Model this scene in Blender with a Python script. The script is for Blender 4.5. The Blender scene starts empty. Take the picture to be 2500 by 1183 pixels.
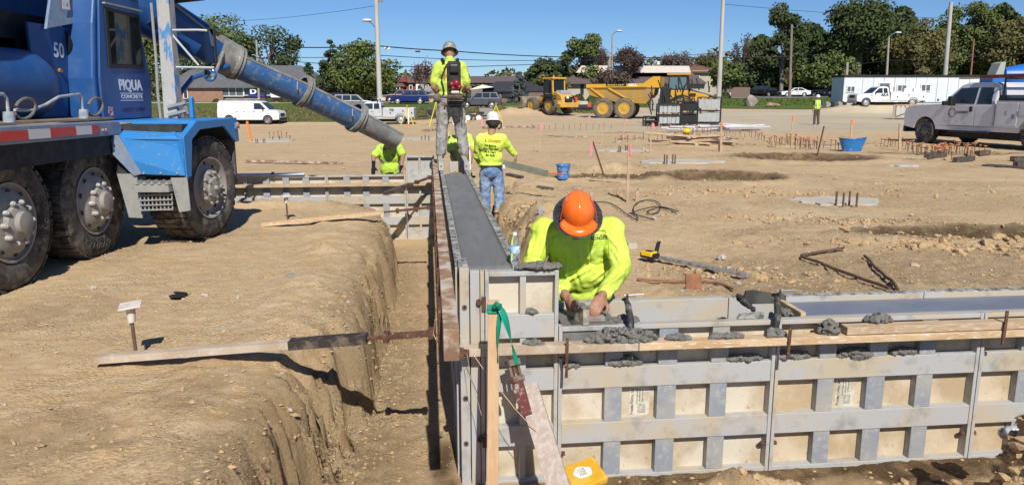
import bpy, bmesh, math, random
import numpy as np
from mathutils import Vector, Matrix, Euler
R=math.radians; pi=math.pi
random.seed(7); rng=np.random.default_rng(7)
SC=bpy.context.scene; COL=SC.collection
# ---------------------------------------------------------------- camera, world, sun
PITCH=R(10.9); F=1850.0; CZ=1.57
cam=bpy.data.cameras.new('camera'); cam.sensor_width=36; cam.lens=F/2500*36; cam.clip_start=.05; cam.clip_end=2000
camo=bpy.data.objects.new('camera',cam); COL.objects.link(camo); camo.location=(0,0,CZ); camo.rotation_euler=(R(90)-PITCH,0,0); SC.camera=camo
SUN_EL,SUN_ROT=R(43),R(170)
w=bpy.data.worlds.new('World'); SC.world=w; w.use_nodes=True
nt=w.node_tree; bg=nt.nodes['Background']; sky=nt.nodes.new('ShaderNodeTexSky'); sky.sky_type='NISHITA'; sky.sun_disc=False
sky.sun_elevation=SUN_EL; sky.sun_rotation=SUN_ROT; sky.air_density=1.0; sky.dust_density=.0; sky.ozone_density=4.0; sky.altitude=1500
tint=nt.nodes.new('ShaderNodeMix'); tint.data_type='RGBA'; tint.blend_type='MULTIPLY'; tint.inputs[0].default_value=1; tint.inputs[7].default_value=(.72,.92,1.18,1); nt.links.new(sky.outputs[0],tint.inputs[6]); nt.links.new(tint.outputs[2],bg.inputs[0]); bg.inputs[1].default_value=.072
sl=bpy.data.lights.new('sun','SUN'); sl.energy=4.9; sl.angle=R(.53); sl.color=(1,.955,.88)
so=bpy.data.objects.new('sun',sl); COL.objects.link(so)
SDIR=Vector((math.sin(SUN_ROT)*math.cos(SUN_EL),math.cos(SUN_ROT)*math.cos(SUN_EL),math.sin(SUN_EL)))
so.rotation_euler=SDIR.to_track_quat('Z','Y').to_euler(); so.location=(5,-10,30)
vs=SC.view_settings; vs.view_transform='Standard'; vs.look='None'; vs.gamma=1; vs.exposure=.12; vs.use_curve_mapping=False
SC.cycles.max_bounces=5; SC.cycles.transparent_max_bounces=8
# ---------------------------------------------------------------- photo geometry helpers (where a pixel's ray meets a real plane)
def ray(px,py):
    dx=(px-1250)/F; dy=-(py-591.5)/F
    return Vector((dx,math.cos(PITCH)+dy*math.sin(PITCH),-math.sin(PITCH)+dy*math.cos(PITCH)))
CAM=Vector((0,0,CZ))
def PY(px,py,Y): d=ray(px,py); return CAM+d*(Y/d.y)
def G(px,py,z=0): d=ray(px,py); return CAM+d*((z-CZ)/d.z)
def PX(px,py,x): d=ray(px,py); return CAM+d*(x/d.x)
# wall frame: a along the near wall (right), b away from camera, z up
TH=R(6.2); U=Vector((math.cos(TH),math.sin(TH),0)); V=Vector((-math.sin(TH),math.cos(TH),0)); O=Vector((-.30,4.14,0))
def W(a,b,z): return O+U*a+V*b+Vector((0,0,z))
# ---------------------------------------------------------------- materials
MATS={}
def mat(name,c,r=.7,m=0,c2=None,sc=4,lo=.42,hi=.6,bump=0,bsc=40,c3=None,sc3=60,lo3=.6,hi3=.68,spec=.5,stretch=(1,1,1),trans=0,emis=None,ior=1.45,det=8):
    if name in MATS: return MATS[name]
    M=bpy.data.materials.new(name); M.use_nodes=True; t=M.node_tree; n=t.nodes; l=t.links; p=n['Principled BSDF']
    p.inputs['Roughness'].default_value=r; p.inputs['Metallic'].default_value=m; p.inputs['Specular IOR Level'].default_value=spec
    p.inputs['IOR'].default_value=ior
    if trans: p.inputs['Transmission Weight'].default_value=trans
    c=(*c,1); p.inputs['Base Color'].default_value=c
    tc=n.new('ShaderNodeTexCoord'); mp=n.new('ShaderNodeMapping'); mp.inputs['Scale'].default_value=stretch
    oi=n.new('ShaderNodeObjectInfo'); ad=n.new('ShaderNodeVectorMath'); ad.operation='ADD'
    mu=n.new('ShaderNodeMath'); mu.operation='MULTIPLY'; mu.inputs[1].default_value=37.
    l.new(oi.outputs['Random'],mu.inputs[0]); l.new(tc.outputs['Object'],ad.inputs[0]); l.new(mu.outputs[0],ad.inputs[1]); l.new(ad.outputs[0],mp.inputs[0])
    def nz(s,d=8,rg=.6):
        x=n.new('ShaderNodeTexNoise'); x.inputs['Scale'].default_value=s; x.inputs['Detail'].default_value=d; x.inputs['Roughness'].default_value=rg; l.new(mp.outputs[0],x.inputs['Vector']); return x
    def ramp(src,a,b):
        q=n.new('ShaderNodeMapRange'); q.inputs[1].default_value=a; q.inputs[2].default_value=b; l.new(src,q.inputs[0]); return q.outputs[0]
    cur=None
    def mix(f,ca,cb,src=None):
        q=n.new('ShaderNodeMix'); q.data_type='RGBA'; l.new(f,q.inputs[0])
        if src is None: q.inputs[6].default_value=ca
        else: l.new(src,q.inputs[6])
        q.inputs[7].default_value=cb; return q.outputs[2]
    if c2 is not None: cur=mix(ramp(nz(sc,det).outputs[0],lo,hi),c,(*c2,1))
    if c3 is not None: cur=mix(ramp(nz(sc3,4).outputs[0],lo3,hi3),c,(*c3,1),cur)
    if cur is not None: l.new(cur,p.inputs['Base Color'])
    if bump:
        b=n.new('ShaderNodeBump'); b.inputs['Strength'].default_value=1; b.inputs['Distance'].default_value=bump
        l.new(nz(bsc,6).outputs[0],b.inputs['Height']); l.new(b.outputs[0],p.inputs['Normal'])
    if emis: p.inputs['Emission Color'].default_value=(*emis,1); p.inputs['Emission Strength'].default_value=1
    MATS[name]=M; return M
# ---------------------------------------------------------------- mesh builder
def basis(d,up=(0,0,1)):
    d=Vector(d).normalized(); up=Vector(up)
    if abs(d.dot(up.normalized()))>.99: up=Vector((0,1,0))
    s=d.cross(up).normalized(); u=s.cross(d).normalized(); return d,s,u
class MB:
    def __init__(s): s.v=[]; s.f=[]; s.m=[]; s.k=0
    def add(s,vs,fs):
        o=len(s.v); s.v+= [Vector(v) for v in vs]; s.f+=[[i+o for i in f] for f in fs]; s.m+=[s.k]*len(fs); return s
    def box(s,c,sz,rot=None):
        c=Vector(c); h=Vector(sz)/2; vs=[]
        for x in(-1,1):
            for y in(-1,1):
                for z in(-1,1):
                    p=Vector((x*h.x,y*h.y,z*h.z)); vs.append(c+(rot@p if rot else p))
        return s.add(vs,[(0,1,3,2),(4,6,7,5),(0,4,5,1),(2,3,7,6),(0,2,6,4),(1,5,7,3)])
    def mm(s,lo,hi): lo=Vector(lo);hi=Vector(hi); return s.box((lo+hi)/2,hi-lo)
    def wbox(s,a0,a1,b0,b1,z0,z1):   # box in the wall frame
        return s.add([W(a,b,z) for a in(a0,a1) for b in(b0,b1) for z in(z0,z1)],[(0,1,3,2),(4,6,7,5),(0,4,5,1),(2,3,7,6),(0,2,6,4),(1,5,7,3)])
    def beam(s,p0,p1,w,h,up=(0,0,1)):
        p0=Vector(p0);p1=Vector(p1); d,sd,u=basis(p1-p0,up); vs=[]
        for p in(p0,p1):
            for i,j in((-1,-1),(1,-1),(1,1),(-1,1)): vs.append(p+sd*(i*w/2)+u*(j*h/2))
        return s.add(vs,[(0,1,2,3),(7,6,5,4),(0,4,5,1),(1,5,6,2),(2,6,7,3),(3,7,4,0)])
    def cyl(s,p0,p1,r0,r1=None,n=12,caps=True):
        r1=r0 if r1 is None else r1; p0=Vector(p0);p1=Vector(p1); d,sd,u=basis(p1-p0); vs=[]
        for p,r in((p0,r0),(p1,r1)):
            for i in range(n): t=2*pi*i/n; vs.append(p+sd*(r*math.cos(t))+u*(r*math.sin(t)))
        fs=[(i,(i+1)%n,n+(i+1)%n,n+i) for i in range(n)]
        if caps: fs+=[tuple(range(n-1,-1,-1)),tuple(range(n,2*n))]
        return s.add(vs,fs)
    def lathe(s,prof,p0,ax,n=24,up=(0,0,1)):   # prof: (radius, distance along axis)
        p0=Vector(p0); d,sd,u=basis(ax,up); vs=[]; fs=[]
        for r,t in prof:
            for i in range(n): q=2*pi*i/n; vs.append(p0+d*t+sd*(max(r,1e-4)*math.cos(q))+u*(max(r,1e-4)*math.sin(q)))
        for k in range(len(prof)-1):
            for i in range(n): a=k*n+i;b=k*n+(i+1)%n; fs.append((a,b,b+n,a+n))
        return s.add(vs,fs)
    def prism(s,poly,vec):
        vec=Vector(vec); n=len(poly); P0=[Vector(p) for p in poly]
        return s.add(P0+[p+vec for p in P0],[tuple(range(n-1,-1,-1)),tuple(range(n,2*n))]+[(i,(i+1)%n,n+(i+1)%n,n+i) for i in range(n)])
    def ell(s,c,r,rot=None,nu=16,nv=10):
        c=Vector(c); vs=[];fs=[]
        if not hasattr(r,'__len__'): r=(r,r,r)
        for j in range(nv+1):
            ph=pi*j/nv
            for i in range(nu):
                q=2*pi*i/nu; p=Vector((r[0]*math.sin(ph)*math.cos(q),r[1]*math.sin(ph)*math.sin(q),r[2]*math.cos(ph))); vs.append(c+(rot@p if rot else p))
        for j in range(nv):
            for i in range(nu): a=j*nu+i;b=j*nu+(i+1)%nu; fs.append((a,b,b+nu,a+nu))
        return s.add(vs,fs)
    def cap(s,p0,p1,r0,r1=None,n=10):
        r1=r0 if r1 is None else r1; s.ell(p0,r0,nu=n,nv=8); s.ell(p1,r1,nu=n,nv=8)
        if (Vector(p1)-Vector(p0)).length>1e-4: s.cyl(p0,p1,r0,r1,n)
        return s
    def tube(s,pts,r,n=8):
        pts=[Vector(p) for p in pts]; vs=[];fs=[]; rr=r if hasattr(r,'__len__') else [r]*len(pts); pu=Vector((0,0,1))
        for k,p in enumerate(pts):
            d=(pts[min(k+1,len(pts)-1)]-pts[max(k-1,0)]).normalized()
            sd=d.cross(pu)
            if sd.length<.05: sd=d.cross(Vector((1,0,0)))
            sd.normalize(); u=sd.cross(d).normalized(); pu=u
            for i in range(n): q=2*pi*i/n; vs.append(p+sd*(rr[k]*math.cos(q))+u*(rr[k]*math.sin(q)))
        for k in range(len(pts)-1):
            for i in range(n): a=k*n+i;b=k*n+(i+1)%n; fs.append((a,b,b+n,a+n))
        m=len(pts)-1; fs+=[tuple(range(n-1,-1,-1)),tuple(m*n+i for i in range(n))]
        return s.add(vs,fs)
    def build(s,name,mt,parent=None,org=None,smooth=False,bev=0,label=None,seg=2,ang=50):
        if org is None: org=parent.get('_org') if parent is not None and parent.get('_org') is not None else (0,0,0)
        org=Vector(org); me=bpy.data.meshes.new(name); me.from_pydata([v-org for v in s.v],[],s.f)
        ms=mt if isinstance(mt,(list,tuple)) else [mt]
        for q in ms: me.materials.append(q)
        if len(ms)>1:
            for i,p in enumerate(me.polygons): p.material_index=s.m[i]
        bm=bmesh.new(); bm.from_mesh(me); bmesh.ops.recalc_face_normals(bm,faces=bm.faces); bm.to_mesh(me); bm.free()
        o=bpy.data.objects.new(name,me); COL.objects.link(o)
        if parent is not None: o.parent=parent
        else: o.location=org
        if parent is not None and parent.get('_org') is not None: o['_org']=tuple(parent['_org'])
        if smooth:
            for p in me.polygons: p.use_smooth=True
            me.set_sharp_from_angle(angle=R(ang))
        if bev:
            b=o.modifiers.new('bevel','BEVEL'); b.width=bev; b.segments=seg; b.limit_method='ANGLE'; b.angle_limit=R(35)
        if label: o['label']=label
        return o
def thing(name,label,cat,loc=(0,0,0),rz=0,group=None,world=False):
    o=bpy.data.objects.new(name,None); COL.objects.link(o); o.location=loc; o.rotation_euler=(0,0,rz); o.empty_display_size=.1
    o['label']=label; o['category']=cat
    if group: o['group']=group
    if world: o['_org']=tuple(loc)
    return o
def tag(o,label,cat,group=None,kind=None):
    if label: o['label']=label
    if cat: o['category']=cat
    if group: o['group']=group
    if kind: o['kind']=kind
    return o
def copy_tree(o,parent=None):
    c=o.copy(); COL.objects.link(c); c.parent=parent
    for ch in o.children: copy_tree(ch,c)
    return c
def text(s,name,mt,parent,M,size=.1,width=None,ext=.0008,bold=0,shear=0,org=None):
    cu=bpy.data.curves.new(name,'FONT'); cu.body=s; cu.size=size; cu.extrude=ext; cu.align_x='CENTER'; cu.align_y='CENTER'; cu.offset=bold; cu.shear=shear; cu.resolution_u=3
    t=bpy.data.objects.new(name,cu); COL.objects.link(t)
    me=bpy.data.meshes.new_from_object(t); bpy.data.objects.remove(t)
    xs=[v.co.x for v in me.vertices]; k=1
    if width and xs: k=width/(max(xs)-min(xs))
    if org is None: org=parent.get('_org') if parent is not None and parent.get('_org') is not None else (0,0,0)
    me.transform(Matrix.Translation(-Vector(org))@M@Matrix.Diagonal((k,1,1,1)))
    me.materials.clear(); me.materials.append(mt)
    o=bpy.data.objects.new(name,me); COL.objects.link(o); o.parent=parent; return o
def TM(p,x,y):   # matrix: text x axis, y axis, at p
    x=Vector(x).normalized(); y=Vector(y); z=x.cross(y).normalized(); y=z.cross(x)
    m=Matrix((x,y,z)).transposed().to_4x4(); m.translation=Vector(p); return m
def finish_remesh(mb,name,mt,parent,voxel,org=None,sm=4,disp=None,label=None):
    o=mb.build(name,mt,parent,org=org); r=o.modifiers.new('r','REMESH'); r.mode='VOXEL'; r.voxel_size=voxel; r.use_smooth_shade=True
    s_=o.modifiers.new('s','SMOOTH'); s_.factor=.6; s_.iterations=sm
    if disp:
        tx=bpy.data.textures.new('folds','CLOUDS'); tx.noise_scale=disp[1]; tx.noise_depth=2
        d=o.modifiers.new('d','DISPLACE'); d.texture=tx; d.strength=disp[0]; d.mid_level=.5
    dg=bpy.context.evaluated_depsgraph_get(); me=bpy.data.meshes.new_from_object(o.evaluated_get(dg)); o.modifiers.clear(); old=o.data; o.data=me; bpy.data.meshes.remove(old)
    if not me.materials: me.materials.append(mt)
    for p in me.polygons: p.use_smooth=True
    if label: o['label']=label
    return o
# ---------------------------------------------------------------- terrain
def vn(x,y,seed=0):
    xi=np.floor(x).astype(np.int64); yi=np.floor(y).astype(np.int64); xf=x-xi; yf=y-yi
    def h(a,b):
        n=(a*374761393+b*668265263+seed*974711)&0xffffffff; n=((n^(n>>13))*1274126177)&0xffffffff; return ((n^(n>>16))&0xffff)/65535.
    u=xf*xf*(3-2*xf); v=yf*yf*(3-2*yf)
    return (h(xi,yi)*(1-u)+h(xi+1,yi)*u)*(1-v)+(h(xi,yi+1)*(1-u)+h(xi+1,yi+1)*u)*v-.5
def fbm(x,y,o=4,seed=0,g=.5):
    s=0;a=1
    for i in range(o): s=s+a*vn(x*2**i,y*2**i,seed+i); a*=g
    return s
def sd(X,Y,poly):   # signed distance, negative inside
    d=np.full(X.shape,1e9); ins=np.zeros(X.shape,bool); n=len(poly)
    for i in range(n):
        ax,ay=poly[i][:2]; bx,by=poly[(i+1)%n][:2]; ex,ey=bx-ax,by-ay
        t=np.clip(((X-ax)*ex+(Y-ay)*ey)/(ex*ex+ey*ey+1e-12),0,1); d=np.minimum(d,np.hypot(X-ax-t*ex,Y-ay-t*ey))
        c=(ay>Y)!=(by>Y); 
        with np.errstate(divide='ignore',invalid='ignore'): xx=(bx-ax)*(Y-ay)/(by-ay if by!=ay else 1e-9)+ax
        ins^=c&(X<xx)
    return np.where(ins,-d,d)
def ss(e0,e1,x): t=np.clip((x-e0)/(e1-e0),0,1); return t*t*(3-2*t)
TT=[-.9,-.34,-.12,0,.34,.62,.9]; RY=[0,22,35,50,67,85,110,150,400]
TZ=np.array([[0]*7,[0]*7,[-.1,-.1,-.1,-.1,0,.05,.1],[-.4,-.4,-.35,-.2,-.2,-.28,0],[-.95,-.95,-.8,-.1,-.15,-.1,.1],[.1,.2,.25,.3,.35,.4,.5],[.75,.75,.8,.75,1.3,1.7,2.],[1,1,1,1.1,2.,3.,3.4],[1.2,1.2,1.2,1.3,3,6,7]],float)
def base(X,Y):
    T_=np.clip(X/np.maximum(np.abs(Y),6),TT[0],TT[-1]); Yc=np.clip(Y,0,RY[-1]-.01)
    ti=np.clip(np.searchsorted(TT,T_,side='right')-1,0,len(TT)-2); yi=np.clip(np.searchsorted(RY,Yc,side='right')-1,0,len(RY)-2)
    ta=np.array(TT); ya=np.array(RY,float); u=(T_-ta[ti])/(ta[ti+1]-ta[ti]); v=(Yc-ya[yi])/(ya[yi+1]-ya[yi]); u=u*u*(3-2*u); v=v*v*(3-2*v)
    return (TZ[yi,ti]*(1-u)+TZ[yi,ti+1]*u)*(1-v)+(TZ[yi+1,ti]*(1-u)+TZ[yi+1,ti+1]*u)*v
def WP(l): return [tuple(W(a,b,0))[:2] for a,b in l]
LT=[(-1.10,2),(-1.05,3.9),(-1.0,4.17),(-1.03,5.18),(-1.09,5.9),(-1.15,6.5),(-1.22,7.2),(-1.34,7.9),(-1.44,8.8),(-1.55,9.7),(-1.85,10.9),(-2.6,11.55),(-12,11.1),(-12,13),(-.9,14),(-.3,14),(-.35,12),(-.25,10.6),(-.05,9.2),(.1,8),(.18,6.8),(.3,5.9),(.9,5.1),(7.5,5.7),(7.5,3.6),(3.6,3.25),(2.6,2.3),(2.,1.2),(-.5,1.2)]
HOLES=[(G(1750,436),1.15,.85,.34),(G(1590,437),1.6,.4,.1),(G(1960,388),1.7,1.2,.3),(G(2480,578),1.7,.42,.62),(G(2300,378),1.9,.5,.4),(G(1900,355),2.8,.5,.14),(G(1660,322),3.5,.6,.12)]
def rough(X,Y):
    # how broken the soil is
    d=sd(X,Y,LT); r=.2+.8*ss(.6,.05,np.abs(d+.05)); r=np.maximum(r,ss(1.1,.3,np.abs((Y-(5.9+.25*X))/1.4))*ss(.8,1.8,X)*.8)
    r=np.maximum(r,.8*ss(.5,.05,np.abs(Y-9.0-.12*(X-4)+.6*np.sin(X*1.1)))*ss(1.5,3,X))
    r=np.maximum(r,.62*ss(.03,.28,fbm(X*.55,Y*.8,4,33))*ss(.3,1.2,X)); r=np.maximum(r,.5*ss(.05,.3,fbm(X*.9,Y*.9,4,35)))
    for c,rx,ry,dp in HOLES: q=np.sqrt(((X-c.x)/rx)**2+((Y-c.y)/ry)**2); r=np.maximum(r,ss(1.6,1.,q)*ss(.2,.8,q))
    return r
def terrain(X,Y,detail=True):
    X=np.asarray(X,float);Y=np.asarray(Y,float)
    z=base(X,Y)
    wx=.17*fbm(X*1.6,Y*1.6,3,11)+.07*fbm(X*6,Y*6,3,5)+.022*fbm(X*15,Y*15,3,6,.6)
    d=sd(X,Y,LT)+wx
    wd_=.20+.26*np.exp(-((Y-4.55)/.5)**2)*ss(-.3,-.8,X)+.2*ss(-.3,.1,X); s=(wd_-d)/wd_; s=np.clip(s+np.where((s>-.4)&(s<1.5),1.,0.)*.55*(np.abs(fbm(X*4,Y*4,5,61,.68))-.16)*ss(-.4,.1,s)*ss(1.5,.9,s),0,1.); prof=.70*(.22*ss(0,.6,s)+.78*ss(.5,.97,s))
    near=ss(60,20,Y)
    z=z-prof*near
    rim=np.exp(-((d-.62)/.25)**2)*near
    z=z+rim*.05*(1+1.5*fbm(X*2.1,Y*2.1,3,31))
    for c,rx,ry,dp in HOLES:
        q=np.sqrt(((X-c.x)/rx)**2+((Y-c.y)/ry)**2)+.25*fbm(X*1.3,Y*1.3,3,77); z=z-dp*ss(1.,.55,q)+.07*np.exp(-((q-1.15)/.18)**2)
    if detail:
        rg=rough(X,Y); fl=ss(.1,.6,prof)
        n1=fbm(X*1.1,Y*1.1,4,3); n2=fbm(X*5,Y*5,5,9,.6); n3=np.abs(fbm(X*9,Y*9,4,21,.55))
        nb=fbm(X*11,Y*11,4,23,.6); z=z+near*(.016*n1+.006*n2*(.4+rg)+rg*(.085*np.clip(nb-.08,0,1)**1.2-.05*np.clip(-nb-.22,0,1))+.012*fbm(X*13,Y*13,4,14,.7))+ (1-near)*.06*fbm(X*.3,Y*.3,3,8)
        wall=ss(.05,.3,prof)*ss(.62,.45,prof); z=z+wall*near*(.06*fbm(X*9,Y*9,5,41,.7)-.05*np.abs(fbm(X*7,Y*7,4,43,.6)))
    # spoil heaps
    def heap(cx,cy,rx,ry,h,seed):
        q=((X-cx)/rx)**2+((Y-cy)/ry)**2; f_=4 if rx<3 else .7; return h*np.exp(-q*1.3)*(1+.8*fbm(X*f_,Y*f_,4,seed,.6))
    z=z+heap(1.30,4.06,.20,.09,.15,51)+heap(1.55,4.02,.16,.08,.13,57)+heap(-.62,3.75,.18,.3,.06,52)+heap(2.60,3.60,.16,.26,.52,53)+heap(3.1,3.3,.4,.4,.5,58)
    z=z+heap(.42,9.3,.35,.7,.2,55)+heap(.75,7.6,.35,.9,.10,56)
    z=z+heap(.3,69,4.5,2.2,.5,60)+heap(-1.5,72,6,2.4,.3,61)+heap(36,75,5.5,1.6,1.1,62)+heap(-2.6,30,.6,.4,.25,63)
    z=z+heap(2.35,16.2,.9,.35,.16,64)
    return z
def tz(x,y): return float(terrain(np.array([x]),np.array([y]),False)[0])
def tzd(x,y): return float(terrain(np.array([x]),np.array([y]),True)[0])
_st=np.concatenate([np.arange(2,30,.1),np.arange(30,160,.4)])
def T(px,py):
    d=ray(px,py); ys=_st; xs=d.x/d.y*ys; zs=CZ+d.z/d.y*ys; g=terrain(xs,ys,False); k=np.argmax(zs<g)
    if not (zs<g).any(): k=len(ys)-1
    return Vector((xs[k],ys[k],g[k]))
def axis(segs):
    out=[segs[0][0]]
    for a,b,st0,st1 in segs:
        x=a
        while x<b-1e-6:
            t=(x-a)/(b-a); x+=st0+(st1-st0)*t; out.append(min(x,b))
    return np.array(out)
xs=axis([(-260,-30,14,1.5),(-30,-5,1.2,.12),(-5,-2,.07,.035),(-2,3.6,.026,.026),(3.6,8,.04,.1),(8,30,.14,.9),(30,260,1.2,14)])
ys=axis([(-30,1,4,.3),(1,3,.06,.03),(3,6.6,.024,.028),(6.6,13,.035,.07),(13,30,.09,.3),(30,80,.35,1.0),(80,420,1.2,18)])
X,Y=np.meshgrid(xs,ys); Z=terrain(X,Y)
nx,ny=len(xs),len(ys)
me=bpy.data.meshes.new('ground'); me.vertices.add(nx*ny); me.vertices.foreach_set('co',np.stack([X,Y,Z],-1).ravel())
i=np.arange((ny-1)*(nx-1)); r_=i//(nx-1); c_=i%(nx-1); a=r_*nx+c_; q=np.stack([a,a+1,a+1+nx,a+nx],-1).ravel()
me.loops.add(len(q)); me.loops.foreach_set('vertex_index',q.astype(np.int32)); me.polygons.add(len(i)); me.polygons.foreach_set('loop_start',(i*4).astype(np.int32)); me.update(calc_edges=True); me.validate()
me.shade_smooth()
# soil attributes: r damp subsoil, g pale gravel, b rough
dp=np.zeros_like(Z)
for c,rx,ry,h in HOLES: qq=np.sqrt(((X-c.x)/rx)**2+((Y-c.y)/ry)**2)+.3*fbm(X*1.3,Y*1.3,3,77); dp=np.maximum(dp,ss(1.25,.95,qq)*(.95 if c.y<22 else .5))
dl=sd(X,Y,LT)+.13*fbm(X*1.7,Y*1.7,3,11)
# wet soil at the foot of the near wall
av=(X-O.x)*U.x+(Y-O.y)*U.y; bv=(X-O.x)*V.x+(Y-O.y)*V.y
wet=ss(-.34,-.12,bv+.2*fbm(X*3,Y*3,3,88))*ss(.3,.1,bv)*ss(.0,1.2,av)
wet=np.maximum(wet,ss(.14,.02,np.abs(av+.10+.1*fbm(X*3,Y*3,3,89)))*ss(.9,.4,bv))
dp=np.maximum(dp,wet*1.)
pale=ss(28,40,Y)*ss(-.1,.25,X/np.maximum(Y,1)+.12*fbm(X*.08,Y*.08,3,90))*.9*ss(90,70,Y)
pale=np.maximum(pale,ss(3.4,5.5,Y)*0.12)
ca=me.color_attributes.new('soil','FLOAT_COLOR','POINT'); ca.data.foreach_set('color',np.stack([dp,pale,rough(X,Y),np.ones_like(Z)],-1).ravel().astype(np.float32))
def soilmat():
    M=bpy.data.materials.new('soil'); M.use_nodes=True; t=M.node_tree;n=t.nodes;l=t.links;p=n['Principled BSDF']; p.inputs['Roughness'].default_value=.95; p.inputs['Specular IOR Level'].default_value=.15
    tc=n.new('ShaderNodeTexCoord'); at=n.new('ShaderNodeAttribute'); at.attribute_name='soil'; sp=n.new('ShaderNodeSeparateColor'); l.new(at.outputs[0],sp.inputs[0])
    def nz(s,d=8,rg=.6,dist=0):
        x=n.new('ShaderNodeTexNoise'); x.inputs['Scale'].default_value=s; x.inputs['Detail'].default_value=d; x.inputs['Roughness'].default_value=rg; x.inputs['Distortion'].default_value=dist; l.new(tc.outputs['Object'],x.inputs['Vector']); return x.outputs[0]
    def rg(s,a,b,c=0,d=1):
        q=n.new('ShaderNodeMapRange'); q.inputs[1].default_value=a;q.inputs[2].default_value=b;q.inputs[3].default_value=c;q.inputs[4].default_value=d; l.new(s,q.inputs[0]); return q.outputs[0]
    def mx(f,a,b):
        q=n.new('ShaderNodeMix'); q.data_type='RGBA'; l.new(f,q.inputs[0])
        for k,v in((6,a),(7,b)):
            if isinstance(v,tuple): q.inputs[k].default_value=(*v,1)
            else: l.new(v,q.inputs[k])
        return q.outputs[2]
    c=mx(rg(nz(.9,10,.6),.38,.62),(.61,.43,.235),(.525,.36,.19))
    c=mx(rg(nz(4.3,10,.65,.4),.45,.68),c,(.62,.465,.28))
    c=mx(rg(nz(.33,6,.6,.6),.55,.66,0,.55),c,(.64,.50,.32))
    c=mx(rg(nz(19,10,.75),.54,.68,0,.75),c,(.30,.20,.11)); c=mx(rg(nz(70,6,.85),.52,.62,0,.8),c,(.31,.21,.115)); c=mx(rg(nz(58,6,.8),.60,.68,0,.6),c,(.60,.47,.32))
    vo=n.new('ShaderNodeTexVoronoi'); vo.inputs['Scale'].default_value=26; vo.inputs['Randomness'].default_value=1; l.new(tc.outputs['Object'],vo.inputs['Vector'])
    peb=rg(vo.outputs['Distance'],.10,.16,1,0); sel=n.new('ShaderNodeSeparateColor'); l.new(vo.outputs['Color'],sel.inputs[0]); sm=n.new('ShaderNodeMath'); sm.operation='MULTIPLY'; l.new(peb,sm.inputs[0]); l.new(rg(sel.outputs[0],.62,.66),sm.inputs[1])
    c=mx(sm.outputs[0],c,mx(sel.outputs[1],(.58,.46,.32),(.26,.20,.15)))
    c=mx(rg(nz(2.1,5,.5,1.),.69,.75,0,.8),c,(.30,.29,.27))
    c=mx(sp.outputs[1],c,mx(rg(nz(.12,8,.6,.5),.4,.6),(.52,.45,.33),(.44,.38,.27)))
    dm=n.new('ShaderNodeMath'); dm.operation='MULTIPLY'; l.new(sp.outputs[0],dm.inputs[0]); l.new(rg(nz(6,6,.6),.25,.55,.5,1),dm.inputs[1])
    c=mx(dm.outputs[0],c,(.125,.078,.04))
    l.new(c,p.inputs['Base Color'])
    b1=n.new('ShaderNodeBump'); b1.inputs['Distance'].default_value=.042; l.new(nz(62,13,.90),b1.inputs['Height']); l.new(rg(sp.outputs[2],0,1,.35,1.),b1.inputs['Strength'])
    b4=n.new('ShaderNodeBump'); b4.inputs['Distance'].default_value=.016; v4=n.new('ShaderNodeTexVoronoi'); v4.inputs['Scale'].default_value=48; l.new(tc.outputs['Object'],v4.inputs['Vector']); l.new(v4.outputs['Distance'],b4.inputs['Height']); l.new(rg(nz(1.3,8,.65),.40,.66,.0,.9),b4.inputs['Strength']); b4.invert=True; l.new(b1.outputs[0],b4.inputs['Normal'])
    b2=n.new('ShaderNodeBump'); b2.inputs['Distance'].default_value=.03; b2.inputs['Strength'].default_value=.35; l.new(nz(5,8,.6,.5),b2.inputs['Height']); l.new(b4.outputs[0],b2.inputs['Normal'])
    b3=n.new('ShaderNodeBump'); b3.inputs['Distance'].default_value=.008; b3.inputs['Strength'].default_value=.8; l.new(sm.outputs[0],b3.inputs['Height']); l.new(b2.outputs[0],b3.inputs['Normal'])
    l.new(b3.outputs[0],p.inputs['Normal']); return M
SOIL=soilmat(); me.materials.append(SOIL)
go=bpy.data.objects.new('ground',me); COL.objects.link(go); tag(go,None,None,kind='structure')
# loose clods and pebbles (uncountable), one mesh
def rocks(name,pts,sizes,mats,seed,flat=.65,kind='stuff',sink=.45,oct=False):
    ico=bmesh.new(); (bmesh.ops.create_uvsphere(ico,u_segments=4,v_segments=2,radius=1) if oct else bmesh.ops.create_icosphere(ico,subdivisions=1,radius=1)); bmesh.ops.triangulate(ico,faces=ico.faces); bv_=np.array([v.co[:] for v in ico.verts]); bf=np.array([[v.index for v in f.verts] for f in ico.faces]); ico.free()
    rg=np.random.default_rng(seed); n=len(pts); k=len(bv_)
    A=rg.uniform(0,2*pi,n); S=np.stack([rg.uniform(.6,1.3,n),rg.uniform(.6,1.3,n),rg.uniform(.4,1,n)*flat],-1)
    B=bv_[None]*(1+rg.uniform(-.28,.28,(n,k,1))); B=B*S[:,None,:]*np.asarray(sizes)[:,None,None]
    c,s_=np.cos(A)[:,None],np.sin(A)[:,None]; x=B[...,0]*c-B[...,1]*s_; y=B[...,0]*s_+B[...,1]*c
    P=np.asarray(pts); Vv=np.stack([x+P[:,0:1],y+P[:,1:2],B[...,2]+P[:,2:3]+np.asarray(sizes)[:,None]*flat*(.6-sink)],-1).reshape(-1,3)
    Fv=(bf[None]+np.arange(n)[:,None,None]*k).reshape(-1,3)
    m=bpy.data.meshes.new(name); m.from_pydata(Vv,[],Fv.tolist()); m.materials.append(mats); o=bpy.data.objects.new(name,m); COL.objects.link(o)
    if kind: o['kind']=kind
    return o
clodm=mat('clod',(.43,.30,.16),.95,c2=(.50,.355,.2),sc=3,bump=.004,bsc=90,c3=(.3,.21,.12),sc3=9,spec=.15)
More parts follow.
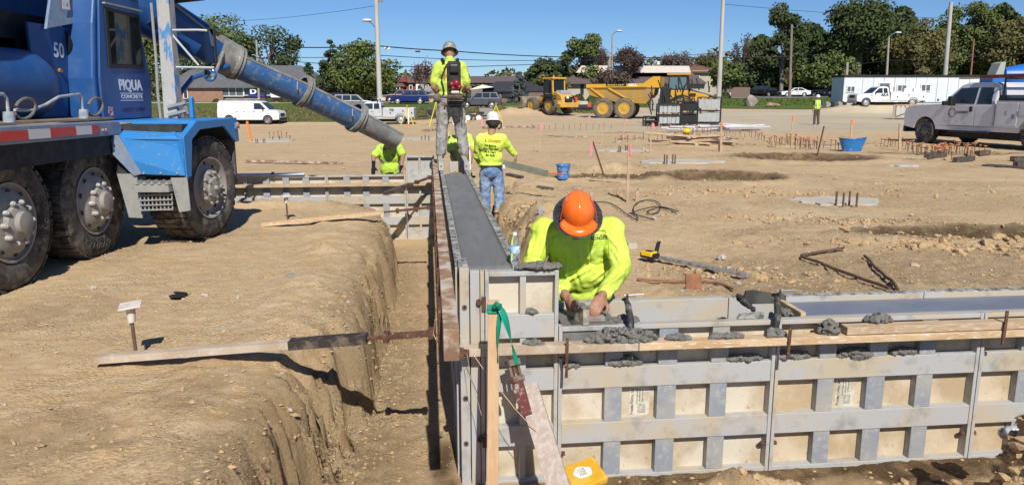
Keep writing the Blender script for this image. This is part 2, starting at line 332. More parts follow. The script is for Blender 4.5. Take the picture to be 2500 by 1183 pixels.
def scatter(n,x0,x1,y0,y1,seed,keep,smin,smax,p=3):
    rg=np.random.default_rng(seed); x=rg.uniform(x0,x1,n); y=y0+(y1-y0)*rg.uniform(0,1,n)**1.3; k=rg.uniform(0,1,n)<keep(x,y); x=x[k];y=y[k]
    z=terrain(x,y); s_=smin+(smax-smin)*rg.uniform(0,1,len(x))**p; return np.stack([x,y,z],-1),s_
def fr(px): return px
P1,S1=scatter(300000,-5,9,2.8,14,1,lambda x,y:rough(x,y)**2*.6+.08,.003,.018,8)
tag(rocks('soil_clods',P1,S1,clodm,2,flat=.85,sink=.4,oct=True),'crumbled tan soil clods and grit strewn over the excavated ground','soil clods',kind='stuff')
P2,S2=scatter(40000,-8,26,12,34,3,lambda x,y:rough(x,y)**2*.8+.06,.006,.050,7)
tag(rocks('loose_rubble',P2,S2,clodm,4,oct=True),'scattered small rubble across the middle of the building site','rubble',kind='stuff')

# broken soil chunks lying half sunk along the rim of the cut
rg=np.random.default_rng(8); x=rg.uniform(-2.2,1.6,20000); y=rg.uniform(2.9,12,20000); d_=sd(x,y,LT)+.13*fbm(x*1.7,y*1.7,3,11)
pr=np.exp(-((d_-.16)/.2)**2)*(.05+.22*(fbm(x*1.3,y*1.3,2,71)>.08)); k_=rg.uniform(0,1,20000)<pr; x=x[k_];y=y[k_]; n_=len(x)
xa=rg.normal(1.42,.22,170); ya=rg.normal(4.0,.07,170); x=np.concatenate([x,xa]); y=np.concatenate([y,ya]); n_=len(x); P4=np.stack([x,y,terrain(x,y)-.01],-1); S4=.006+.034*rg.uniform(0,1,n_)**5
tag(rocks('soil_chunks',P4,S4,clodm,9,flat=.8,sink=.45),'broken soil chunks half sunk along the crumbling rim of the trench','soil chunks',kind='stuff')

def band(n,cx,cy,sx,sy,rot,seed,smin,smax,p):
    g_=np.random.default_rng(seed); a=g_.normal(0,1,n)*sx; b=g_.normal(0,1,n)*sy; x=cx+a*math.cos(rot)-b*math.sin(rot); y=cy+a*math.sin(rot)+b*math.cos(rot)
    return np.stack([x,y,terrain(x,y)],-1),smin+(smax-smin)*g_.uniform(0,1,n)**p
L_=[band(420,2.58,3.6,.13,.2,0,9,.006,.06,3),band(900,G(2430,600).x,G(2430,600).y,1.0,.22,-.1,1,.006,.06,4),band(700,G(2050,540).x,G(2050,540).y,1.1,.2,-.25,2,.006,.045,4),band(700,G(1820,470).x,G(1820,470).y,1.6,.35,-.05,3,.006,.05,4),band(400,G(1760,668).x,G(1760,668).y,.45,.12,-.3,4,.005,.035,3),band(300,G(1290,520).x,G(1290,520).y,.2,.5,0,5,.008,.05,3)]
tag(rocks('rough_clods',np.concatenate([l[0] for l in L_]),np.concatenate([l[1] for l in L_]),clodm,19,flat=.8,sink=.35),'heavier broken clods thrown up beside the hollows and the open cut on the right','clods',kind='stuff')
# ---------------------------------------------------------------- aluminium wall forms
alu=mat('form_rib',(.42,.42,.41),.65,.05,c2=(.47,.40,.29),sc=2.4,lo=.45,hi=.60,c3=(.24,.225,.20),sc3=7,lo3=.54,hi3=.80,bump=.0012,bsc=120,spec=.4)
alud=mat('form_rib_blue',(.27,.295,.33),.6,.1,c2=(.38,.37,.33),sc=3.2,lo=.44,hi=.64,c3=(.47,.465,.44),sc3=26,lo3=.52,hi3=.78,bump=.001,bsc=120,spec=.4)
sheet=mat('form_sheet',(.60,.54,.43),.7,0,c2=(.43,.345,.225),sc=2.6,lo=.44,hi=.62,c3=(.26,.21,.15),sc3=30,lo3=.64,hi3=.72,bump=.0015,bsc=50,spec=.3)
sheetb=mat('form_sheet_muddy',(.57,.475,.34),.75,0,c2=(.44,.335,.205),sc=2.8,lo=.44,hi=.60,c3=(.27,.21,.14),sc3=26,lo3=.62,hi3=.72,bump=.0015,bsc=50,spec=.3)
topm=mat('form_top_spatter',(.34,.33,.31),.8,0,c2=(.10,.10,.095),sc=17,lo=.46,hi=.55,c3=(.62,.60,.55),sc3=34,lo3=.6,hi3=.66,bump=.003,bsc=60,stretch=(1,1,1))
rust=mat('rusty_steel',(.16,.075,.045),.85,.3,c2=(.09,.05,.035),sc=18,c3=(.33,.27,.20),sc3=40,bump=.001,bsc=90)
steel=mat('dark_steel',(.10,.085,.075),.6,.6,c2=(.22,.17,.13),sc=14,bump=.001,bsc=80)
wood=mat('lumber',(.50,.36,.22),.85,0,c2=(.36,.235,.13),sc=3,lo=.4,hi=.66,c3=(.60,.53,.42),sc3=12,lo3=.5,hi3=.66,stretch=(1,9,9),bump=.001,bsc=40,spec=.2)
woodg=mat('weathered_lumber',(.50,.41,.31),.9,0,c2=(.38,.28,.19),sc=4,lo=.42,hi=.62,c3=(.56,.50,.42),sc3=16,lo3=.52,hi3=.72,bump=.002,bsc=50,spec=.2)
wood2=mat('fresh_lumber',(.60,.44,.27),.8,0,c2=(.48,.32,.17),sc=3,stretch=(1,8,8),c3=(.66,.6,.5),sc3=14,lo3=.55,hi3=.65,spec=.2)
plankm=mat('plank_brown',(.34,.215,.13),.9,0,c2=(.22,.13,.085),sc=3,lo=.4,hi=.6,c3=(.53,.45,.36),sc3=7,lo3=.47,hi3=.60,bump=.003,bsc=45,spec=.2)
wet=mat('wet_concrete',(.165,.165,.158),.65,0,c2=(.195,.194,.184),sc=2.2,c3=(.145,.144,.136),sc3=9,lo3=.48,hi3=.7,stretch=(2.5,.35,1),bump=.0006,bsc=160,spec=.35)
wetb=mat('finished_concrete',(.155,.172,.215),.5,0,c2=(.185,.20,.24),sc=2.5,bump=.0008,bsc=180,spec=.4)
mortm=mat('mortar',(.185,.176,.155),.85,0,c2=(.12,.115,.102),sc=30,c3=(.25,.235,.2),sc3=50,bump=.004,bsc=120)
white=mat('white_paint',(.8,.8,.79),.45)
black=mat('black_plastic',(.02,.02,.022),.45,bump=.0004,bsc=200)
ROWT=[('top',.60,.572),('rib',.345,.205),('rib',.011,-.118),('rib',-.333,-.46),('bot',-.675,-.72)]
ROWL=[('top',.264,.236),('rib',.011,-.118),('rib',-.333,-.46),('bot',-.675,-.72)]
def panel(label,org,rz,wd,ups,rows,group,z_end=None,name='wall_form_panel',bolts=True,top=None,dirt=None,lab=None,ztop=None):
    t=thing(name,label,'wall form',(org.x,org.y,0),rz,group)
    zt=rows[0][1]; zb=rows[-1][2]
    MB().mm((.004,.058,zb+.004),(wd-.004,.063,zt-.004)).build('face_sheet',dirt or sheet,t)
    for x in(0,wd-.022):
        MB().mm((x,-.004,zb),(x+.022,.0625,zt+.001)).build('side_rail',alu,t,bev=.002)
    for k,zh,zl in rows:
        MB().mm((.0225,0 if k=='rib' else -.002,zl),(wd-.0225,.060,zh)).build({'top':'top_rail','rib':'horizontal_rib','bot':'bottom_rail'}[k],(top or alu) if k=='top' else alu,t,bev=.003)
    for i,(x0,x1) in enumerate(ups):
        for j in range(len(rows)-1):
            MB().mm((x0,.005,rows[j+1][1]+.0006),(x1,.059,rows[j][2]-.0006)).build('upright_rib',alud if x1-x0>.06 else alu,t,bev=.002)
    if bolts:
        for x in (.036,wd-.036):
            for z in (zt-.36,zb+.19):
                b=MB().cyl((x-.012,.02,z),(x+.012,.02,z),.014,n=8); b.cyl((x-.02,.02,z),(x-.012,.02,z),.008,n=8); b.build('bolt',rust,t)
    if lab:
        x,z,hh=lab; MB().mm((x,.0562,z-hh),(x+.125,.0578,z+.0)).build('sticker',mat('old_sticker',(.62,.58,.47),.6,c2=(.45,.40,.30),sc=14),t)
        ink=mat('faded_ink',(.10,.10,.09),.7,c2=(.3,.28,.22),sc=30)
        text('Precise Forms, Inc.','print',ink,t,TM((x+.017,.0555,z-hh/2),(0,0,1),(-1,0,0)),.026,hh*.92,bold=.0006)
        for q,(s_,f_) in enumerate((('P.O. Box 5, Bates City MO',.55),('1-800-000-0000',.5),('Call for parts',.42))):
            text(s_,'print',ink,t,TM((x+.047+.017*q,.0555,z-hh*.33),(0,0,1),(-1,0,0)),.012,hh*f_)
        m=MB().mm((x+.052,.0552,z-hh*.92),(x+.100,.0560,z-hh*.60)); m.build('printed_block',mat('print_grey',(.25,.25,.23),.7,c2=(.5,.48,.4),sc=90),t)
        text('F','print',mat('sticker_pale',(.62,.6,.52),.7),t,TM((x+.076,.0548,z-hh*.76),(1,0,0),(0,0,1)),.04)
    return t
UP4=[(.28,.385),(.60,.715),(.925,1.03)]
UP2=[(.20,.235)]
def wp(a,b): return W(a,b,0)
panel('narrow tall grey form panel at the wall corner behind the timber stake',wp(.148,0),TH,.422,UP2,ROWT,'aluminium forms of the near wall',bolts=True)
lb=['low form panel right of the corner with a pasted printed sticker under the mortar heap','low form panel below the finished blue grey concrete with a half worn sticker','low form panel cut by the right edge of the picture']
for i in range(3):
    lab=[(.445,-.14,.185),(.43,-.14,.185),None][i]
    panel(lb[i],wp(.574+i*1.325,0),TH,1.32,UP4,ROWL,'aluminium forms of the near wall',dirt=[sheet,sheetb,sheetb][i],lab=lab)
# rear forms of the near wall (face away)
for i in range(3):
    p=W(.40+1.335*(i+1),.43,0); panel(['rear form board behind the trowelled mortar and the bending man','rear form panel behind the empty gap with clamps','rear form panel behind the finished blue concrete strip'][i],p,TH+pi,1.33,UP4,[('top',.305,.27)]+ROWL[1:],'rear forms of the near wall',dirt=alu,top=topm if i else alu)
# long wall forms
sl_=['nearest form panel on the shaded left side of the long wall','second form panel on the left side of the long wall','third form panel on the left side of the long wall','fourth form panel on the left side of the long wall','fifth form panel on the left side of the long wall','form panel on the left side next to the standing man']
sr_=['nearest form panel on the right side of the long wall beside the water bottle','second form panel on the right side of the long wall','third form panel on the right side of the long wall','form panel on the right side beside the boots in blue jeans','fifth form panel on the right side of the long wall','form panel on the right side below the standing man']
for i in range(6):
    rows=ROWT if i<4 else [('top',.60+.0*i,.572)]+ROWT[1:]
    panel(sl_[i],W(-.012,.13+1.325*(i+1),0),TH-pi/2,1.32,UP4,rows,'forms of the long poured wall',top=topm,bolts=False).scale=(1,.7,1)
    panel(sr_[i],W(.364,.13+1.325*i,0),TH+pi/2,1.32,UP4,rows,'forms of the long poured wall',top=topm,bolts=False).scale=(1,.7,1)
# corner post
t=thing('corner_form_post','tall grey corner post of slotted rails with three bolt holes at the wall corner','wall form',W(0,0,0),TH,None)
for k,(x0,x1,y0,zt) in enumerate(((.004,.058,-.004,.625),(.064,.118,.006,.605),(.121,.144,-.002,.603))):
    MB().mm((x0,y0,-.72),(x1,.055,zt)).build('rail',alu,t,bev=.003)
for z in(.40,-.145,-.425):
    m=MB().lathe([(.007,0),(.015,0),(.015,.006),(.007,.006)],(.031,-.010,z),(0,1,0),12); m.build('bolt_hole_ring',steel,t)
    MB().cyl((.031,-.0055,z),(.031,-.0045,z),.008,n=10).build('hole',black,t)
MB().mm((.0,.058,.50),(.055,.24,.632)).build('end_cap',topm,t,bev=.003)
for z in(.43,-.40):
    m=MB().cyl((.112,-.02,z),(.112,.0,z),.016,n=8); m.mm((.128,-.02,z-.05),(.152,-.008,z+.03)); m.build('wedge',rust,t)
# taller bulkhead forms at the far end of the pour
t=thing('end_form_pair','pair of raised grey form ends standing where the wet concrete stops','wall form',W(0,5.95,0),TH,None)
for x0,x1 in((-.03,.035),(.31,.375)):
    MB().mm((x0,0,.604),(x1,2.0,.715)).build('form_end',alu,t,bev=.004)
    MB().cyl(((x0+x1)/2,-.004,.66),((x0+x1)/2,0,.66),.01,n=8).build('hole',black,t)
MB().mm((.12,.25,.2),(.24,.30,.70)).build('spreader',alu,t,bev=.004)
# cross wall far
cl_=['far form panel of the cross wall left of the brace ends','middle form panel of the cross wall under the crouching man','form panel of the cross wall in the shadow of the truck','last form panel of the cross wall beside the truck tyre']
for i in range(4):
    panel(cl_[i],W(-.07-.46-1.24*(i+1),8.02,0),TH,1.235,[(.26,.36),(.56,.66),(.87,.97)],[('top',.35,.32)]+ROWL[1:],'forms of the far cross wall',bolts=False,top=alu)
panel('tall clean light form panel where the cross wall meets the long wall',W(-.07-.455,8.02,0),TH,.45,UP2,[('top',.645,.615),('rib',.35,.21)]+ROWT[2:],'forms of the far cross wall',bolts=False,dirt=alu)
t=thing('capped_pipe','long pale blue pipe rail lying along the top of the cross wall','pipe',W(-5.4,8.1,.38),0,None,world=True)
MB().cyl(W(-5.4,8.0,.375),W(-2.1,8.0,.375),.022,n=10).build('pipe',mat('pale_blue_pipe',(.5,.62,.72),.4),t,smooth=True)
for a in(-4.6,-3.4,-2.6): MB().wbox(a,a+.03,7.96,8.06,.36,.41).build('clip',steel,t)
for i,(a0,a1,z) in enumerate(((-5.4,-3.9,.2),(-3.35,-.1,.225))):
    m=MB().wbox(a0,a1,7.92,8.01,z-.045,z); tag(m.build('waler',wood,org=W(a0,8,z)),['timber waler on the cross wall half in truck shadow','timber waler on the cross wall below the crouching man'][i],'timber','walers of the cross wall')
# poured concrete
m=MB(); na=10
bs=[.066+i*.2 for i in range(31)]; vs=[];fs=[]
for j,b in enumerate(bs):
    for i in range(na+1):
        a=.0325+i*.287/na; z=.583+.0025*math.sin(b*3+a*20)-(.09*max(0,(b-5.6)/.46)**2)
        vs.append(W(a,b,z))
for j in range(len(bs)-1):
    for i in range(na): q=j*(na+1)+i; fs.append((q,q+1,q+na+2,q+na+1))
m.add(vs,fs)
o=m.build('poured_concrete',wet,org=W(.15,.1,.5),smooth=True); tag(o,'smooth strip of wet grey concrete filling the long wall form','wet concrete')
sd_=o.modifiers.new('s','SOLIDIFY'); sd_.thickness=.4; sd_.offset=1
if o.data.polygons[0].normal.z>0: sd_.offset=-1
m=MB().wbox(2.105,4.6,.0655,.3655,-.3,.266); tag(m.build('finished_concrete',wetb,org=W(2.1,.2,.2),bev=.004),'finished blue grey concrete strip in the right part of the near wall','wet concrete')
m=MB().wbox(2.07,2.102,.0655,.3655,-.3,.285); tag(m.build('bulkhead_board',wood2,org=W(2.08,.2,.2)),'short upright wooden bulkhead board closing off the blue grey concrete','timber')
m=MB().wbox(.575,1.74,.0655,.3655,-.3,.15); tag(m.build('unfinished_concrete',wet,org=W(1,.2,.1)),'rough lower concrete between the forms right of the bending man','wet concrete')
m=MB().wbox(.60,.93,.012,.3655,.152,.2665); tag(m.build('screeded_concrete',wet,org=W(.7,.2,.2),bev=.006),'dark fresh concrete being trowelled under the worker\'s hands','wet concrete')
# mortar heaps
def mortar(label,c,rx,ry,h,seed,n=26,vox=.0045):
    rg=random.Random(seed); m=MB(); n=int(n*5)
    for i in range(n):
        q=rg.uniform(-1,1); u=rg.uniform(-1,1)*math.sqrt(max(0,1-q*q)); k=math.sqrt(max(0,1-q*q-.6*u*u)); r=rg.choice((.004,.006,.006,.008,.010,.014))*(1+.4*k)
        p=c+U*(q*rx)+V*(u*ry)+Vector((0,0,rg.uniform(0,.9)*h*k))
        m.ell(p,(r*rg.uniform(.8,1.4),r*rg.uniform(.7,1.2),r*rg.uniform(.6,.95)),nu=7,nv=5)
    m.ell(c,(rx*.88,ry*.75,h*.55),nu=14,nv=8)
    o=finish_remesh(m,'mortar_heap',mortm,None,vox,org=c,sm=0,disp=(.014,.007)); tag(o,label,'mortar','spilled mortar heaps on the forms'); return o
mortar('large dark mortar heap on the waler left of the black clamp',W(.93,-.055,.19),.21,.05,.085,1,60)
mortar('small mortar crumbs on the waler under the first clamp',W(1.27,-.055,.19),.07,.03,.02,2)
mortar('mortar dabs on the waler between the two clamps',W(1.56,-.055,.188),.10,.03,.022,3)
mortar('mortar lump on the waler below the second clamp',W(1.86,-.055,.188),.06,.035,.04,4)
mortar('tall mortar lump at the left end of the upper board',W(2.19,-.05,.19),.06,.045,.09,5,30)
mortar('mortar lump on top of the upper board beneath the blue concrete',W(2.52,-.02,.245),.08,.04,.05,6)
mortar('mortar spill on the rib below the large heap',W(.975,.018,.02),.105,.025,.05,7,30)
mortar('mortar spill on the rib right of the first sticker panel',W(1.70,.018,.02),.115,.025,.03,8,26)
mortar('mortar spill on the rib at the left of the second panel',W(2.0,.018,.02),.12,.025,.04,9,30)
mortar('thick mortar spill on the rib of the second panel',W(2.41,.016,.012),.11,.03,.06,10,36)
mortar('thin mortar spill on the rib right of the thick one',W(2.73,.018,.02),.08,.022,.035,11,24)
mortar('dark mortar smeared over the top corner of the tall panel',W(.455,.02,.615),.13,.04,.028,12,40)
mortar('mortar dab on the rib of the tall corner panel',W(.405,.015,.352),.035,.02,.015,13,12)
mortar('mortar around the foot of the black clamp',W(.98,.08,.262),.09,.05,.028,14,26)
mortar('mortar bits on the waler left end by the stake',W(.42,-.05,.188),.05,.025,.014,15,12)
mortar('mortar on the rib near the clamp rod',W(.64,.018,.018),.06,.02,.02,16,12)
mortar('wet mortar in the empty gap before the bulkhead',W(2.04,.22,.235),.03,.10,.03,17,14)
mortar('rough freshly dumped concrete at the far end of the pour',W(.176,5.62,.565),.11,.26,.035,31,50)
# walers and their rods
def wpart(label,a0,a1,b0,b1,z0,z1,mt,name='waler',cat='timber',group=None):
    return tag(MB().wbox(a0,a1,b0,b1,z0,z1).build(name,mt,org=W(a0,b0,z0),bev=.003),label,cat,group)
wpart('long weathered waler along the near wall carrying mortar',-.01,1.02,-.105,-.012,.14,.184,woodg,group='walers of the near wall')
wpart('weathered waler continuing right towards the picture edge',1.024,4.3,-.105,-.012,.139,.183,wood2,group='walers of the near wall')
wpart('upper board lying on the waler below the blue grey concrete',2.28,4.3,-.10,-.02,.188,.235,wood,group='walers of the near wall')
wpart('splattered brown plank running along the left side of the long wall',-.105,-.036,-1.0,1.4,.44,.585,plankm,name='plank',group='planks beside the long wall')
wpart('second brown plank beside the long wall left form',-.105,-.036,1.41,4.4,.46,.585,plankm,name='plank',group='planks beside the long wall')
wpart('rust brown far plank beside the long wall near the cross wall',-.105,-.036,4.41,7.85,.48,.60,plankm,name='plank',group='planks beside the long wall')
for i,b in enumerate((-.55,.1,.9,1.7,2.6,3.6,4.6,5.6,6.6)):
    m=MB().wbox(-.122,-.104,b,b+.05,.34,.60); m.wbox(-.12,-.02,b+.01,b+.03,.425,.435)
    tag(m.build('waler_bracket',rust,org=W(-.11,b,.4)),['rusty bracket at the overhanging near end of the long wall plank','rusty bracket level with the corner post on the plank','rusty bracket just beyond the joint of the first two planks','fourth rusty bracket along the long wall plank from the viewer','fifth rusty bracket along the long wall plank from the viewer','sixth rusty bracket along the long wall plank from the viewer','seventh rusty bracket where the second brace meets the planks','eighth rusty bracket along the long wall plank from the viewer','farthest rusty bracket on the long wall plank by the cross wall'][i],'bracket','rusty brackets along the long wall plank')
for a,z0,z1,l in((.60,.0,.235,'thin rusty rod hooked over the waler right of the stake'),(1.915,.06,.27,'rusty rod gripping the waler at the panel joint below the gap'),(3.27,.10,.31,'dark rod gripping both boards near the right edge')):
    m=MB().beam(W(a,-.115,z0),W(a+.004,-.115,z1),.016,.010); m.beam(W(a,-.115,z0+.1),W(a-.02,-.02,z0+.09),.012,.012)
    tag(m.build('waler_rod',rust,org=W(a,-.11,z0)),l,'rod','rods gripping the near wall walers')
tag(MB().beam(W(-.02,-.11,.165),W(.02,-.11,.165),.05,.05).cyl(W(-.03,-.1,.165),W(.05,-.1,.165),.02,n=8).build('waler_nut',rust,org=W(0,-.1,.16)),'rusty nut and bolt at the left end of the near waler','bolt')
# black clamps over the near wall top
def clamp(label,a,lean):
    t=thing('bar_clamp',label,'clamp',W(a,.0,.26),0,'black clamps over the near wall',world=True)
    pts=[W(a,-.035,.12),W(a,-.04,.2),W(a+lean*.3,-.035,.3),W(a+lean*.6,.02,.38),W(a+lean,.06,.40),W(a+lean,.12,.385)]
    MB().tube(pts,[.012,.02,.022,.018,.014,.010],8).build('clamp_frame',mat('crusted_black',(.03,.03,.028),.7,c2=(.2,.19,.17),sc=18,lo=.55,hi=.7,bump=.004,bsc=60),t,smooth=True)
    MB().cyl(W(a+lean,.03,.33),W(a+lean,.03,.44),.008,n=8).build('screw',steel,t)
    MB().cyl(W(a+lean-.02,.03,.435),W(a+lean+.10,.03,.438),.004,n=8).build('handle',mat('clamp_zinc',(.5,.5,.5),.35,.8),t)
    MB().lathe([(0,0),(.02,0),(.024,.012),(0,.012)],W(a,-.03,.115),(0,0,1),12).build('foot',steel,t)
clamp('black bar clamp with a thin tee handle right of the bending man',.99,-.01)
clamp('mortar crusted clamp leaning at the end of the blue concrete',1.86,.05)
m=MB().prism([W(1.66,.03,.268),W(1.82,.03,.268),W(1.82,.03,.30),W(1.68,.03,.295)],V*.03); tag(m.build('form_filler',topm,org=W(1.7,.04,.27)),'dirty angled metal filler piece left of the empty gap','wall form')
m=MB().prism([W(1.83,.365,.262),W(1.85,.365,.345),W(1.90,.365,.350),W(2.12,.365,.31),W(2.12,.365,.262)],V*.02); tag(m.build('raised_form_end',mat('dark_form_face',(.045,.043,.038),.7,c2=(.09,.085,.075),sc=9),org=W(1.85,.37,.27)),'raised crusted form corner behind the empty gap','wall form')  # near-black colour over the whole raised form piece
m=MB()
for i in range(9):
    q=i/8; m.ell(W(1.66+.14*q,.05+.1*math.sin(q*3),.41-.12*q),(.012+.012*math.sin(q*3),)*3,nu=8,nv=6)
tag(finish_remesh(m,'mortar_glove',mat('crusted_black',(0,0,0)),None,.007,org=W(1.7,.1,.35),sm=1,disp=(.012,.02)),'mortar covered black rag lying against the second clamp','rag')
# stake with green ribbon
t=thing('survey_stake','tall timber stake tied with green ribbon in front of the wall corner','stake',(PY(1205,1183,3.78)),0,None,world=True)
s0,s1=PY(1203,1183,3.62),PY(1205,732,3.78); s0=s0+(s0-s1)*.35
stm=mat('stake_wood',(.56,.38,.22),.75,c2=(.50,.325,.18),sc=5,stretch=(9,9,1),spec=.25)
MB().beam(s0,s1,.058,.03,up=(0,1,0)).build('stake_body',stm,t,bev=.002)
grn=mat('green_ribbon',(.005,.22,.13),.3,c2=(.008,.29,.18),sc=9,spec=.6)
k=PY(1205,752,3.765)
m=MB()
for i in range(5): m.box(k+Vector((-.001*i,0,.018-.009*i)),(.066-.001*(i%2),.040,.010),Euler((0,R(4*(i%3-1)),0)).to_matrix())
m.build('ribbon_wrap',grn,t,smooth=False,bev=.003)
def ribbon(px,wd,Y0,Y1,name='ribbon_tail'):
    m=MB(); vs=[];fs=[]; n=len(px)
    for i,(x,y) in enumerate(px):
        c=PY(x,y,Y0+(Y1-Y0)*i/(n-1)); d=Vector((math.cos(i*.5),math.sin(i*.7)*.6,.1))*wd[i]/2; vs+=[c-d,c+d]
    for i in range(n-1): fs.append((2*i,2*i+1,2*i+3,2*i+2))
    o=m.add(vs,fs).build(name,grn,t,smooth=True); q=o.modifiers.new('s','SUBSURF'); q.levels=1; q.render_levels=2; q=o.modifiers.new('t','SOLIDIFY'); q.thickness=.0012
ribbon([(1216,744),(1225,756),(1238,790),(1248,830),(1256,860),(1262,893)],[.02,.045,.05,.048,.05,.042],3.74,3.68)
ribbon([(1222,746),(1220,775),(1217,810),(1215,850),(1216,886)],[.015,.03,.036,.032,.036],3.74,3.70)
MB().tube([PY(1206,750,3.73),PY(1213,741,3.72),PY(1221,744,3.72),PY(1217,752,3.72)],[.012,.016,.014,.01],8).build('ribbon_knot',grn,t,smooth=True)
d=(s1-s0).normalized(); text('5069','handwriting',mat('ink',(.03,.03,.04),.6),t,TM(PY(1209,828,3.7545),-d,(1,0,0)),.03,.055,bold=.0004)
# near turnbuckle braces
def turn(t,p0,p1,mt=rust):   # rod, turnbuckle frame
    p0=Vector(p0);p1=Vector(p1);d,sd_,u=basis(p1-p0); L=(p1-p0).length
    MB().cyl(p0,p1,.012,n=8).build('threaded_rod',rust,t)
    m=MB(); 
    for s_ in(-1,1): m.beam(p0+d*L*.28+sd_*.028*s_,p0+d*L*.95+sd_*.028*s_,.016,.022)
    for q in(.28,.95): m.box(p0+d*L*q,(.075,.055,.035),Matrix((sd_,u,d)).transposed())
    m.build('turnbuckle',mt,t,bev=.002)
t=thing('wall_brace','long timber brace with dark steel sleeve lying from the dirt bank to the long wall','brace',G(235,893),0,'adjustable wall braces',world=True)
b0=G(240,893)+Vector((0,0,.02)); b3=PY(1062,812,4.30)
gd=tzd(b0.x,b0.y); b0.z=gd+.045
def lp(q): return b0+(b3-b0)*q
MB().beam(lp(0),lp(.61),.085,.042).build('timber',woodg,t,bev=.002)
MB().beam(lp(.57),lp(.80),.092,.052).build('steel_sleeve',mat('tarry_steel',(.05,.04,.035),.7,.3,c2=(.20,.15,.11),sc=14,lo=.5,hi=.65),t,bev=.003)
turn(t,lp(.80),lp(1.0))
t=thing('wall_brace','red steel and timber brace running down from the waler towards the viewer','brace',PY(1250,872,4.0),0,'adjustable wall braces',world=True)
r0=PY(1247,868,4.03); r1=PY(1262,928,3.98); r2=PY(1288,1015,3.86); r3=PY(1375,1300,3.35)
turn(t,r0+(r0-r1)*.0,r1,mat('turn_grey',(.25,.18,.15),.7,.4,c2=(.13,.07,.05),sc=20))
MB().beam(r1,r2,.062,.05,up=(0,1,0)).build('steel_sleeve',mat('red_steel',(.13,.035,.03),.7,.3,c2=(.36,.32,.28),sc=30,lo=.52,hi=.62),t,bev=.003)
MB().beam(r1+(r2-r1)*.25+Vector((.045,.035,0)),r3+Vector((.045,.03,0)),.115,.035,up=(0,1,0)).build('timber',mat('pink_grey_plank',(.42,.33,.27),.85,c2=(.50,.44,.38),sc=5,stretch=(8,8,1),c3=(.3,.22,.17),sc3=14),t,bev=.002)
for i,(q0,q1,Y0,Y1,l) in enumerate((((940,472),(1052,432),11.0,11.9,'dark steel brace leaning on the cross wall corner'),((640,548),(1052,506),9.2,9.4,'timber and steel brace across the trench beside the far dirt bank'))):
    p0=PY(*q0,Y0); p1=PY(*q1,Y1); t=thing('wall_brace',l,'brace',p0,0,'adjustable wall braces',world=True)
    e=p0+(p1-p0)*(.55 if i==0 else .72)
    MB().beam(p0,e,.09,.045).build('timber' if i else 'steel_sleeve',wood2 if i else steel,t); turn(t,e,p1)
# orange string
tag(MB().tube([PY(1100,770,4.1),PY(1062,780,4.1),PY(1058,815,4.15),PY(1068,835,4.1),PY(1080,800,4.08),PY(1125,820,4.0),PY(1180,900,3.9),PY(1260,1000,3.8),PY(1375,1120,3.72)],.0022,5).build('mason_line',mat('string',(.6,.4,.25),.7),org=W(0,-.1,.1)),'thin mason line strung from the plank past the stake to the yellow case','string')
tag(MB().tube([PY(1140,860,3.98),PY(1150,930,3.96),PY(1168,985,3.95),PY(1183,1040,3.9)],.0016,5).build('wire',mat('string_grey',(.35,.33,.3),.7),org=W(0,-.1,0)),'thin grey wire hanging against the corner post','wire')
# yellow case
t=thing('yellow_case','yellow plastic case with a worn white sticker leaning below the form panel','case',PY(1423,1165,3.75),0,None,world=True)
cs=[PY(1364,1140,3.80),PY(1448,1110,3.88),PY(1486,1163,3.72),PY(1392,1203,3.62)]
nrm=(cs[1]-cs[0]).cross(cs[3]-cs[0]).normalized()
if nrm.y>0: nrm=-nrm
yel=mat('case_yellow',(.62,.34,.02),.4,c2=(.68,.42,.06),sc=8,c3=(.6,.45,.2),sc3=40,lo3=.62,hi3=.7)
MB().prism(cs,-nrm*.045).build('case_shell',yel,t,bev=.012,seg=3)
cc=sum(cs,Vector())/4; ic=[cc+(c-cc)*.80+nrm*.004 for c in cs]; ic2=[cc+(c-cc)*.74+nrm*.0045 for c in cs]
for i in range(4): pass
MB().prism([cc+(c-cc)*.8 for c in cs],nrm*.005).build('raised_lid_panel',yel,t,bev=.003)
ux=(cs[1]-cs[0]).normalized(); uy=nrm.cross(ux)
pts=[cc+nrm*.0052+ux*(.052*math.cos(q*.5)*(1+.1*math.sin(q*2.3)))+uy*(.042*math.sin(q*.5)*(1+.12*math.cos(q*1.7))) for q in range(13)][:12]
MB().prism(pts,nrm*.0012).build('sticker',mat('white_sticker',(.72,.72,.68),.5),t)
for i,s_ in enumerate(('JOB','LINE','MARK')): text(s_,'faded_scribble',mat('ink2',(.3,.22,.1),.6),t,TM(cc+nrm*.0075+uy*(.02-.018*i)-ux*.004,ux,uy),.022,.045,shear=.3)
# yellow tag on plank
tag(MB().prism([PY(1095,762,3.6),PY(1105,738,3.6),PY(1110,742,3.6),PY(1112,765,3.6),PY(1103,772,3.6)],(0,.01,0)).build('yellow_clip',mat('clip_yellow',(.8,.6,.02),.4),org=PY(1103,755,3.6)),'small yellow line clip on the splattered plank','clip')
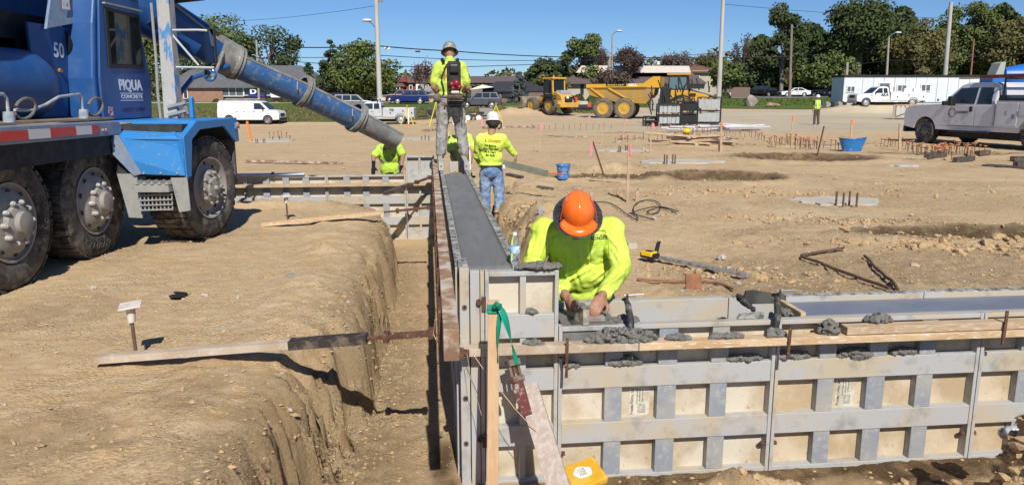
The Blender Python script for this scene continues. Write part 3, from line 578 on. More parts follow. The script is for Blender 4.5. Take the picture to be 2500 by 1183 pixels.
# water bottle
p=PY(1257,655,4.42); p=Vector((p.x,p.y,.601)); t=thing('water_bottle','clear plastic water bottle standing on the right form of the long wall','bottle',p,0,None)
k=.88; prof=[(0,0),(.03,0),(.033,.008),(.0325,.06),(.033,.12),(.031,.14),(.024,.165),(.014,.182),(.0125,.186)]
MB().lathe([(r*k,z*k) for r,z in prof],(0,0,0),(0,0,1),20).build('bottle_body',mat('clear_plastic',(.9,.95,.97),.08,trans=.92,ior=1.25),t,smooth=True)
MB().lathe([(.0335*k,.065*k),(.034*k,.066*k),(.034*k,.112*k),(.0335*k,.113*k)],(0,0,0),(0,0,1),20).build('label',mat('bottle_label',(.25,.5,.75),.4,c2=(.75,.85,.9),sc=40),t,smooth=True)
MB().cyl((0,0,.185*k),(0,0,.203*k),.0145*k,n=14).build('cap',white,t)
# ---------------------------------------------------------------- concrete mixer truck (left)
blue=mat('truck_blue_shaded',(.013,.072,.235),.42,0,c2=(.02,.085,.26),sc=1.5,c3=(.06,.12,.24),sc3=5,lo3=.5,hi3=.85,bump=.0006,bsc=14,spec=.5)  # truck paint, base darkened to carry the shade on cab and tank
blue_lit=mat('truck_blue_lit_dusty',(.03,.22,.56),.42,0,c2=(.06,.22,.48),sc=3,lo=.45,hi=.8,c3=(.32,.35,.37),sc3=30,lo3=.60,hi3=.82)  # same paint brightened for sunlight on the fender, plus grey dust patches
railm=mat('rail_dusty',(.16,.23,.35),.6,0,c2=(.27,.29,.32),sc=6,lo=.35,hi=.75,c3=(.10,.17,.30),sc3=18,lo3=.5,hi3=.8)
dust=mat('dusty_grey_steel',(.33,.325,.30),.8,0,c2=(.24,.24,.235),sc=8,lo=.3,hi=.8,c3=(.14,.20,.30),sc3=22,lo3=.58,hi3=.72,bump=.001,bsc=60)
tyre=mat('tyre_rubber',(.030,.030,.031),.8,0,c2=(.11,.10,.088),sc=4,c3=(.22,.185,.14),sc3=12,lo3=.50,hi3=.76,bump=.0006,bsc=90,spec=.35)
rimm=mat('dusty_wheel_steel',(.31,.29,.26),.75,.0,c2=(.22,.205,.185),sc=7,lo=.3,hi=.8,c3=(.17,.16,.145),sc3=40,lo3=.6,hi3=.8,bump=.0008,bsc=80)
caked=mat('caked_concrete',(.27,.262,.24),.95,0,c2=(.18,.175,.16),sc=9,c3=(.45,.44,.41),sc3=30,bump=.006,bsc=26,spec=.2)
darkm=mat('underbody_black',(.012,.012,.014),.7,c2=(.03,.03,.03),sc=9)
glass=mat('dark_glass',(.012,.015,.018),.05,0,spec=.35)
truck=thing('concrete_mixer_truck','blue front discharge concrete mixer truck with PIQUA CONCRETE on its door','truck',(-5.2,7.5,0),0,None,world=True)
def wheel(par,c,ax,Rr,wd,Rrim,style='truck',letters=None,turnz=0,tmat=None,rmat=None,block=True,nm='wheel'):
    # c: centre of the outer face; ax: outward axis
    tmat=tmat or tyre; rmat=rmat or rimm
    o0=Vector(par.get('_org') or (0,0,0)); e=bpy.data.objects.new(nm,None); COL.objects.link(e); e.parent=par; e.location=Vector(c)-o0; e.empty_display_size=.1
    a=Vector(ax).normalized(); up=Vector((0,0,1)); n=40 if Rr*1>.3 and style!='far' else 20
    pr=[(Rrim*.98,-wd*.95),(Rrim*1.02,-wd),(Rr*.86,-wd*1.03),(Rr*.965,-wd*.97),(Rr,-wd*.86),(Rr,-wd*.14),(Rr*.965,-wd*.03),(Rr*.90,.012),(Rr*.84,.018),(Rrim*1.18,.010),(Rrim*1.06,-.004),(Rrim*1.0,-.02),(Rrim*.98,-wd*.5)]
    MB().lathe(pr,(0,0,0),a,n).build('tyre',tmat,e,org=(0,0,0),smooth=True,ang=40)
    if block and style!='far':
        d,s_,u=basis(a); m=MB(); nb=44
        for i in range(nb):
            q=2*pi*i/nb; rd=s_*math.cos(q)+u*math.sin(q); tg=u*math.cos(q)-s_*math.sin(q)
            for (w0,w1) in((-.97,-.70),(-.66,-.36),(-.32,-.03)):
                m.box(rd*(Rr*1.004)+d*(wd*(w0+w1)/2)+tg*(.01*(i%2)),(Rr*.10,wd*(w1-w0),Rr*.035),Matrix((tg,d,rd)).transposed())
        m.build('tread',tmat,e,org=(0,0,0))
    if style=='truck':
        MB().lathe([(Rrim*1.0,-.03),(Rrim*1.02,.004),(Rrim*.97,.004),(Rrim*.93,-.025),(Rrim*.90,-.028),(Rrim*.72,.028),(Rrim*.60,.040),(Rrim*.50,.042),(Rrim*.44,.075),(Rrim*.30,.092),(Rrim*.28,.13),(Rrim*.12,.14),(0,.14)],(0,0,0),a,40).build('rim',rmat,e,org=(0,0,0),smooth=True,ang=35)
        d,s_,u=basis(a)
        for i in range(10):
            q=2*pi*(i+.5)/10; rd=s_*math.cos(q)+u*math.sin(q); p=rd*Rrim*.80+d*.003
            ob=MB().cyl(p,p+d*.006,Rrim*.075,n=10).build('hand_hole',darkm,e,org=(0,0,0))
            q=2*pi*i/10; rd=s_*math.cos(q)+u*math.sin(q); p=rd*Rrim*.53+d*.036
            m=MB(); m.cyl(p,p+d*.05,.022,.020,n=8); m.cyl(p+d*.05,p+d*.058,.014,.010,n=8); m.build('lug_nut',mat('lug_pale',(.46,.44,.40),.7,c2=(.33,.31,.28),sc=20),e,org=(0,0,0),smooth=True,ang=30)
    elif style=='steer':
        MB().lathe([(Rrim*1.0,-.03),(Rrim*1.02,.004),(Rrim*.97,.004),(Rrim*.94,-.05),(Rrim*.86,-.065),(Rrim*.74,-.055),(Rrim*.60,-.03),(Rrim*.58,.0),(Rrim*.47,.018),(Rrim*.34,.03),(Rrim*.30,.05),(Rrim*.2,.055),(0,.06)],(0,0,0),a,40).build('rim',rmat,e,org=(0,0,0),smooth=True,ang=35)
        d,s_,u=basis(a)
        for i in range(10):
            q=2*pi*(i+.5)/10; rd=s_*math.cos(q)+u*math.sin(q); p=rd*Rrim*.80-d*.062
            MB().cyl(p,p+d*.006,Rrim*.065,n=10).build('hand_hole',darkm,e,org=(0,0,0))
            q=2*pi*i/10; rd=s_*math.cos(q)+u*math.sin(q)
            MB().cyl(rd*Rrim*.52,rd*Rrim*.52+d*.045,.019,.016,n=8).build('lug_nut',rmat,e,org=(0,0,0),smooth=True,ang=30)
            if i%2: MB().cyl(rd*Rrim*.33+d*.02,rd*Rrim*.33+d*.06,.017,.014,n=6).build('hub_bolt',rmat,e,org=(0,0,0))
        MB().cyl(d*.05,d*.09,.032,.02,n=10).build('hub_cap',rmat,e,org=(0,0,0))
    else:
        MB().lathe([(Rrim,-.03),(Rrim*1.02,.002),(Rrim*.95,.002),(Rrim*.85,-.03),(Rrim*.5,-.012),(Rrim*.3,.01),(0,.015)],(0,0,0),a,n).build('rim',rmat,e,org=(0,0,0),smooth=True,ang=40)
        if style=='car':
            d,s_,u=basis(a); m=MB()
            for i in range(8):
                q=2*pi*i/8; rd=s_*math.cos(q)+u*math.sin(q); m.cyl(rd*Rrim*.68-d*.02,rd*Rrim*.68-d*.008,Rrim*.13,n=8)
            m.build('rim_hole',darkm,e,org=(0,0,0))
    if letters:
        s_,a0,st,rr,sz=letters; d,sx,ux=basis(a)
        for i,ch in enumerate(s_):
            q=a0+st*i; rd=sx*math.cos(q)+ux*math.sin(q); tg=d.cross(rd)
            text(ch,'raised_letter',mat('raised_rubber',(.10,.10,.098),.6),e,TM(rd*rr+d*.0205,-tg,rd),sz,ext=.002,org=(0,0,0))
    if turnz: e.rotation_euler=(0,0,turnz)
    return e
wheel(truck,(-3.36,8.42,.57),(1,0,0),.56,.42,.335,'steer',turnz=R(-9))
wheel(truck,(-4.10,7.40,.56),(1,0,0),.555,.28,.325,'truck',letters=('GOODYEAR',R(252),R(9),.44,.075))
wheel(truck,(-4.10,6.12,.555),(1,0,0),.565,.28,.325,'truck',letters=('GOODYEAR',R(160),R(9),.44,.075))
wheel(truck,(-4.10,4.80,.555),(1,0,0),.565,.28,.325,'truck')
wheel(truck,(-6.9,8.4,.57),(-1,0,0),.56,.42,.335,'far'); wheel(truck,(-6.5,7.4,.56),(-1,0,0),.555,.28,.325,'far'); wheel(truck,(-6.5,6.1,.56),(-1,0,0),.555,.28,.325,'far')
for y in(7.36,6.08): MB().lathe([(.3,-.28),(.5,-.29),(.55,-.24),(.55,-.04),(.5,0),(.3,-.01)],(-4.42,y,.56),(1,0,0),32).build('inner_tyre',tyre,truck,smooth=True)
def yz(x,pts): return [Vector((x,y,z)) for y,z in pts]
# side rail
MB().prism(yz(-3.95,[(3.2,1.365),(7.70,1.33),(7.76,1.28),(7.74,1.19),(3.2,1.205)]),(-.10,0,0)).build('deck_rail',railm,truck,bev=.012)
MB().mm((-6.2,3.2,1.345),(-4.0,7.72,1.365)).build('deck',mat('muddy_deck',(.36,.25,.17),.9,c2=(.25,.18,.12),sc=8),truck)
for i,(y0,y1) in enumerate(((4.4,5.0),(5.0,5.55),(5.55,6.32),(6.32,6.64),(6.64,7.02),(7.02,7.19))):
    pass
tp=[(5.2,5.9,0),(5.9,6.24,0),(6.24,6.54,1),(6.54,6.93,0),(6.93,7.19,1),(7.19,7.31,0)]
for y0,y1,wv in tp:
    MB().prism(yz(-3.949,[(y0,1.225),(y1,1.222),(y1,1.30),(y0,1.305)]),(.003,0,0)).build('reflective_tape',mat('tape_white',(.62,.62,.6),.4) if wv else mat('tape_red',(.55,.045,.03),.4,c2=(.45,.08,.06),sc=9),truck)
for y in(7.38,7.43): MB().cyl((-3.95,y,1.25),(-3.93,y,1.25),.014,n=8).build('bolt',rimm,truck)
# hold-down posts with looping hose rods
hp=mat('post_grey',(.42,.43,.42),.6,c2=(.2,.28,.4),sc=16)
for y in(6.18,7.26):
    MB().cyl((-4.05,y,1.34),(-4.05,y,1.45),.045,n=14).build('socket',hp,truck,smooth=True,ang=40)
    MB().tube([(-4.05,y,1.42),(-4.05,y,1.56),(-4.05,y-.04,1.59),(-4.06,y-.35,1.565),(-4.06,y-.55,1.50),(-4.06,y-.75,1.455),(-4.08,y-.95,1.46)],.014,8).build('bent_rod',hp,truck,smooth=True)
    MB().tube([(-4.05+.0,y+.06,1.40)]+[(-4.05,y+.22+.13*math.cos(q)+.04*math.sin(q),1.47+.085*math.sin(q)) for q in np.linspace(3.6,9.2,14)],.013,7).build('loop_hook',mat('hook_dark',(.16,.15,.14),.6),truck,smooth=True)
# black chassis box and under-rail box, standing in for the shade there
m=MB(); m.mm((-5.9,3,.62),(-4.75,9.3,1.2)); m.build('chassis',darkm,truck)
m=MB(); m.mm((-4.75,4,1.0),(-4.0,7.7,1.19)); m.build('rail_shade_box',darkm,truck)
# fender
fb=[(7.68,.76),(7.68,1.17),(8.02,1.315),(9.20,1.315),(9.24,1.04),(9.13,1.035),(8.78,1.235),(8.10,1.225),(7.88,1.13),(7.80,.76)]
MB().prism(yz(-3.30,fb),(-.030,0,0)).build('fender_side',blue_lit,truck,bev=.006)
MB().prism([Vector((-3.31,7.66,.78)),Vector((-3.31,7.66,1.15)),Vector((-3.40,7.70,1.22)),Vector((-4.02,7.62,1.16)),Vector((-4.0,7.62,1.0)),Vector((-3.86,7.66,.80))],(0,.02,0)).build('fender_back',blue_lit,truck,bev=.004)
MB().add([(-3.31,7.67,1.155),(-3.31,8.02,1.317),(-3.93,8.0,1.317),(-4.02,7.63,1.165),(-3.31,7.67,1.14),(-3.31,8.02,1.300),(-3.93,8.0,1.300),(-4.02,7.63,1.15)],[(0,1,2,3),(7,6,5,4),(0,4,5,1),(1,5,6,2),(2,6,7,3),(3,7,4,0)]).build('fender_bevel',blue_lit,truck,bev=.003)
MB().mm((-6.9,8.0,1.30),(-3.305,9.2,1.320)).build('fender_top',blue_lit,truck,bev=.006)
MB().prism(yz(-3.36,[(7.80,.76),(7.88,1.12),(8.12,1.22),(8.78,1.23),(9.2,1.05),(9.2,1.29),(7.8,1.29),(7.7,.8)]),(-.7,0,0)).build('fender_inner',darkm,truck)
MB().mm((-3.30,9.10,1.19),(-3.275,9.21,1.26)).build('marker_bracket',blue_lit,truck,bev=.004)
MB().ell((-3.28,9.155,1.235),(.02,.05,.035)).build('marker_lamp',mat('amber_lens',(.75,.28,.06),.25),truck,smooth=True)
MB().mm((-3.62,9.16,.55),(-3.34,9.20,1.08)).build('mud_flap',mat('flap',(.06,.06,.062),.8,c2=(.12,.11,.1),sc=8),truck)
for x in(-3.38,-3.55,-3.72): MB().cyl((x,7.655,.81),(x,7.645,.81),.012,n=8).build('rivet',dust,truck)
# step box and splash plates
MB().prism([Vector((-3.30,7.68,.76)),Vector((-3.30,7.70,.42)),Vector((-3.42,7.70,.40)),Vector((-3.46,7.66,.76))],(0,.02,0)).build('splash_plate',dust,truck,bev=.004)
MB().prism([Vector((-4.0,7.66,.80)),Vector((-3.93,7.68,.35)),Vector((-3.80,7.70,.34)),Vector((-3.80,7.66,.80))],(0,.02,0)).build('splash_plate',dust,truck,bev=.004)
MB().prism([Vector((-3.97,7.60,1.19)),Vector((-3.92,7.60,1.19)),Vector((-3.74,7.64,.80)),Vector((-3.82,7.64,.78)),Vector((-3.99,7.6,1.0))],(0,.03,0)).build('deck_gusset',railm,truck,bev=.004)
MB().mm((-3.80,7.60,.62),(-3.46,7.76,.70)).build('step',dust,truck,bev=.004)
for i in range(5): 
    x=-3.79+.075*i; MB().prism([Vector((x,7.59,.70)),Vector((x+.035,7.59,.70)),Vector((x+.0175,7.59,.74))],(0,.16,0)).build('step_tooth',dust,truck)
for j in range(4): MB().beam((-3.80,7.66,.43+.05*j),(-3.46,7.66,.44+.05*j),.02,.012).build('step_mesh_bar',dust,truck)
for i in range(9): MB().beam((-3.79+.04*i,7.672,.42),(-3.785+.04*i,7.672,.60),.012,.010).build('step_mesh_bar',dust,truck)
# water tank
MB().lathe([(0,.0),(.20,-.02),(.29,-.08),(.325,-.18),(.33,-.32),(.33,-2.6),(.2,-2.7),(0,-2.72)],(-4.55,7.36,1.67),(0,1,0),40).build('water_tank',blue,truck,smooth=True)
# numbered panel
MB().prism(yz(-4.5,[(7.30,1.37),(7.78,1.37),(7.98,2.25),(7.30,2.25)]),(-.03,0,0)).build('side_panel',blue,truck,bev=.006)
txw=mat('lettering_white',(.75,.76,.78),.5)
text('50','number',txw,truck,TM((-4.497,7.745,2.01),(0,1,0),(0,0,1)),.20,.17,bold=.004)
MB().cyl((-4.5,7.72,1.82),(-4.48,7.72,1.82),.022,n=12).build('amber_marker',mat('amber_dull',(.45,.18,.05),.4),truck)
# cab
cabp=[(7.86,1.31),(9.06,1.31),(9.12,1.75),(8.98,2.2),(8.98,2.72),(8.10,2.78),(7.96,2.3),(7.86,1.75)]
MB().prism(yz(-4.24,cabp),(-2.0,0,0)).build('cab',blue,truck,bev=.03,seg=3)
MB().prism(yz(-4.235,[(7.92,1.33),(8.98,1.33),(9.03,1.76),(8.90,2.2),(8.89,2.60),(8.06,2.62),(8.00,2.25),(7.92,1.76)]),(.028,0,0)).build('door',blue,truck,bev=.008)
MB().prism(yz(-4.207,[(8.10,1.86),(8.86,1.88),(8.86,2.46),(8.12,2.48)]),(.012,0,0)).build('door_window_frame',mat('window_seal',(.02,.02,.02),.6),truck,bev=.01)
MB().prism(yz(-4.196,[(8.155,1.905),(8.815,1.92),(8.815,2.42),(8.17,2.44)]),(.004,0,0)).build('door_window',glass,truck)
MB().mm((-4.20,8.08,2.50),(-4.165,8.88,2.518)).build('rain_gutter',dust,truck,bev=.003)
MB().tube([(-4.22,7.98,2.66),(-4.22,8.4,2.70),(-4.22,8.95,2.66)],.012,6).build('roof_seam',dust,truck)
text('PIQUA','lettering',txw,truck,TM((-4.2055,8.535,1.685),(0,1,0),(0,0,1)),.155,.52,bold=.006)
MB().mm((-4.206,8.29,1.598),(-4.2045,8.80,1.606)).build('lettering_rule',txw,truck); MB().mm((-4.206,8.29,1.522),(-4.2045,8.80,1.530)).build('lettering_rule',txw,truck)
text('CONCRETE','lettering',txw,truck,TM((-4.2055,8.545,1.564),(0,1,0),(0,0,1)),.058,.48,bold=.0016)
text('USDOT 173894','dot_number',mat('lettering_dark',(.01,.02,.05),.5),truck,TM((-4.2055,8.56,1.425),(0,1,0),(0,0,1)),.062,.50)
MB().mm((-4.207,8.02,1.37),(-4.2055,8.11,1.46)).build('red_sticker',mat('sticker_red',(.5,.03,.03),.5,c2=(.7,.7,.7),sc=38,lo=.5,hi=.55),truck)
# rear cab wall window
MB().lathe([(0,0),(.17,0),(.175,.008),(.17,.016),(0,.016)],(-4.62,7.905,2.1),(0,-1,0),20).build('rear_window',glass,truck)
# intake column
MB().prism([Vector((-4.02,8.86,1.32)),Vector((-3.86,8.86,1.32)),Vector((-3.88,8.92,2.75)),Vector((-4.02,8.92,2.75))],(0,.16,0)).build('column',mat('column_flaking',(.40,.39,.37),.75,c2=(.08,.22,.45),sc=3.5,lo=.5,hi=.57,c3=(.5,.49,.46),sc3=20,stretch=(3,3,1)),truck,bev=.01)
MB().tube([(-4.05,8.85,1.32),(-4.06,8.85,1.6),(-4.05,8.86,2.0),(-4.06,8.88,2.6)],.016,7).build('hose',dust,truck,smooth=True)
for z in(1.36,1.45): MB().beam((-3.96,8.84,z),(-3.75,8.84,z+.05),.02,.03).build('bracket',dust,truck)
MB().mm((-3.72,8.86,1.32),(-3.68,8.93,1.56)).build('post_stub',blue_lit,truck,bev=.01)
m=MB(); m.tube([(-3.80,8.86,1.33),(-3.77,8.86,1.45),(-3.74,8.86,1.36),(-3.78,8.88,1.52)],.022,8); m.build('crusted_hook',caked,truck,smooth=True)
# mirrors
arm=mat('mirror_arm',(.46,.46,.45),.5)
MB().tube([(-3.93,8.95,2.31),(-3.60,8.97,2.315),(-3.50,9.0,2.31)],.013,7).build('mirror_arm',arm,truck,smooth=True)
MB().tube([(-3.93,8.95,1.90),(-3.45,9.0,1.895)],.013,7).build('mirror_arm',arm,truck,smooth=True)
MB().tube([(-3.90,8.95,2.28),(-3.62,8.98,1.92)],.013,7).build('mirror_arm',arm,truck,smooth=True)
mc=PY(514,112,9.02)
mr=Euler((0,0,R(-8))).to_matrix()
MB().box(mc,(.135,.05,.40),mr).build('mirror_housing',black,truck,bev=.012)
MB().box(mc+Vector((0,-.027,0)),(.105,.004,.36),mr).build('mirror_glass',mat('mirror',(.55,.6,.62),.03,1),truck)
rc=PY(510,182,9.0)
MB().lathe([(0,0),(.075,0),(.083,.012),(.083,.03),(.06,.06),(0,.07)],rc,(0.1,1,0),24).build('round_mirror',mat('mirror_rim_blue',(.03,.12,.35),.4),truck,smooth=True,ang=40)
MB().lathe([(0,-.02),(.03,-.017),(.06,-.008),(.072,-.001)],rc,(0.1,1,0),24).build('round_mirror_glass',mat('mirror',(0,0,0)),truck,smooth=True)
# drum, hopper parts above
dr=mat('drum_blue',(.05,.12,.25),.5,0,c2=(.28,.34,.38),sc=1.2,lo=.45,hi=.7)
MB().lathe([(0,-4.5),(.8,-4.4),(1.2,-3.4),(1.27,-1.5),(1.2,.2),(.9,1.4),(.55,2.6),(.5,2.8),(0,2.82)],(-5.25,5.2,3.22),(0,1,.17),40).build('drum',dr,truck,smooth=True)
MB().prism([Vector((-4.45,7.50,2.2)),Vector((-4.45,8.02,2.30)),Vector((-4.45,8.16,2.95)),Vector((-4.5,7.85,3.1)),Vector((-4.5,7.75,2.6))],(-.03,0,0)).build('chute_guard',railm,truck,bev=.008)
MB().mm((-4.447,7.80,2.42),(-4.445,7.93,2.60)).build('warning_sticker',mat('sticker_plain',(.75,.74,.72),.5,c2=(.5,.1,.05),sc=22,lo=.55,hi=.58),truck)
MB().mm((-6.0,5.4,1.9),(-4.7,7.9,2.35)).build('drum_cradle',darkm,truck)
MB().mm((-4.8,4.4,1.37),(-4.7,7.4,2.1)).build('pedestal_plate',blue,truck)
# discharge hopper + chute sections
MB().tube([(-4.95,9.2,2.9),(-4.5,9.55,2.62),(-4.0,9.95,2.25)],[.42,.30,.27],20).build('chute_throat',blue,truck,smooth=True)
ch=[PY(372,18,9.5),PY(545,140,10.2),PY(738,222,10.85),PY(868,285,11.35),PY(968,338,11.8)]
rad=[.25,.205,.20,.195,.185]
chb=mat('chute_blue',(.025,.10,.27),.5,0,c2=(.10,.15,.22),sc=3,lo=.4,hi=.75,c3=(.22,.23,.23),sc3=14,lo3=.53,hi3=.72,bump=.001,bsc=60)
chg=mat('chute_grey',(.25,.25,.24),.8,0,c2=(.17,.17,.165),sc=5,c3=(.08,.12,.20),sc3=9,lo3=.58,hi3=.75,bump=.004,bsc=40)
def trough(p0,p1,r0,r1,mt,name):
    d,s_,u=basis(p1-p0); vs=[];fs=[]; n=22
    th=[R(-205)+i*(R(230))/n for i in range(n+1)]
    for p,r in((p0,r0),(p1,r1)):
        for k in(1,.93):
            for q in th: vs.append(p+s_*(r*k*math.cos(q))+u*(r*k*math.sin(q)))
    m=n+1
    for i in range(n): fs+=[(i,i+1,2*m+i+1,2*m+i),(m+i,3*m+i,3*m+i+1,m+i+1),(i,m+i,m+i+1,i+1),(2*m+i,2*m+i+1,3*m+i+1,3*m+i)]
    fs+=[(0,2*m,3*m,m),(n,m+n,3*m+n,2*m+n)]
    o=MB().add(vs,fs).build(name,mt,truck,smooth=True,ang=60)
    for q in(th[0],th[-1]): MB().beam(p0+s_*(r0*math.cos(q))+u*(r0*math.sin(q)),p1+s_*(r1*math.cos(q))+u*(r1*math.sin(q)),.028,.03).build('chute_lip',chg,truck)
    return o
trough(ch[0],ch[1],rad[0],rad[1]*.98,blue,'upper_chute')
trough(ch[1],ch[2],.20,.20,chb,'chute_section'); trough(ch[2],ch[3],.195,.195,chb,'chute_section'); trough(ch[3],ch[4],.18,.168,chg,'chute_section')
MB().cyl(ch[1]+(ch[0]-ch[1])*.13,ch[1]+(ch[2]-ch[1])*.13,.235,.225,n=28).build('crusted_collar',caked,truck,smooth=True,ang=50)
for c_,dd in((ch[1]+(ch[2]-ch[1])*.13,ch[2]-ch[1]),(ch[2],ch[3]-ch[2]),(ch[3],ch[4]-ch[3])):
    d=dd.normalized()
    MB().lathe([(.19,-.03),(.232,-.03),(.236,0),(.232,.03),(.19,.03)],c_,d,32,up=(0,0,1)).build('collar_ring',caked,truck,smooth=True,ang=40)
    MB().lathe([(.19,.05),(.222,.05),(.222,.075),(.19,.075)],c_,d,32).build('collar_ring',chg,truck,smooth=True,ang=40)
    MB().beam(c_+Vector((.12,-.20,-.05))-d*.15,c_+Vector((.10,-.20,.07))-d*.12,.014,.014).build('latch',dust,truck)
for s_ in (PY(428,60,9.55),): pass
MB().tube([PY(438,230,9.4),PY(470,190,9.7),PY(560,160,10.0)],.03,8).build('chute_strut',blue,truck)
MB().cyl(PY(424,200,9.35),PY(424,225,9.35),.05,n=10).build('strut_pivot',darkm,truck)
MB().tube([PY(520,195,9.6),PY(548,120,10.0)],.02,7).build('chute_brace',caked,truck)
MB().prism([PY(795,0,9) for _ in ()] or [Vector((-4.1,9.2,2.66)),Vector((-3.7,9.2,2.70)),Vector((-3.7,9.3,2.76)),Vector((-4.1,9.3,2.76))],(0,.3,0)).build('chute_tray',darkm,truck)
# ---------------------------------------------------------------- people
skin=mat('skin',(.37,.19,.12),.55,c2=(.30,.15,.095),sc=10,spec=.4)
hiv=mat('hi_vis_fabric',(.58,.73,.09),.85,0,c2=(.62,.76,.13),sc=6,bump=.02,bsc=8,stretch=(1,1.6,.6),spec=.15)
hiv2=mat('hi_vis_fabric_plain',(.56,.70,.12),.85,0,c2=(.48,.60,.10),sc=8,bump=.008,bsc=10,spec=.15)
hivd=mat('hi_vis_muddy',(.48,.68,.08),.85,0,c2=(.22,.23,.18),sc=6.5,lo=.55,hi=.60,c3=(.2,.2,.17),sc3=16,lo3=.62,hi3=.66,bump=.008,bsc=12,spec=.15)
jean=mat('blue_denim',(.15,.24,.40),.9,0,c2=(.27,.36,.50),sc=7,c3=(.08,.14,.27),sc3=13,lo3=.58,hi3=.7,bump=.01,bsc=12,stretch=(1,1,.6),spec=.1)
greyp=mat('grey_work_trousers',(.27,.26,.245),.9,0,c2=(.34,.33,.31),sc=7,c3=(.18,.17,.16),sc3=12,lo3=.58,hi3=.7,bump=.012,bsc=11,stretch=(1,1,.7),spec=.1)
darkp=mat('dark_trousers',(.06,.055,.05),.9)
boot=mat('work_boot',(.30,.19,.10),.85,c2=(.36,.28,.19),sc=12)
blackf=mat('black_fabric',(.015,.015,.017),.8,c2=(.04,.04,.04),sc=20)
hatw=mat('hard_hat_white',(.78,.77,.74),.3,c2=(.66,.64,.6),sc=12)
hato=mat('hard_hat_orange',(.86,.145,.012),.22,c2=(.83,.17,.03),sc=6,c3=(.45,.13,.05),sc3=60,lo3=.7,hi3=.75)
hair=mat('dark_hair',(.02,.015,.012),.8)
def V3(*a): return Vector(a)
def head(m,c,fwd,up,r=.1):
    f=Vector(fwd).normalized(); s_=f.cross(Vector(up)).normalized(); u=s_.cross(f); Rm=Matrix((s_,f,u)).transposed()
    m.ell(c,(r*.78,r*.98,r*1.12),Rm); m.ell(c-u*.05+f*.022,(r*.62,r*.72,r*.75),Rm)
    m.ell(c+f*.098-u*.015,(.014,.022,.026),Rm,8,6)   # nose
    for k in(-1,1): m.ell(c+s_*(k*.079)-u*.01,(.012,.022,.033),Rm,8,6); m.ell(c+f*.082+s_*(k*.032)+u*.022,(.022,.012,.010),Rm,8,6)
    m.ell(c+f*.083-u*.055,(.026,.014,.010),Rm,8,6); m.ell(c+f*.07-u*.09,(.03,.025,.02),Rm,8,6)
    return Rm,s_,f,u
def hand(m,wrist,dr,palm,side=1,curl=.6,sc=1.0,holdd=None):
    # dr: direction towards fingers, palm: palm normal, side: +1 thumb on dr x palm side
    d=Vector(dr).normalized(); p=Vector(palm); p=(p-d*p.dot(d)).normalized(); s_=d.cross(p)*side
    w_=Vector(wrist); pc=w_+d*.05*sc
    m.ell(pc,(.042*sc,.052*sc,.017*sc),Matrix((s_,d,p)).transposed(),12,8)
    m.cap(w_-d*.02,w_+d*.03*sc,.028*sc,.026*sc)
    for i,(o_,l_) in enumerate(((.030,.070),(.011,.080),(-.010,.074),(-.029,.058))):
        q=w_+d*.088*sc+s_*o_*sc; l1=l_*.45*sc; l2=l_*.33*sc; l3=l_*.25*sc; r=.0095*sc
        a1=curl*.7; a2=curl*1.6; a3=curl*2.3
        p1=q+(d*math.cos(a1)+p*math.sin(a1))*l1; p2=p1+(d*math.cos(a2)+p*math.sin(a2))*l2; p3=p2+(d*math.cos(a3)+p*math.sin(a3))*l3
        m.cap(q-d*.03*sc,p1,r*1.15,r,8); m.cap(p1,p2,r,r*.92,8); m.cap(p2,p3,r*.92,r*.8,8)
    b=w_+d*.022*sc+s_*.030*sc+p*.004; t1=b+(d*.6+s_*.75+p*.25*curl).normalized()*.042*sc; t2=t1+(d*.8+s_*.1+p*.6*curl+p*.1).normalized()*.034*sc
    m.cap(b,t1,.0145*sc,.012*sc,8); m.cap(t1,t2,.012*sc,.0095*sc,8)
def helmet(par,c,up,front,mt,r=.125,brim='full',bm=None,brimr=.18,ridge=True,name='hard_hat'):
    u=Vector(up).normalized(); f=Vector(front); f=(f-u*f.dot(u)).normalized(); s_=f.cross(u)
    Rm=Matrix((s_,f,u)).transposed(); c=Vector(c); m=MB(); vs=[];fs=[]; nu=40
    prof=[(1.0,0),(1.0,.25),(.965,.5),(.87,.75),(.72,.95),(.5,1.1),(.26,1.18),(.02,1.2)]
    for k,(q,h) in enumerate(prof):
        for i in range(nu):
            t=2*pi*i/nu; rr=r*q; x=rr*.86*math.cos(t); y=rr*1.06*math.sin(t)
            bump=0
            if ridge and h>.3: bump=.006*max(0,1-abs(x)/(r*.12))+.004*max(0,1-abs(abs(x)-r*.42)/(r*.1))
            vs.append(Rm@Vector((x,y,h*r*.95+bump))+c)
    for k in range(len(prof)-1):
        for i in range(nu): a=k*nu+i;b=k*nu+(i+1)%nu; fs.append((a,b,b+nu,a+nu))
    shell=m.add(vs,fs).build(name,mt,par,smooth=True,ang=80)
    # brim
    m=MB(); vs=[];fs=[]
    for k,(q,h) in enumerate(((.98,.012),(1.0,.0),(1.25,-.014),(1.0,-.008))):
        for i in range(nu):
            t=2*pi*i/nu; st=math.sin(t)
            ext=(brimr/r) if brim=='full' else (1.06+(.42*max(0,st)**1.5))
            if brim=='full': ext=ext*(1+.06*max(0,st))
            qq=q if q<=1.0 else ext
            if k==3: qq=.97
            m_h=h-(.010 if (q>1 and brim=='full') else 0)*abs(math.cos(t))
            vs.append(Rm@Vector((r*.86*qq*math.cos(t)*(1.06 if q>1 else 1),r*1.06*qq*st,m_h))+c)
    for k in range(3):
        for i in range(nu): a=k*nu+i;b=k*nu+(i+1)%nu; fs.append((a,b,b+nu,a+nu))
    o=m.add(vs,fs).build('brim',bm or mt,par if par is None else shell,org=(tuple(par['_org']) if par.get('_org') is not None else (0,0,0)),smooth=True,ang=80)
    q=o.modifiers.new('s','SOLIDIFY'); q.thickness=.003
    return shell,(s_,f,u)
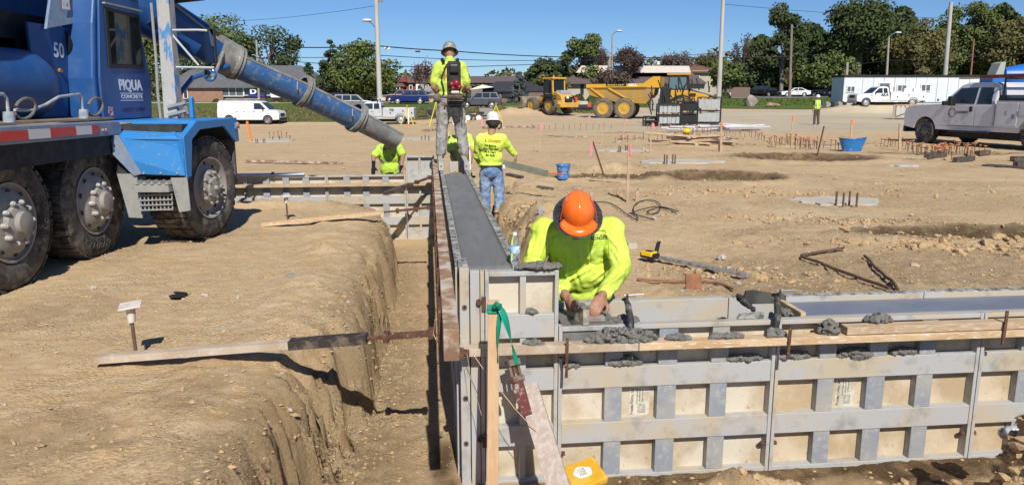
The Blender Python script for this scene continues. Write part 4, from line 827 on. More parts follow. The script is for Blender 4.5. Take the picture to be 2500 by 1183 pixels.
# ---- A: bending man with the orange hard hat (world coordinates)
A=thing('person','man in orange full brim hard hat and neon long sleeve shirt bending over the form','person',(.42,5.1,-.38),0,'workers in hi vis shirts',world=True)
hc=PY(1411,520,4.66)
shR=PY(1322,562,5.0); shL=PY(1500,560,5.0); hip=Vector((.53,5.32,.22)); chest=PY(1412,590,5.0); neck=PY(1410,545,4.93)
elR=PY(1292,668,4.86); elL=PY(1518,655,4.80)
wrR=PY(1382,722,4.42); wrL=PY(1470,722,4.42)
m=MB()
fd=Vector((-.02,-.80,-.60)); hr,hs,hf,hu=head(m,PY(1408,535,4.80),fd,(0,-.6,.8),.105)
m.cap(PY(1408,538,4.84),neck+Vector((0,.05,0)),.058,.065)
m.cap(elR,wrR,.04,.03); m.cap(elL,wrL,.04,.03); m.cap(neck,hip,.10,.11)
for k,kn,ft in((-1,V3(.36,4.98,-.16),V3(.34,5.36,-.36)),(1,V3(.70,4.98,-.16),V3(.72,5.36,-.36))):
    m.cap(hip+V3(.1*k,0,0),kn,.08,.06); m.cap(kn,ft,.055,.04)
# hands: his right (image left) on trowel handle, his left (image right) on the block
hand(m,wrR,PY(1402,757,4.32)-wrR,PY(1420,745,4.30)-wrR+Vector((.02,0,-.06)),side=-1,curl=.75,sc=1.04)
hand(m,wrL,PY(1452,757,4.30)-wrL,(-.5,-.1,-.8),side=1,curl=.62,sc=1.04)
finish_remesh(m,'body',skin,A,.0065,sm=2)
m=MB()
m.ell(chest+V3(0,.03,-.02),(.235,.155,.18)); m.ell(PY(1412,655,5.05),(.225,.165,.17)); m.ell(PY(1420,705,5.12),(.205,.16,.14)); m.ell(PY(1330,562,5.01),(.095,.10,.085)); m.ell(PY(1492,560,5.01),(.095,.10,.085))
m.cap(neck+V3(0,.05,-.02),chest,.10,.17); m.cap(shR,shL,.075,.075)
m.cap(shR+V3(.02,0,-.02),elR,.082,.062); m.cap(elR,elR+(wrR-elR)*.90,.060,.046)
m.cap(shL-V3(.02,0,.02),elL,.085,.066); m.cap(elL,elL+(wrL-elL)*.90,.064,.047)
m.ell(PY(1500,675,4.76),(.07,.08,.05)); m.ell(PY(1375,700,4.78),(.06,.08,.05)); m.ell(hip+V3(0,-.05,.05),(.19,.15,.12))
finish_remesh(m,'shirt',hiv,A,.0095,sm=3,disp=(.026,.09))
shirtA=[c for c in A.children if c.name.startswith('shirt')][0]
FO=[(1300,560,1288,640,1),(1318,580,1304,655,-1),(1335,560,1322,620,1),(1285,640,1320,650,1),(1290,625,1325,632,-1),(1350,705,1440,655,1),(1360,690,1450,640,-1),(1375,640,1392,700,1),(1400,650,1420,705,-1),(1385,620,1380,690,1),(1440,690,1500,640,1),(1450,705,1505,660,-1),(1500,590,1528,640,1),(1490,610,1515,660,-1),(1470,705,1525,665,1),(1480,690,1530,645,-1),(1490,720,1520,690,1),(1430,600,1438,660,1),(1345,600,1352,680,1),(1330,700,1375,715,1),(1452,640,1490,630,1),(1405,600,1410,640,-1),(1360,575,1340,600,1),(1478,570,1505,600,1)]
FS=[((PY(a,b,4.9)),(PY(c,d,4.9)),s_) for a,b,c,d,s_ in FO]; nv_=len(shirtA.data.vertices); co=np.empty(nv_*3); shirtA.data.vertices.foreach_get('co',co); co=co.reshape(-1,3); nr=np.array([v.normal[:] for v in shirtA.data.vertices]); oo=np.array(A['_org'][:]); wc=co+oo
sc_=4.9/np.maximum(wc[:,1],.1); px_=wc[:,0]*sc_; pz_=CZ+(wc[:,2]-CZ)*sc_; dsp=np.zeros(nv_)
for a,b,s_ in FS:
    ex,ez=b.x-a.x,b.z-a.z; t_=np.clip(((px_-a.x)*ex+(pz_-a.z)*ez)/(ex*ex+ez*ez),0,1); dd=np.hypot(px_-a.x-t_*ex,pz_-a.z-t_*ez); dsp+=s_*(.021*np.exp(-(dd/.011)**2)-.010*np.exp(-(dd/.028)**2))*np.sin(np.pi*np.clip(t_,.12,.88))
dsp+=.006*fbm(px_*22+pz_*6,pz_*30-px_*8,3,5); dsp*=np.clip(-nr[:,1]*2+.3,0,1); co+=nr*dsp[:,None]; shirtA.data.vertices.foreach_set('co',co.ravel()); shirtA.data.update()
m=MB(); m.ell(hip+V3(0,0,-.04),(.175,.15,.12))
for k,kn,ft in((-1,V3(.36,4.98,-.16),V3(.34,5.36,-.36)),(1,V3(.70,4.98,-.16),V3(.72,5.36,-.36))): m.cap(hip+V3(.1*k,0,-.03),kn,.105,.08); m.cap(kn,ft,.078,.06)
finish_remesh(m,'trousers',blackf,A,.016,sm=3,disp=(.02,.08))
for x in(.34,.72): MB().ell((x,5.32,-.40),(.055,.14,.06)).build('boot',boot,A,smooth=True)
hup=Vector((0.0,-.62,.78)); hfr=Vector((-.02,-.78,-.62))
carb=mat('brim_carbon',(.022,.022,.024),.35,0,c2=(.07,.07,.07),sc=60,lo=.48,hi=.52,spec=.6,stretch=(1,1,3))
hc2=PY(1411,520,4.70)
sh,(s_,f_,u_)=helmet(A,hc2-hup*.0,hup,hfr,hato,r=.122,brim='full',bm=carb,brimr=.172)
# orange front peak over the black brim
m=MB(); vs=[];fs=[]; n=14
for j,(q0) in enumerate((.97,1.2,1.44)):
    for i in range(n+1):
        t=R(32)+R(116)*i/n; qq=q0 if j<2 else (1.30+.16*math.sin((t-R(32))/R(116)*pi)**.5)
        vs.append(hc2+s_*(.122*.90*qq*math.cos(t))+f_*(.122*1.06*qq*math.sin(t))+u_*(.016-.011*j))
for j in range(2):
    for i in range(n): a=j*(n+1)+i; fs.append((a,a+1,a+n+2,a+n+1))
o=m.add(vs,fs).build('peak',hato,sh,org=tuple(A['_org']),smooth=True); q=o.modifiers.new('s','SOLIDIFY'); q.thickness=.006
for k in(-1,1):
    m=MB().tube([hc2+s_*(k*.122*(.93-.38*q**1.2))+f_*(.10*(1-q)-.02)+u_*(.02+.108*math.sin(q*pi/2)) for q in np.linspace(0,1,7)],.0035,6); m.build('shell_groove',mat('hat_groove',(.5,.07,.006),.4),sh,org=tuple(A['_org']),smooth=True)
MB().tube([hc2+s_*(.112*math.cos(q))+f_*(.137*math.sin(q))+u_*.004 for q in np.linspace(R(200),R(340),14)],.008,6).build('suspension_band',blackf,sh,org=tuple(A['_org']),smooth=True)
# print + pocket on the shirt
tk=mat('shirt_ink',(.03,.05,.03),.7)
def onshirt(px,py): # first hit of the pixel ray with the torso ellipsoids (approx. front)
    return PY(px,py,4.83)
cx=(Vector((1,0,0.02))); cy=Vector((0,-.32,.95))
shirt=[c for c in A.children if c.name.startswith('shirt')][0]
from mathutils.bvhtree import BVHTree
bpy.context.view_layer.update()
def project(par,shirt,o,shift=.0035):
    bv=BVHTree.FromPolygons([v.co for v in shirt.data.vertices],[p.vertices[:] for p in shirt.data.polygons])
    org=Vector(par['_org'])
    for v in o.data.vertices:
        d=(v.co+org-CAM).normalized(); h=bv.ray_cast(CAM-org,d)
        if h[0] is not None: v.co=h[0]-d*shift
def printtext(par,shirt,s_,px,py,size,width,rot=0,mt=None,Yd=4.83,bold=.0008,nm='print'):
    o=text(s_,nm,mt or tk,par,TM(PY(px,py,Yd),(math.cos(rot),0,math.sin(rot)),(-math.sin(rot)*.3,-.2,1)),size,width,bold=bold); project(par,shirt,o); return o
printtext(A,shirt,'B.CONCRETE',1463,581,.034,.105,R(4))
def strip(par,shirt,pts,wd,mt,nm,Yd=4.83,shift=.003):
    vs=[];fs=[]
    P_=[PY(x,y,Yd) for x,y in pts]
    for i,p in enumerate(P_):
        d=(P_[min(i+1,len(P_)-1)]-P_[max(i-1,0)]).normalized(); s2=Vector((d.z,0,-d.x))*wd/2; vs+=[p-s2,p+s2]
    for i in range(len(P_)-1): fs.append((2*i,2*i+1,2*i+3,2*i+2))
    o=MB().add(vs,fs).build(nm,mt,par); project(par,shirt,o,shift); return o
def seg(a,b,n=5): return [(a[0]+(b[0]-a[0])*i/n,a[1]+(b[1]-a[1])*i/n) for i in range(n+1)]
for pl in ([(1451,573),(1452,567),(1462,562),(1479,565),(1479,573),(1451,573)],[(1454,567),(1458,562),(1464,561)],[(1468,563),(1474,560),(1478,563)]):
    q=[]; 
    for i in range(len(pl)-1): q+=seg(pl[i],pl[i+1],3)
    strip(A,shirt,q,.0028,tk,'logo_line')
seamm=mat('seam',(.25,.44,.01),.8)
for a_,b_ in(((1441,592),(1487,590)),((1441,597),(1487,595)),((1442,592),(1443,640)),((1486,592),(1485,632)),((1443,640),(1462,645)),((1462,645),(1485,632))): strip(A,shirt,seg(a_,b_),.0032,seamm,'pocket_seam')
# trowel, float block in his hands
t=thing('steel_trowel','steel finishing trowel with dark handle under the right hand','trowel',PY(1410,785,4.26),0,None,world=True)
z0=.274
def TZp(px,py,z): return G(px,py,z)
MB().prism([TZp(1386,775,z0),TZp(1422,762,z0),TZp(1440,784,z0),TZp(1396,790,z0)],(0,0,.003)).build('blade',mat('bright_steel',(.55,.55,.54),.3,.9,c2=(.3,.3,.29),sc=30),t)
h0=PY(1402,738,4.34); h1=PY(1404,757,4.24)
MB().cyl(h0,h1,.017,.019,n=14).build('handle',mat('handle_dark',(.05,.015,.015),.4),t,smooth=True,ang=40)
MB().cyl(h1,h1+(h1-h0).normalized()*.012,.019,.012,n=14).build('handle_cap',black,t,smooth=True,ang=30)
MB().beam(TZp(1412,778,z0+.003),h0+V3(0,0,-.012),.012,.012).build('shank',steel,t)
t=thing('wood_block','mortar caked wooden block held between both hands on the form','timber',PY(1436,775,4.24),0,None,world=True)
k0=W(.735,.005,.268); k1=W(.68,.22,.268)
blk=mat('block_wood',(.52,.44,.31),.85,c2=(.25,.23,.2),sc=7,lo=.5,hi=.6)
dd_=(k1-k0).normalized(); sx=Vector((dd_.y,-dd_.x,0))
MB().prism([k0-sx*.02,k0+sx*.02,k0+sx*.02+V3(0,0,.10),k0-sx*.02+V3(0,0,.10)],k1-k0).build('block',blk,t,bev=.003)
m=MB()
for i in range(14):
    q=random.random(); m.ell(k0+(k1-k0)*q+sx*random.uniform(-.02,.02)+V3(0,0,.10+random.uniform(0,.012)),(.016,.018,.011),nu=7,nv=5)
finish_remesh(m,'mortar_crust',mortm,t,.007,sm=1,disp=(.01,.02))
MB().wbox(.76,.86,.06,.12,.269,.300).build('side_wedge',mat('red_brown_wood',(.20,.12,.10),.85,c2=(.3,.27,.23),sc=14),t,bev=.003)
# ---- generic standing figure, local coordinates: faces +y, x to its right
def legs(m,hip,kneeL,kneeR,footL,footR,r=(.10,.075,.06),hw=.09):
    for s_,k,f in((-1,kneeL,footL),(1,kneeR,footR)): m.cap(hip+V3(s_*hw,0,-.02),V3(*k),r[0],r[1]); m.cap(V3(*k),V3(*f),r[1],r[2])
def boots(t,fs,mt=boot):
    for f,rz in fs:
        Rm=Euler((0,0,rz)).to_matrix(); m=MB(); m.ell(V3(*f)+Rm@V3(0,.06,-.03),(.048,.13,.045),Rm,12,8); m.cap(V3(*f)+V3(0,0,.06),V3(*f)-V3(0,0,.03),.058,.056); finish_remesh(m,'boot',mt,t,.014,org=(0,0,0),sm=2)
# ---- B: man standing on the wall, back to camera, with vibrator backpack
bp=W(.17,7.0,.70); B=thing('person','man standing on the long wall wearing a motor backpack, grey trousers and boots','person',bp,TH+0.0,'workers in hi vis shirts')
k=.94
m=MB(); head(m,V3(0,.10,1.58)*k,(0,.85,-.52),(0,.5,.85)); m.cap(V3(0,.04,1.50)*k,V3(0,-.01,1.36)*k,.055,.07)
m.cap(V3(0,0,1.3)*k,V3(0,0,.95)*k,.08,.08)
m.cap(V3(-.235,0,1.16)*k,V3(-.255,-.02,1.06)*k,.045,.042); m.cap(V3(-.255,-.02,1.06)*k,V3(-.15,.14,.90)*k,.042,.03)
m.cap(V3(.235,0,1.16)*k,V3(.27,.0,1.06)*k,.045,.042); m.cap(V3(.27,0,1.06)*k,V3(.22,.25,1.0)*k,.042,.03)
legs(m,V3(0,0,.85)*k,(-.12,.03,.46),(.12,.03,.46),(-.15,0,.08),(.18,0,.08),(.052,.042,.036))
hand(m,V3(-.15,.14,.90)*k,(.3,.8,-.2),(.5,0,-.6),-1,.6,.95); hand(m,V3(.22,.25,1.0)*k,(-.3,.8,-.1),(-.5,0,-.6),1,.6,.95)
finish_remesh(m,'body',skin,B,.012,org=(0,0,0),sm=2)
m=MB(); m.ell(V3(0,0,1.30)*k,(.20,.125,.16)); m.ell(V3(0,0,1.08)*k,(.185,.12,.17)); m.ell(V3(0,0,.95)*k,(.185,.125,.09)); m.cap(V3(-.16,0,1.38)*k,V3(.16,0,1.38)*k,.07); m.cap(V3(0,.0,1.46)*k,V3(0,0,1.36)*k,.065,.10)
for s_ in(-1,1): m.cap(V3(s_*.18,0,1.37)*k,V3(s_*.24,-.0,1.14)*k,.075,.070)
shB=finish_remesh(m,'shirt',hiv2,B,.013,org=(0,0,0),sm=2,disp=(.032,.07))
m=MB(); m.ell(V3(0,-.01,.87)*k,(.185,.145,.13)); legs(m,V3(0,0,.84)*k,(-.125,.03,.46),(.135,.03,.46),(-.15,0,.07),(.18,0,.07),(.112,.088,.078),.085)
finish_remesh(m,'trousers',greyp,B,.013,org=(0,0,0),sm=2,disp=(.04,.07))
boots(B,[((-.15,0,.055),R(12)),((.18,0,.055),R(-10))])
B['_org']=(0,0,0)
helmet(B,V3(0,.085,1.605)*k,(0,.42,.9),(0,.9,-.42),mat('hard_hat_dusty',(.17,.165,.155),.6,c2=(.34,.33,.30),sc=14),r=.115,brim='full',brimr=.138)
# backpack vibrator motor
MB().box((.05,-.17,1.22*k),(.19,.10,.42)).build('backpack_frame',blackf,B,org=(0,0,0),bev=.03)
MB().box((.05,-.235,1.33*k),(.13,.06,.12)).build('air_filter',black,B,org=(0,0,0),bev=.02)
m=MB(); 
for x,z,r in((.0,1.10,.05),(.07,1.12,.055),(.11,1.06,.04),(.02,1.04,.04)): m.ell((x+.01,-.22,z*k),(r,.045,r*.9))
m.build('red_engine',mat('engine_red',(.30,.012,.03),.35,c2=(.05,.03,.03),sc=16,lo=.5,hi=.55),B,org=(0,0,0),smooth=True)
MB().box((.06,-.24,.985*k),(.12,.08,.04)).build('fuel_tank',mat('tank_pinkwhite',(.65,.5,.48),.5),B,org=(0,0,0),bev=.015)
MB().box((.06,-.20,.93*k),(.22,.12,.03)).build('engine_mount',steel,B,org=(0,0,0),bev=.005)
for z in(.90,.865): MB().beam((-.05,-.26,z*k),(.17,-.26,z*k),.015,.012).build('mount_bar',steel,B,org=(0,0,0))
MB().box((.06,-.165,.76*k),(.17,.012,.26)).build('hip_plate',blackf,B,org=(0,0,0),bev=.005)
for x in(-.035,.155): MB().beam((x,-.18,.92*k),(x+.01,-.18,.58*k),.012,.012).build('frame_leg',black,B,org=(0,0,0))
for s_ in(-1,1): MB().tube([(s_*.09,-.12,1.44*k),(s_*.11,-.02,1.475*k),(s_*.12,.10,1.38*k)],.022,8).build('shoulder_strap',blackf,B,org=(0,0,0),smooth=True)
MB().tube([(-.05,-.14,1.40*k),(-.13,-.125,1.2*k),(-.09,-.145,1.0*k),(-.12,-.12,.92*k)],.010,6).build('strap',blackf,B,org=(0,0,0),smooth=True)
MB().tube([(.14,-.2,.95*k),(.22,-.12,.90*k),(.24,.0,.98*k),(.22,.3,.98*k)],.018,7).build('vibrator_hose',black,B,org=(0,0,0),smooth=True)
for c_,r_ in((V3(-.19,-.06,.90)*k,(.07,.06,.065)),(V3(.20,-.04,.87)*k,(.05,.06,.10))): MB().ell(c_,r_).build('tool_pouch',mat('pouch_leather',(.10,.08,.06),.8,c2=(.2,.17,.13),sc=16),B,org=(0,0,0),smooth=True)
MB().tube([(.19*math.cos(q)*1.0,.145*math.sin(q),.92*k) for q in np.linspace(0,2*pi,20)],.018,6).build('tool_belt',mat('pouch_leather',(0,0,0)),B,org=(0,0,0),smooth=True)
text('H.B. CONCRETE','shirt_print',mat('print_red',(.6,.12,.05),.7),B,TM((-.085,-.122,1.27*k),(0,0,-1),(1,0,0)),.035,.17,bold=.001)
MB().box((-.085,-.158,.81*k),(.025,.004,.035)).build('trouser_patch',mat('patch_red',(.3,.03,.03),.7),B,org=(0,0,0))
# ---- C: white hard hat man, back to camera, carrying a board
cp=PY(1200,540,11.55); cz=tz(cp.x,cp.y); cp.z=-.42
C=thing('person','man in white hard hat, neon shirt and blue jeans seen from behind','person',cp,R(3),'workers in hi vis shirts')
m=MB(); head(m,V3(.03,.03,1.60),(-.1,1,-.3),(0,.25,1)); m.cap(V3(.02,.0,1.52),V3(0,-.01,1.42),.058,.07); m.cap(V3(0,0,1.3),V3(0,0,.95),.08,.08)
rs,re,rw=V3(.17,0,1.36),V3(.29,.10,1.20),V3(.375,.14,1.10); ls,le,lw=V3(-.18,.0,1.34),V3(-.21,.12,1.08),V3(-.14,.32,.95)
m.cap(re,rw,.042,.03); hand(m,rw,(.12,.05,-1),(-1,.2,0),-1,.8,1.05); m.cap(ls,le,.05,.04); m.cap(le,lw,.042,.03); hand(m,lw,(.2,.9,-.2),(.3,0,-1),-1,.7,1)
legs(m,V3(0,0,.88),(-.10,.04,.48),(.12,.03,.48),(-.08,.02,.08),(.13,-.05,.08),(.052,.042,.036)); finish_remesh(m,'body',mat('skin_tan',(.36,.20,.13),.55),C,.011,org=(0,0,0),sm=2)
m=MB(); m.ell((0,0,1.28),(.205,.13,.17)); m.ell((-.005,0,1.08),(.18,.125,.17)); m.ell((-.01,0,.96),(.18,.13,.10)); m.cap((-.15,0,1.38),(.15,0,1.38),.07); m.cap((0,0,1.45),(0,0,1.36),.062,.10)
m.cap(rs,re,.075,.060); m.cap(re,re+(rw-re)*.85,.06,.045); m.cap(ls,le,.075,.06); m.cap(le,le+(lw-le)*.85,.058,.044)
shC=finish_remesh(m,'shirt',hiv,C,.012,org=(0,0,0),sm=2,disp=(.032,.07))
m=MB(); m.ell((0,-.01,.88),(.165,.135,.13)); legs(m,V3(0,0,.86),(-.095,.04,.48),(.125,.03,.48),(-.08,.02,.05),(.13,-.05,.05),(.10,.082,.075),.085)
finish_remesh(m,'jeans',jean,C,.012,org=(0,0,0),sm=2,disp=(.035,.07)); boots(C,[((-.08,.02,.055),R(10)),((.13,-.05,.055),R(-25))])
C['_org']=(0,0,0)
helmet(C,V3(.03,.015,1.635),(0,.2,1),(-.1,1,-.25),hatw,r=.118,brim='cap')
MB().lathe([(.095,-.02),(.108,-.02),(.108,.02),(.095,.02)],(.03,.01,1.60),(0,.15,1),20).build('headband',blackf,C,org=(0,0,0),smooth=True,ang=40)
MB().ell((.03,-.02,1.575),(.085,.085,.06)).build('hair',hair,C,org=(0,0,0),smooth=True)
MB().tube([(.12,-.02,1.62),(.155,-.02,1.60),(.15,0,1.53),(.11,.02,1.50)],.012,6).build('earmuff_arm',black,C,org=(0,0,0),smooth=True)
text('MAC','hat_print',tk,C,TM((.03,-.115,1.70),(1,0,0),(0,.25,1)),.022,.05)
MB().box((0,0,.955),(.34,.27,.03)).build('belt',blackf,C,org=(0,0,0),bev=.02)
MB().ell((.185,-.06,.93),(.03,.03,.045)).build('tape_pouch',mat('pouch_white',(.6,.6,.58),.5),C,org=(0,0,0),smooth=True)
def printC(s_,x,z,size,wd,mt):
    o=text(s_,'shirt_print',mt,C,TM((x,-.2,z),(1,0,-.08),(.08,0,1)),size,wd,bold=.0012,org=(0,0,0),shear=.2)
    bv=BVHTree.FromPolygons([v.co for v in shC.data.vertices],[p.vertices[:] for p in shC.data.polygons])
    for v in o.data.vertices:
        h=bv.ray_cast(Vector((v.co.x,-.6,v.co.z)),Vector((0,1,0)))
        if h[0] is not None: v.co=h[0]-Vector((0,.006,0))
printC('B. CONCRETE',.02,1.33,.05,.24,mat('print_red',(0,0,0)))
for i,s_ in enumerate(('We Believe','Give Your Best','Be A Team','Be Safe')): printC(s_,-.02+.01*(i==1),1.265-.048*i,.048,(.17,.24,.18,.14)[i],tk)
# board he carries
b0=PY(1228,398,11.75); b1=PY(1337,424,11.55)
tag(MB().beam(b0,b1,.04,.10).build('grey_plank',mat('grey_green_plank',(.16,.165,.12),.8,c2=(.22,.22,.17),sc=6),org=b0,bev=.003),'grey green plank carried in the right hand of the man with the white hat','plank')
tag(MB().beam(b1+V3(0,0,0),b1+V3(.25,0,.005),.02,.015).build('red_hand_tool',mat('red_paint',(.6,.05,.03),.5),org=b1),'short red tool handle sticking out beyond the plank end','handle')
# ---- D: crouching man under the chute end, E: man hidden behind the standing man
dp_=PY(952,395,12.9); dp_.z=-.55
D=thing('person','mud spattered man leaning on the cross wall beneath the chute mouth','person',dp_,R(184),'workers in hi vis shirts')
def loc(t,p): return t.matrix_basis.inverted()@p if True else p
Mi=(Matrix.Translation(D.location)@Matrix.Rotation(R(184),4,'Z')).inverted()
hl=Mi@PY(912,408,12.28); hr_=Mi@PY(980,404,12.30); sl2=Mi@PY(930,362,12.75); sr2=Mi@PY(972,360,12.75); el2=Mi@PY(912,382,12.6); er2=Mi@PY(984,378,12.6)
m=MB(); head(m,Mi@PY(951,345,12.55),(0,.8,-.6),(0,.5,.85)); m.cap(Mi@PY(951,352,12.62),Mi@PY(951,366,12.8),.055,.065)
for s_,e_,h_ in((sl2,el2,hl),(sr2,er2,hr_)): m.cap(s_,e_,.048,.04); m.cap(e_,h_,.04,.03); hand(m,h_,(0,.6,-.5),(0,-.4,-1),1,.5,1)
hipd=V3(0,-.02,.72); m.cap(V3(0,0,1.1),hipd,.08,.08); legs(m,hipd,(-.11,.1,.42),(.11,.1,.42),(-.12,0,.08),(.12,0,.08),(.052,.042,.036)); finish_remesh(m,'body',mat('skin_tan',(0,0,0)),D,.012,org=(0,0,0),sm=2)
m=MB(); m.cap(sl2,sr2,.075); m.cap(sl2,sl2+(el2-sl2)*.8,.08,.07); m.cap(sr2,sr2+(er2-sr2)*.8,.08,.07); c_=(sl2+sr2)/2; m.ell(c_+V3(0,-.02,-.12),(.20,.14,.18)); m.ell(c_+V3(0,-.04,-.34),(.18,.135,.2))
finish_remesh(m,'shirt',hivd,D,.013,org=(0,0,0),sm=3,disp=(.02,.08))
m=MB(); m.ell(hipd,(.17,.14,.13)); legs(m,hipd,(-.11,.1,.42),(.11,.1,.42),(-.12,0,.06),(.12,0,.06),(.10,.08,.07)); finish_remesh(m,'trousers',darkp,D,.016,org=(0,0,0),sm=3); boots(D,[((-.12,0,.05),0),((.12,0,.05),0)])
D['_org']=(0,0,0); helmet(D,Mi@PY(951,338,12.5),(0,.5,.85),(0,.85,-.5),hatw,r=.118,brim='cap')
ep=PY(1125,395,12.6); ep.z=-.5
E_=thing('person','partly hidden man in a green shirt crouching behind the standing man\'s legs','person',ep,0,'workers in hi vis shirts')
Mi=Matrix.Translation(-Vector(ep)); s1_=Mi@PY(1142,335,12.5); e1=Mi@PY(1154,362,12.4); h1=Mi@PY(1150,386,12.3); s2_=Mi@PY(1103,340,12.6)
e2=Mi@PY(1100,365,12.5); h2=Mi@PY(1112,392,12.4)
m=MB(); head(m,Mi@PY(1122,300,12.45),(0,-.8,-.6),(0,-.5,.85)); m.cap(Mi@PY(1122,310,12.5),Mi@PY(1122,330,12.6),.055,.06)
for a_,b_,c_ in((s1_,e1,h1),(s2_,e2,h2)): m.cap(a_,b_,.048,.04); m.cap(b_,c_,.04,.032); hand(m,c_,(0,-.2,-1),(-1,0,0),1,.9,1.05)
hipe=V3(0,.1,.62); m.cap(V3(0,0,.95),hipe,.08,.08); legs(m,hipe,(-.12,-.12,.42),(.12,-.12,.42),(-.12,.08,.08),(.12,.08,.08),(.052,.042,.036)); finish_remesh(m,'body',skin,E_,.012,org=(0,0,0),sm=2)
m=MB(); m.cap(s1_,s2_,.07); m.cap(s1_,e1,.075,.062); m.cap(s2_,e2,.075,.062); c_=(s1_+s2_)/2; m.ell(c_+V3(0,.02,-.12),(.19,.13,.17)); m.ell(c_+V3(0,.05,-.3),(.17,.13,.17)); finish_remesh(m,'shirt',hiv2,E_,.014,org=(0,0,0),sm=3,disp=(.02,.08))
m=MB(); m.ell(hipe,(.17,.14,.13)); legs(m,hipe,(-.12,-.12,.42),(.12,-.12,.42),(-.12,.08,.06),(.12,.08,.06),(.1,.08,.07)); finish_remesh(m,'trousers',darkp,E_,.016,org=(0,0,0),sm=3); boots(E_,[((-.12,.08,.05),pi),((.12,.08,.05),pi)],darkp)
E_['_org']=(0,0,0); helmet(E_,Mi@PY(1122,292,12.42),(0,-.5,.85),(0,-.85,-.5),hatw,r=.118,brim='cap')
t=thing('grade_staff','white and red staff with a yellow receiver held beside the standing man','staff',PY(1148,452,12.1),0,None,world=True)
a_=PY(1146,350,12.28); b_=PY(1150,462,11.9)
MB().cyl(a_,b_,.013,n=8).build('staff',mat('staff_white',(.7,.68,.66),.5,c2=(.6,.2,.12),sc=5,lo=.52,hi=.54,stretch=(1,1,3)),t)
MB().box(PY(1149,432,11.98),(.055,.04,.14)).build('receiver',mat('rec_yellow',(.7,.42,.02),.4,c2=(.25,.12,.02),sc=14),t,bev=.008)
MB().box(PY(1156,431,11.96),(.06,.03,.03)).build('receiver_clamp',black,t,bev=.005)
# ---- F: distant worker
fp=T(1992,305)
Fp=thing('person','distant worker in white hard hat and reflective vest standing on the gravel','person',fp,R(10),'workers in hi vis shirts')
fs_=1.06; fY=fp.y
m=MB(); head(m,V3(0,0,1.60),(0,1,-.1),(0,0,1)); m.cap(V3(0,0,1.5),V3(0,0,1.4),.055,.07); m.cap(V3(0,0,1.3),V3(0,0,.95),.08,.08)
for s_ in(-1,1): m.cap(V3(s_*.2,0,1.36),V3(s_*.25,-.02,1.10),.05,.042); m.cap(V3(s_*.25,-.02,1.10),V3(s_*.22,.08,.86),.042,.03); hand(m,V3(s_*.22,.08,.86),(0,.1,-1),(-s_,0,0),1,.5)
legs(m,V3(0,0,.88),(-.10,.04,.48),(.10,.0,.48),(-.10,.02,.08),(.12,-.05,.08),(.052,.042,.036)); finish_remesh(m,'body',mat('skin_tan',(0,0,0)),Fp,.016,org=(0,0,0),sm=2)
m=MB(); m.ell((0,0,1.25),(.20,.13,.2)); m.ell((0,0,1.0),(.18,.13,.15)); m.cap((-.12,0,1.40),(.12,0,1.40),.06); finish_remesh(m,'vest',mat('vest_lime',(.45,.85,.06),.7),Fp,.018,org=(0,0,0),sm=2)
for x in(-.1,.1): MB().box((x,-.13,1.2),(.04,.02,.40)).build('reflective_stripe',mat('reflective',(.6,.65,.55),.3),Fp,org=(0,0,0))
m=MB(); 
for s_ in(-1,1): m.cap(V3(s_*.2,0,1.36),V3(s_*.24,-.01,1.2),.066,.06)
m.build('sleeves',blackf,Fp,org=(0,0,0),smooth=True)
m=MB(); m.ell((0,0,.9),(.165,.13,.13)); legs(m,V3(0,0,.86),(-.10,.04,.48),(.10,0,.48),(-.10,.02,.06),(.12,-.05,.06),(.10,.08,.07)); finish_remesh(m,'trousers',mat('brown_trousers',(.09,.065,.05),.9),Fp,.018,org=(0,0,0),sm=2)
boots(Fp,[((-.1,.02,.05),0),((.12,-.05,.05),0)],mat('white_boots',(.55,.53,.5),.8)); Fp['_org']=(0,0,0)
helmet(Fp,V3(0,0,1.63),(0,0,1),(0,1,0),hatw,r=.13,brim='cap'); Fp.scale=(fs_,)*3
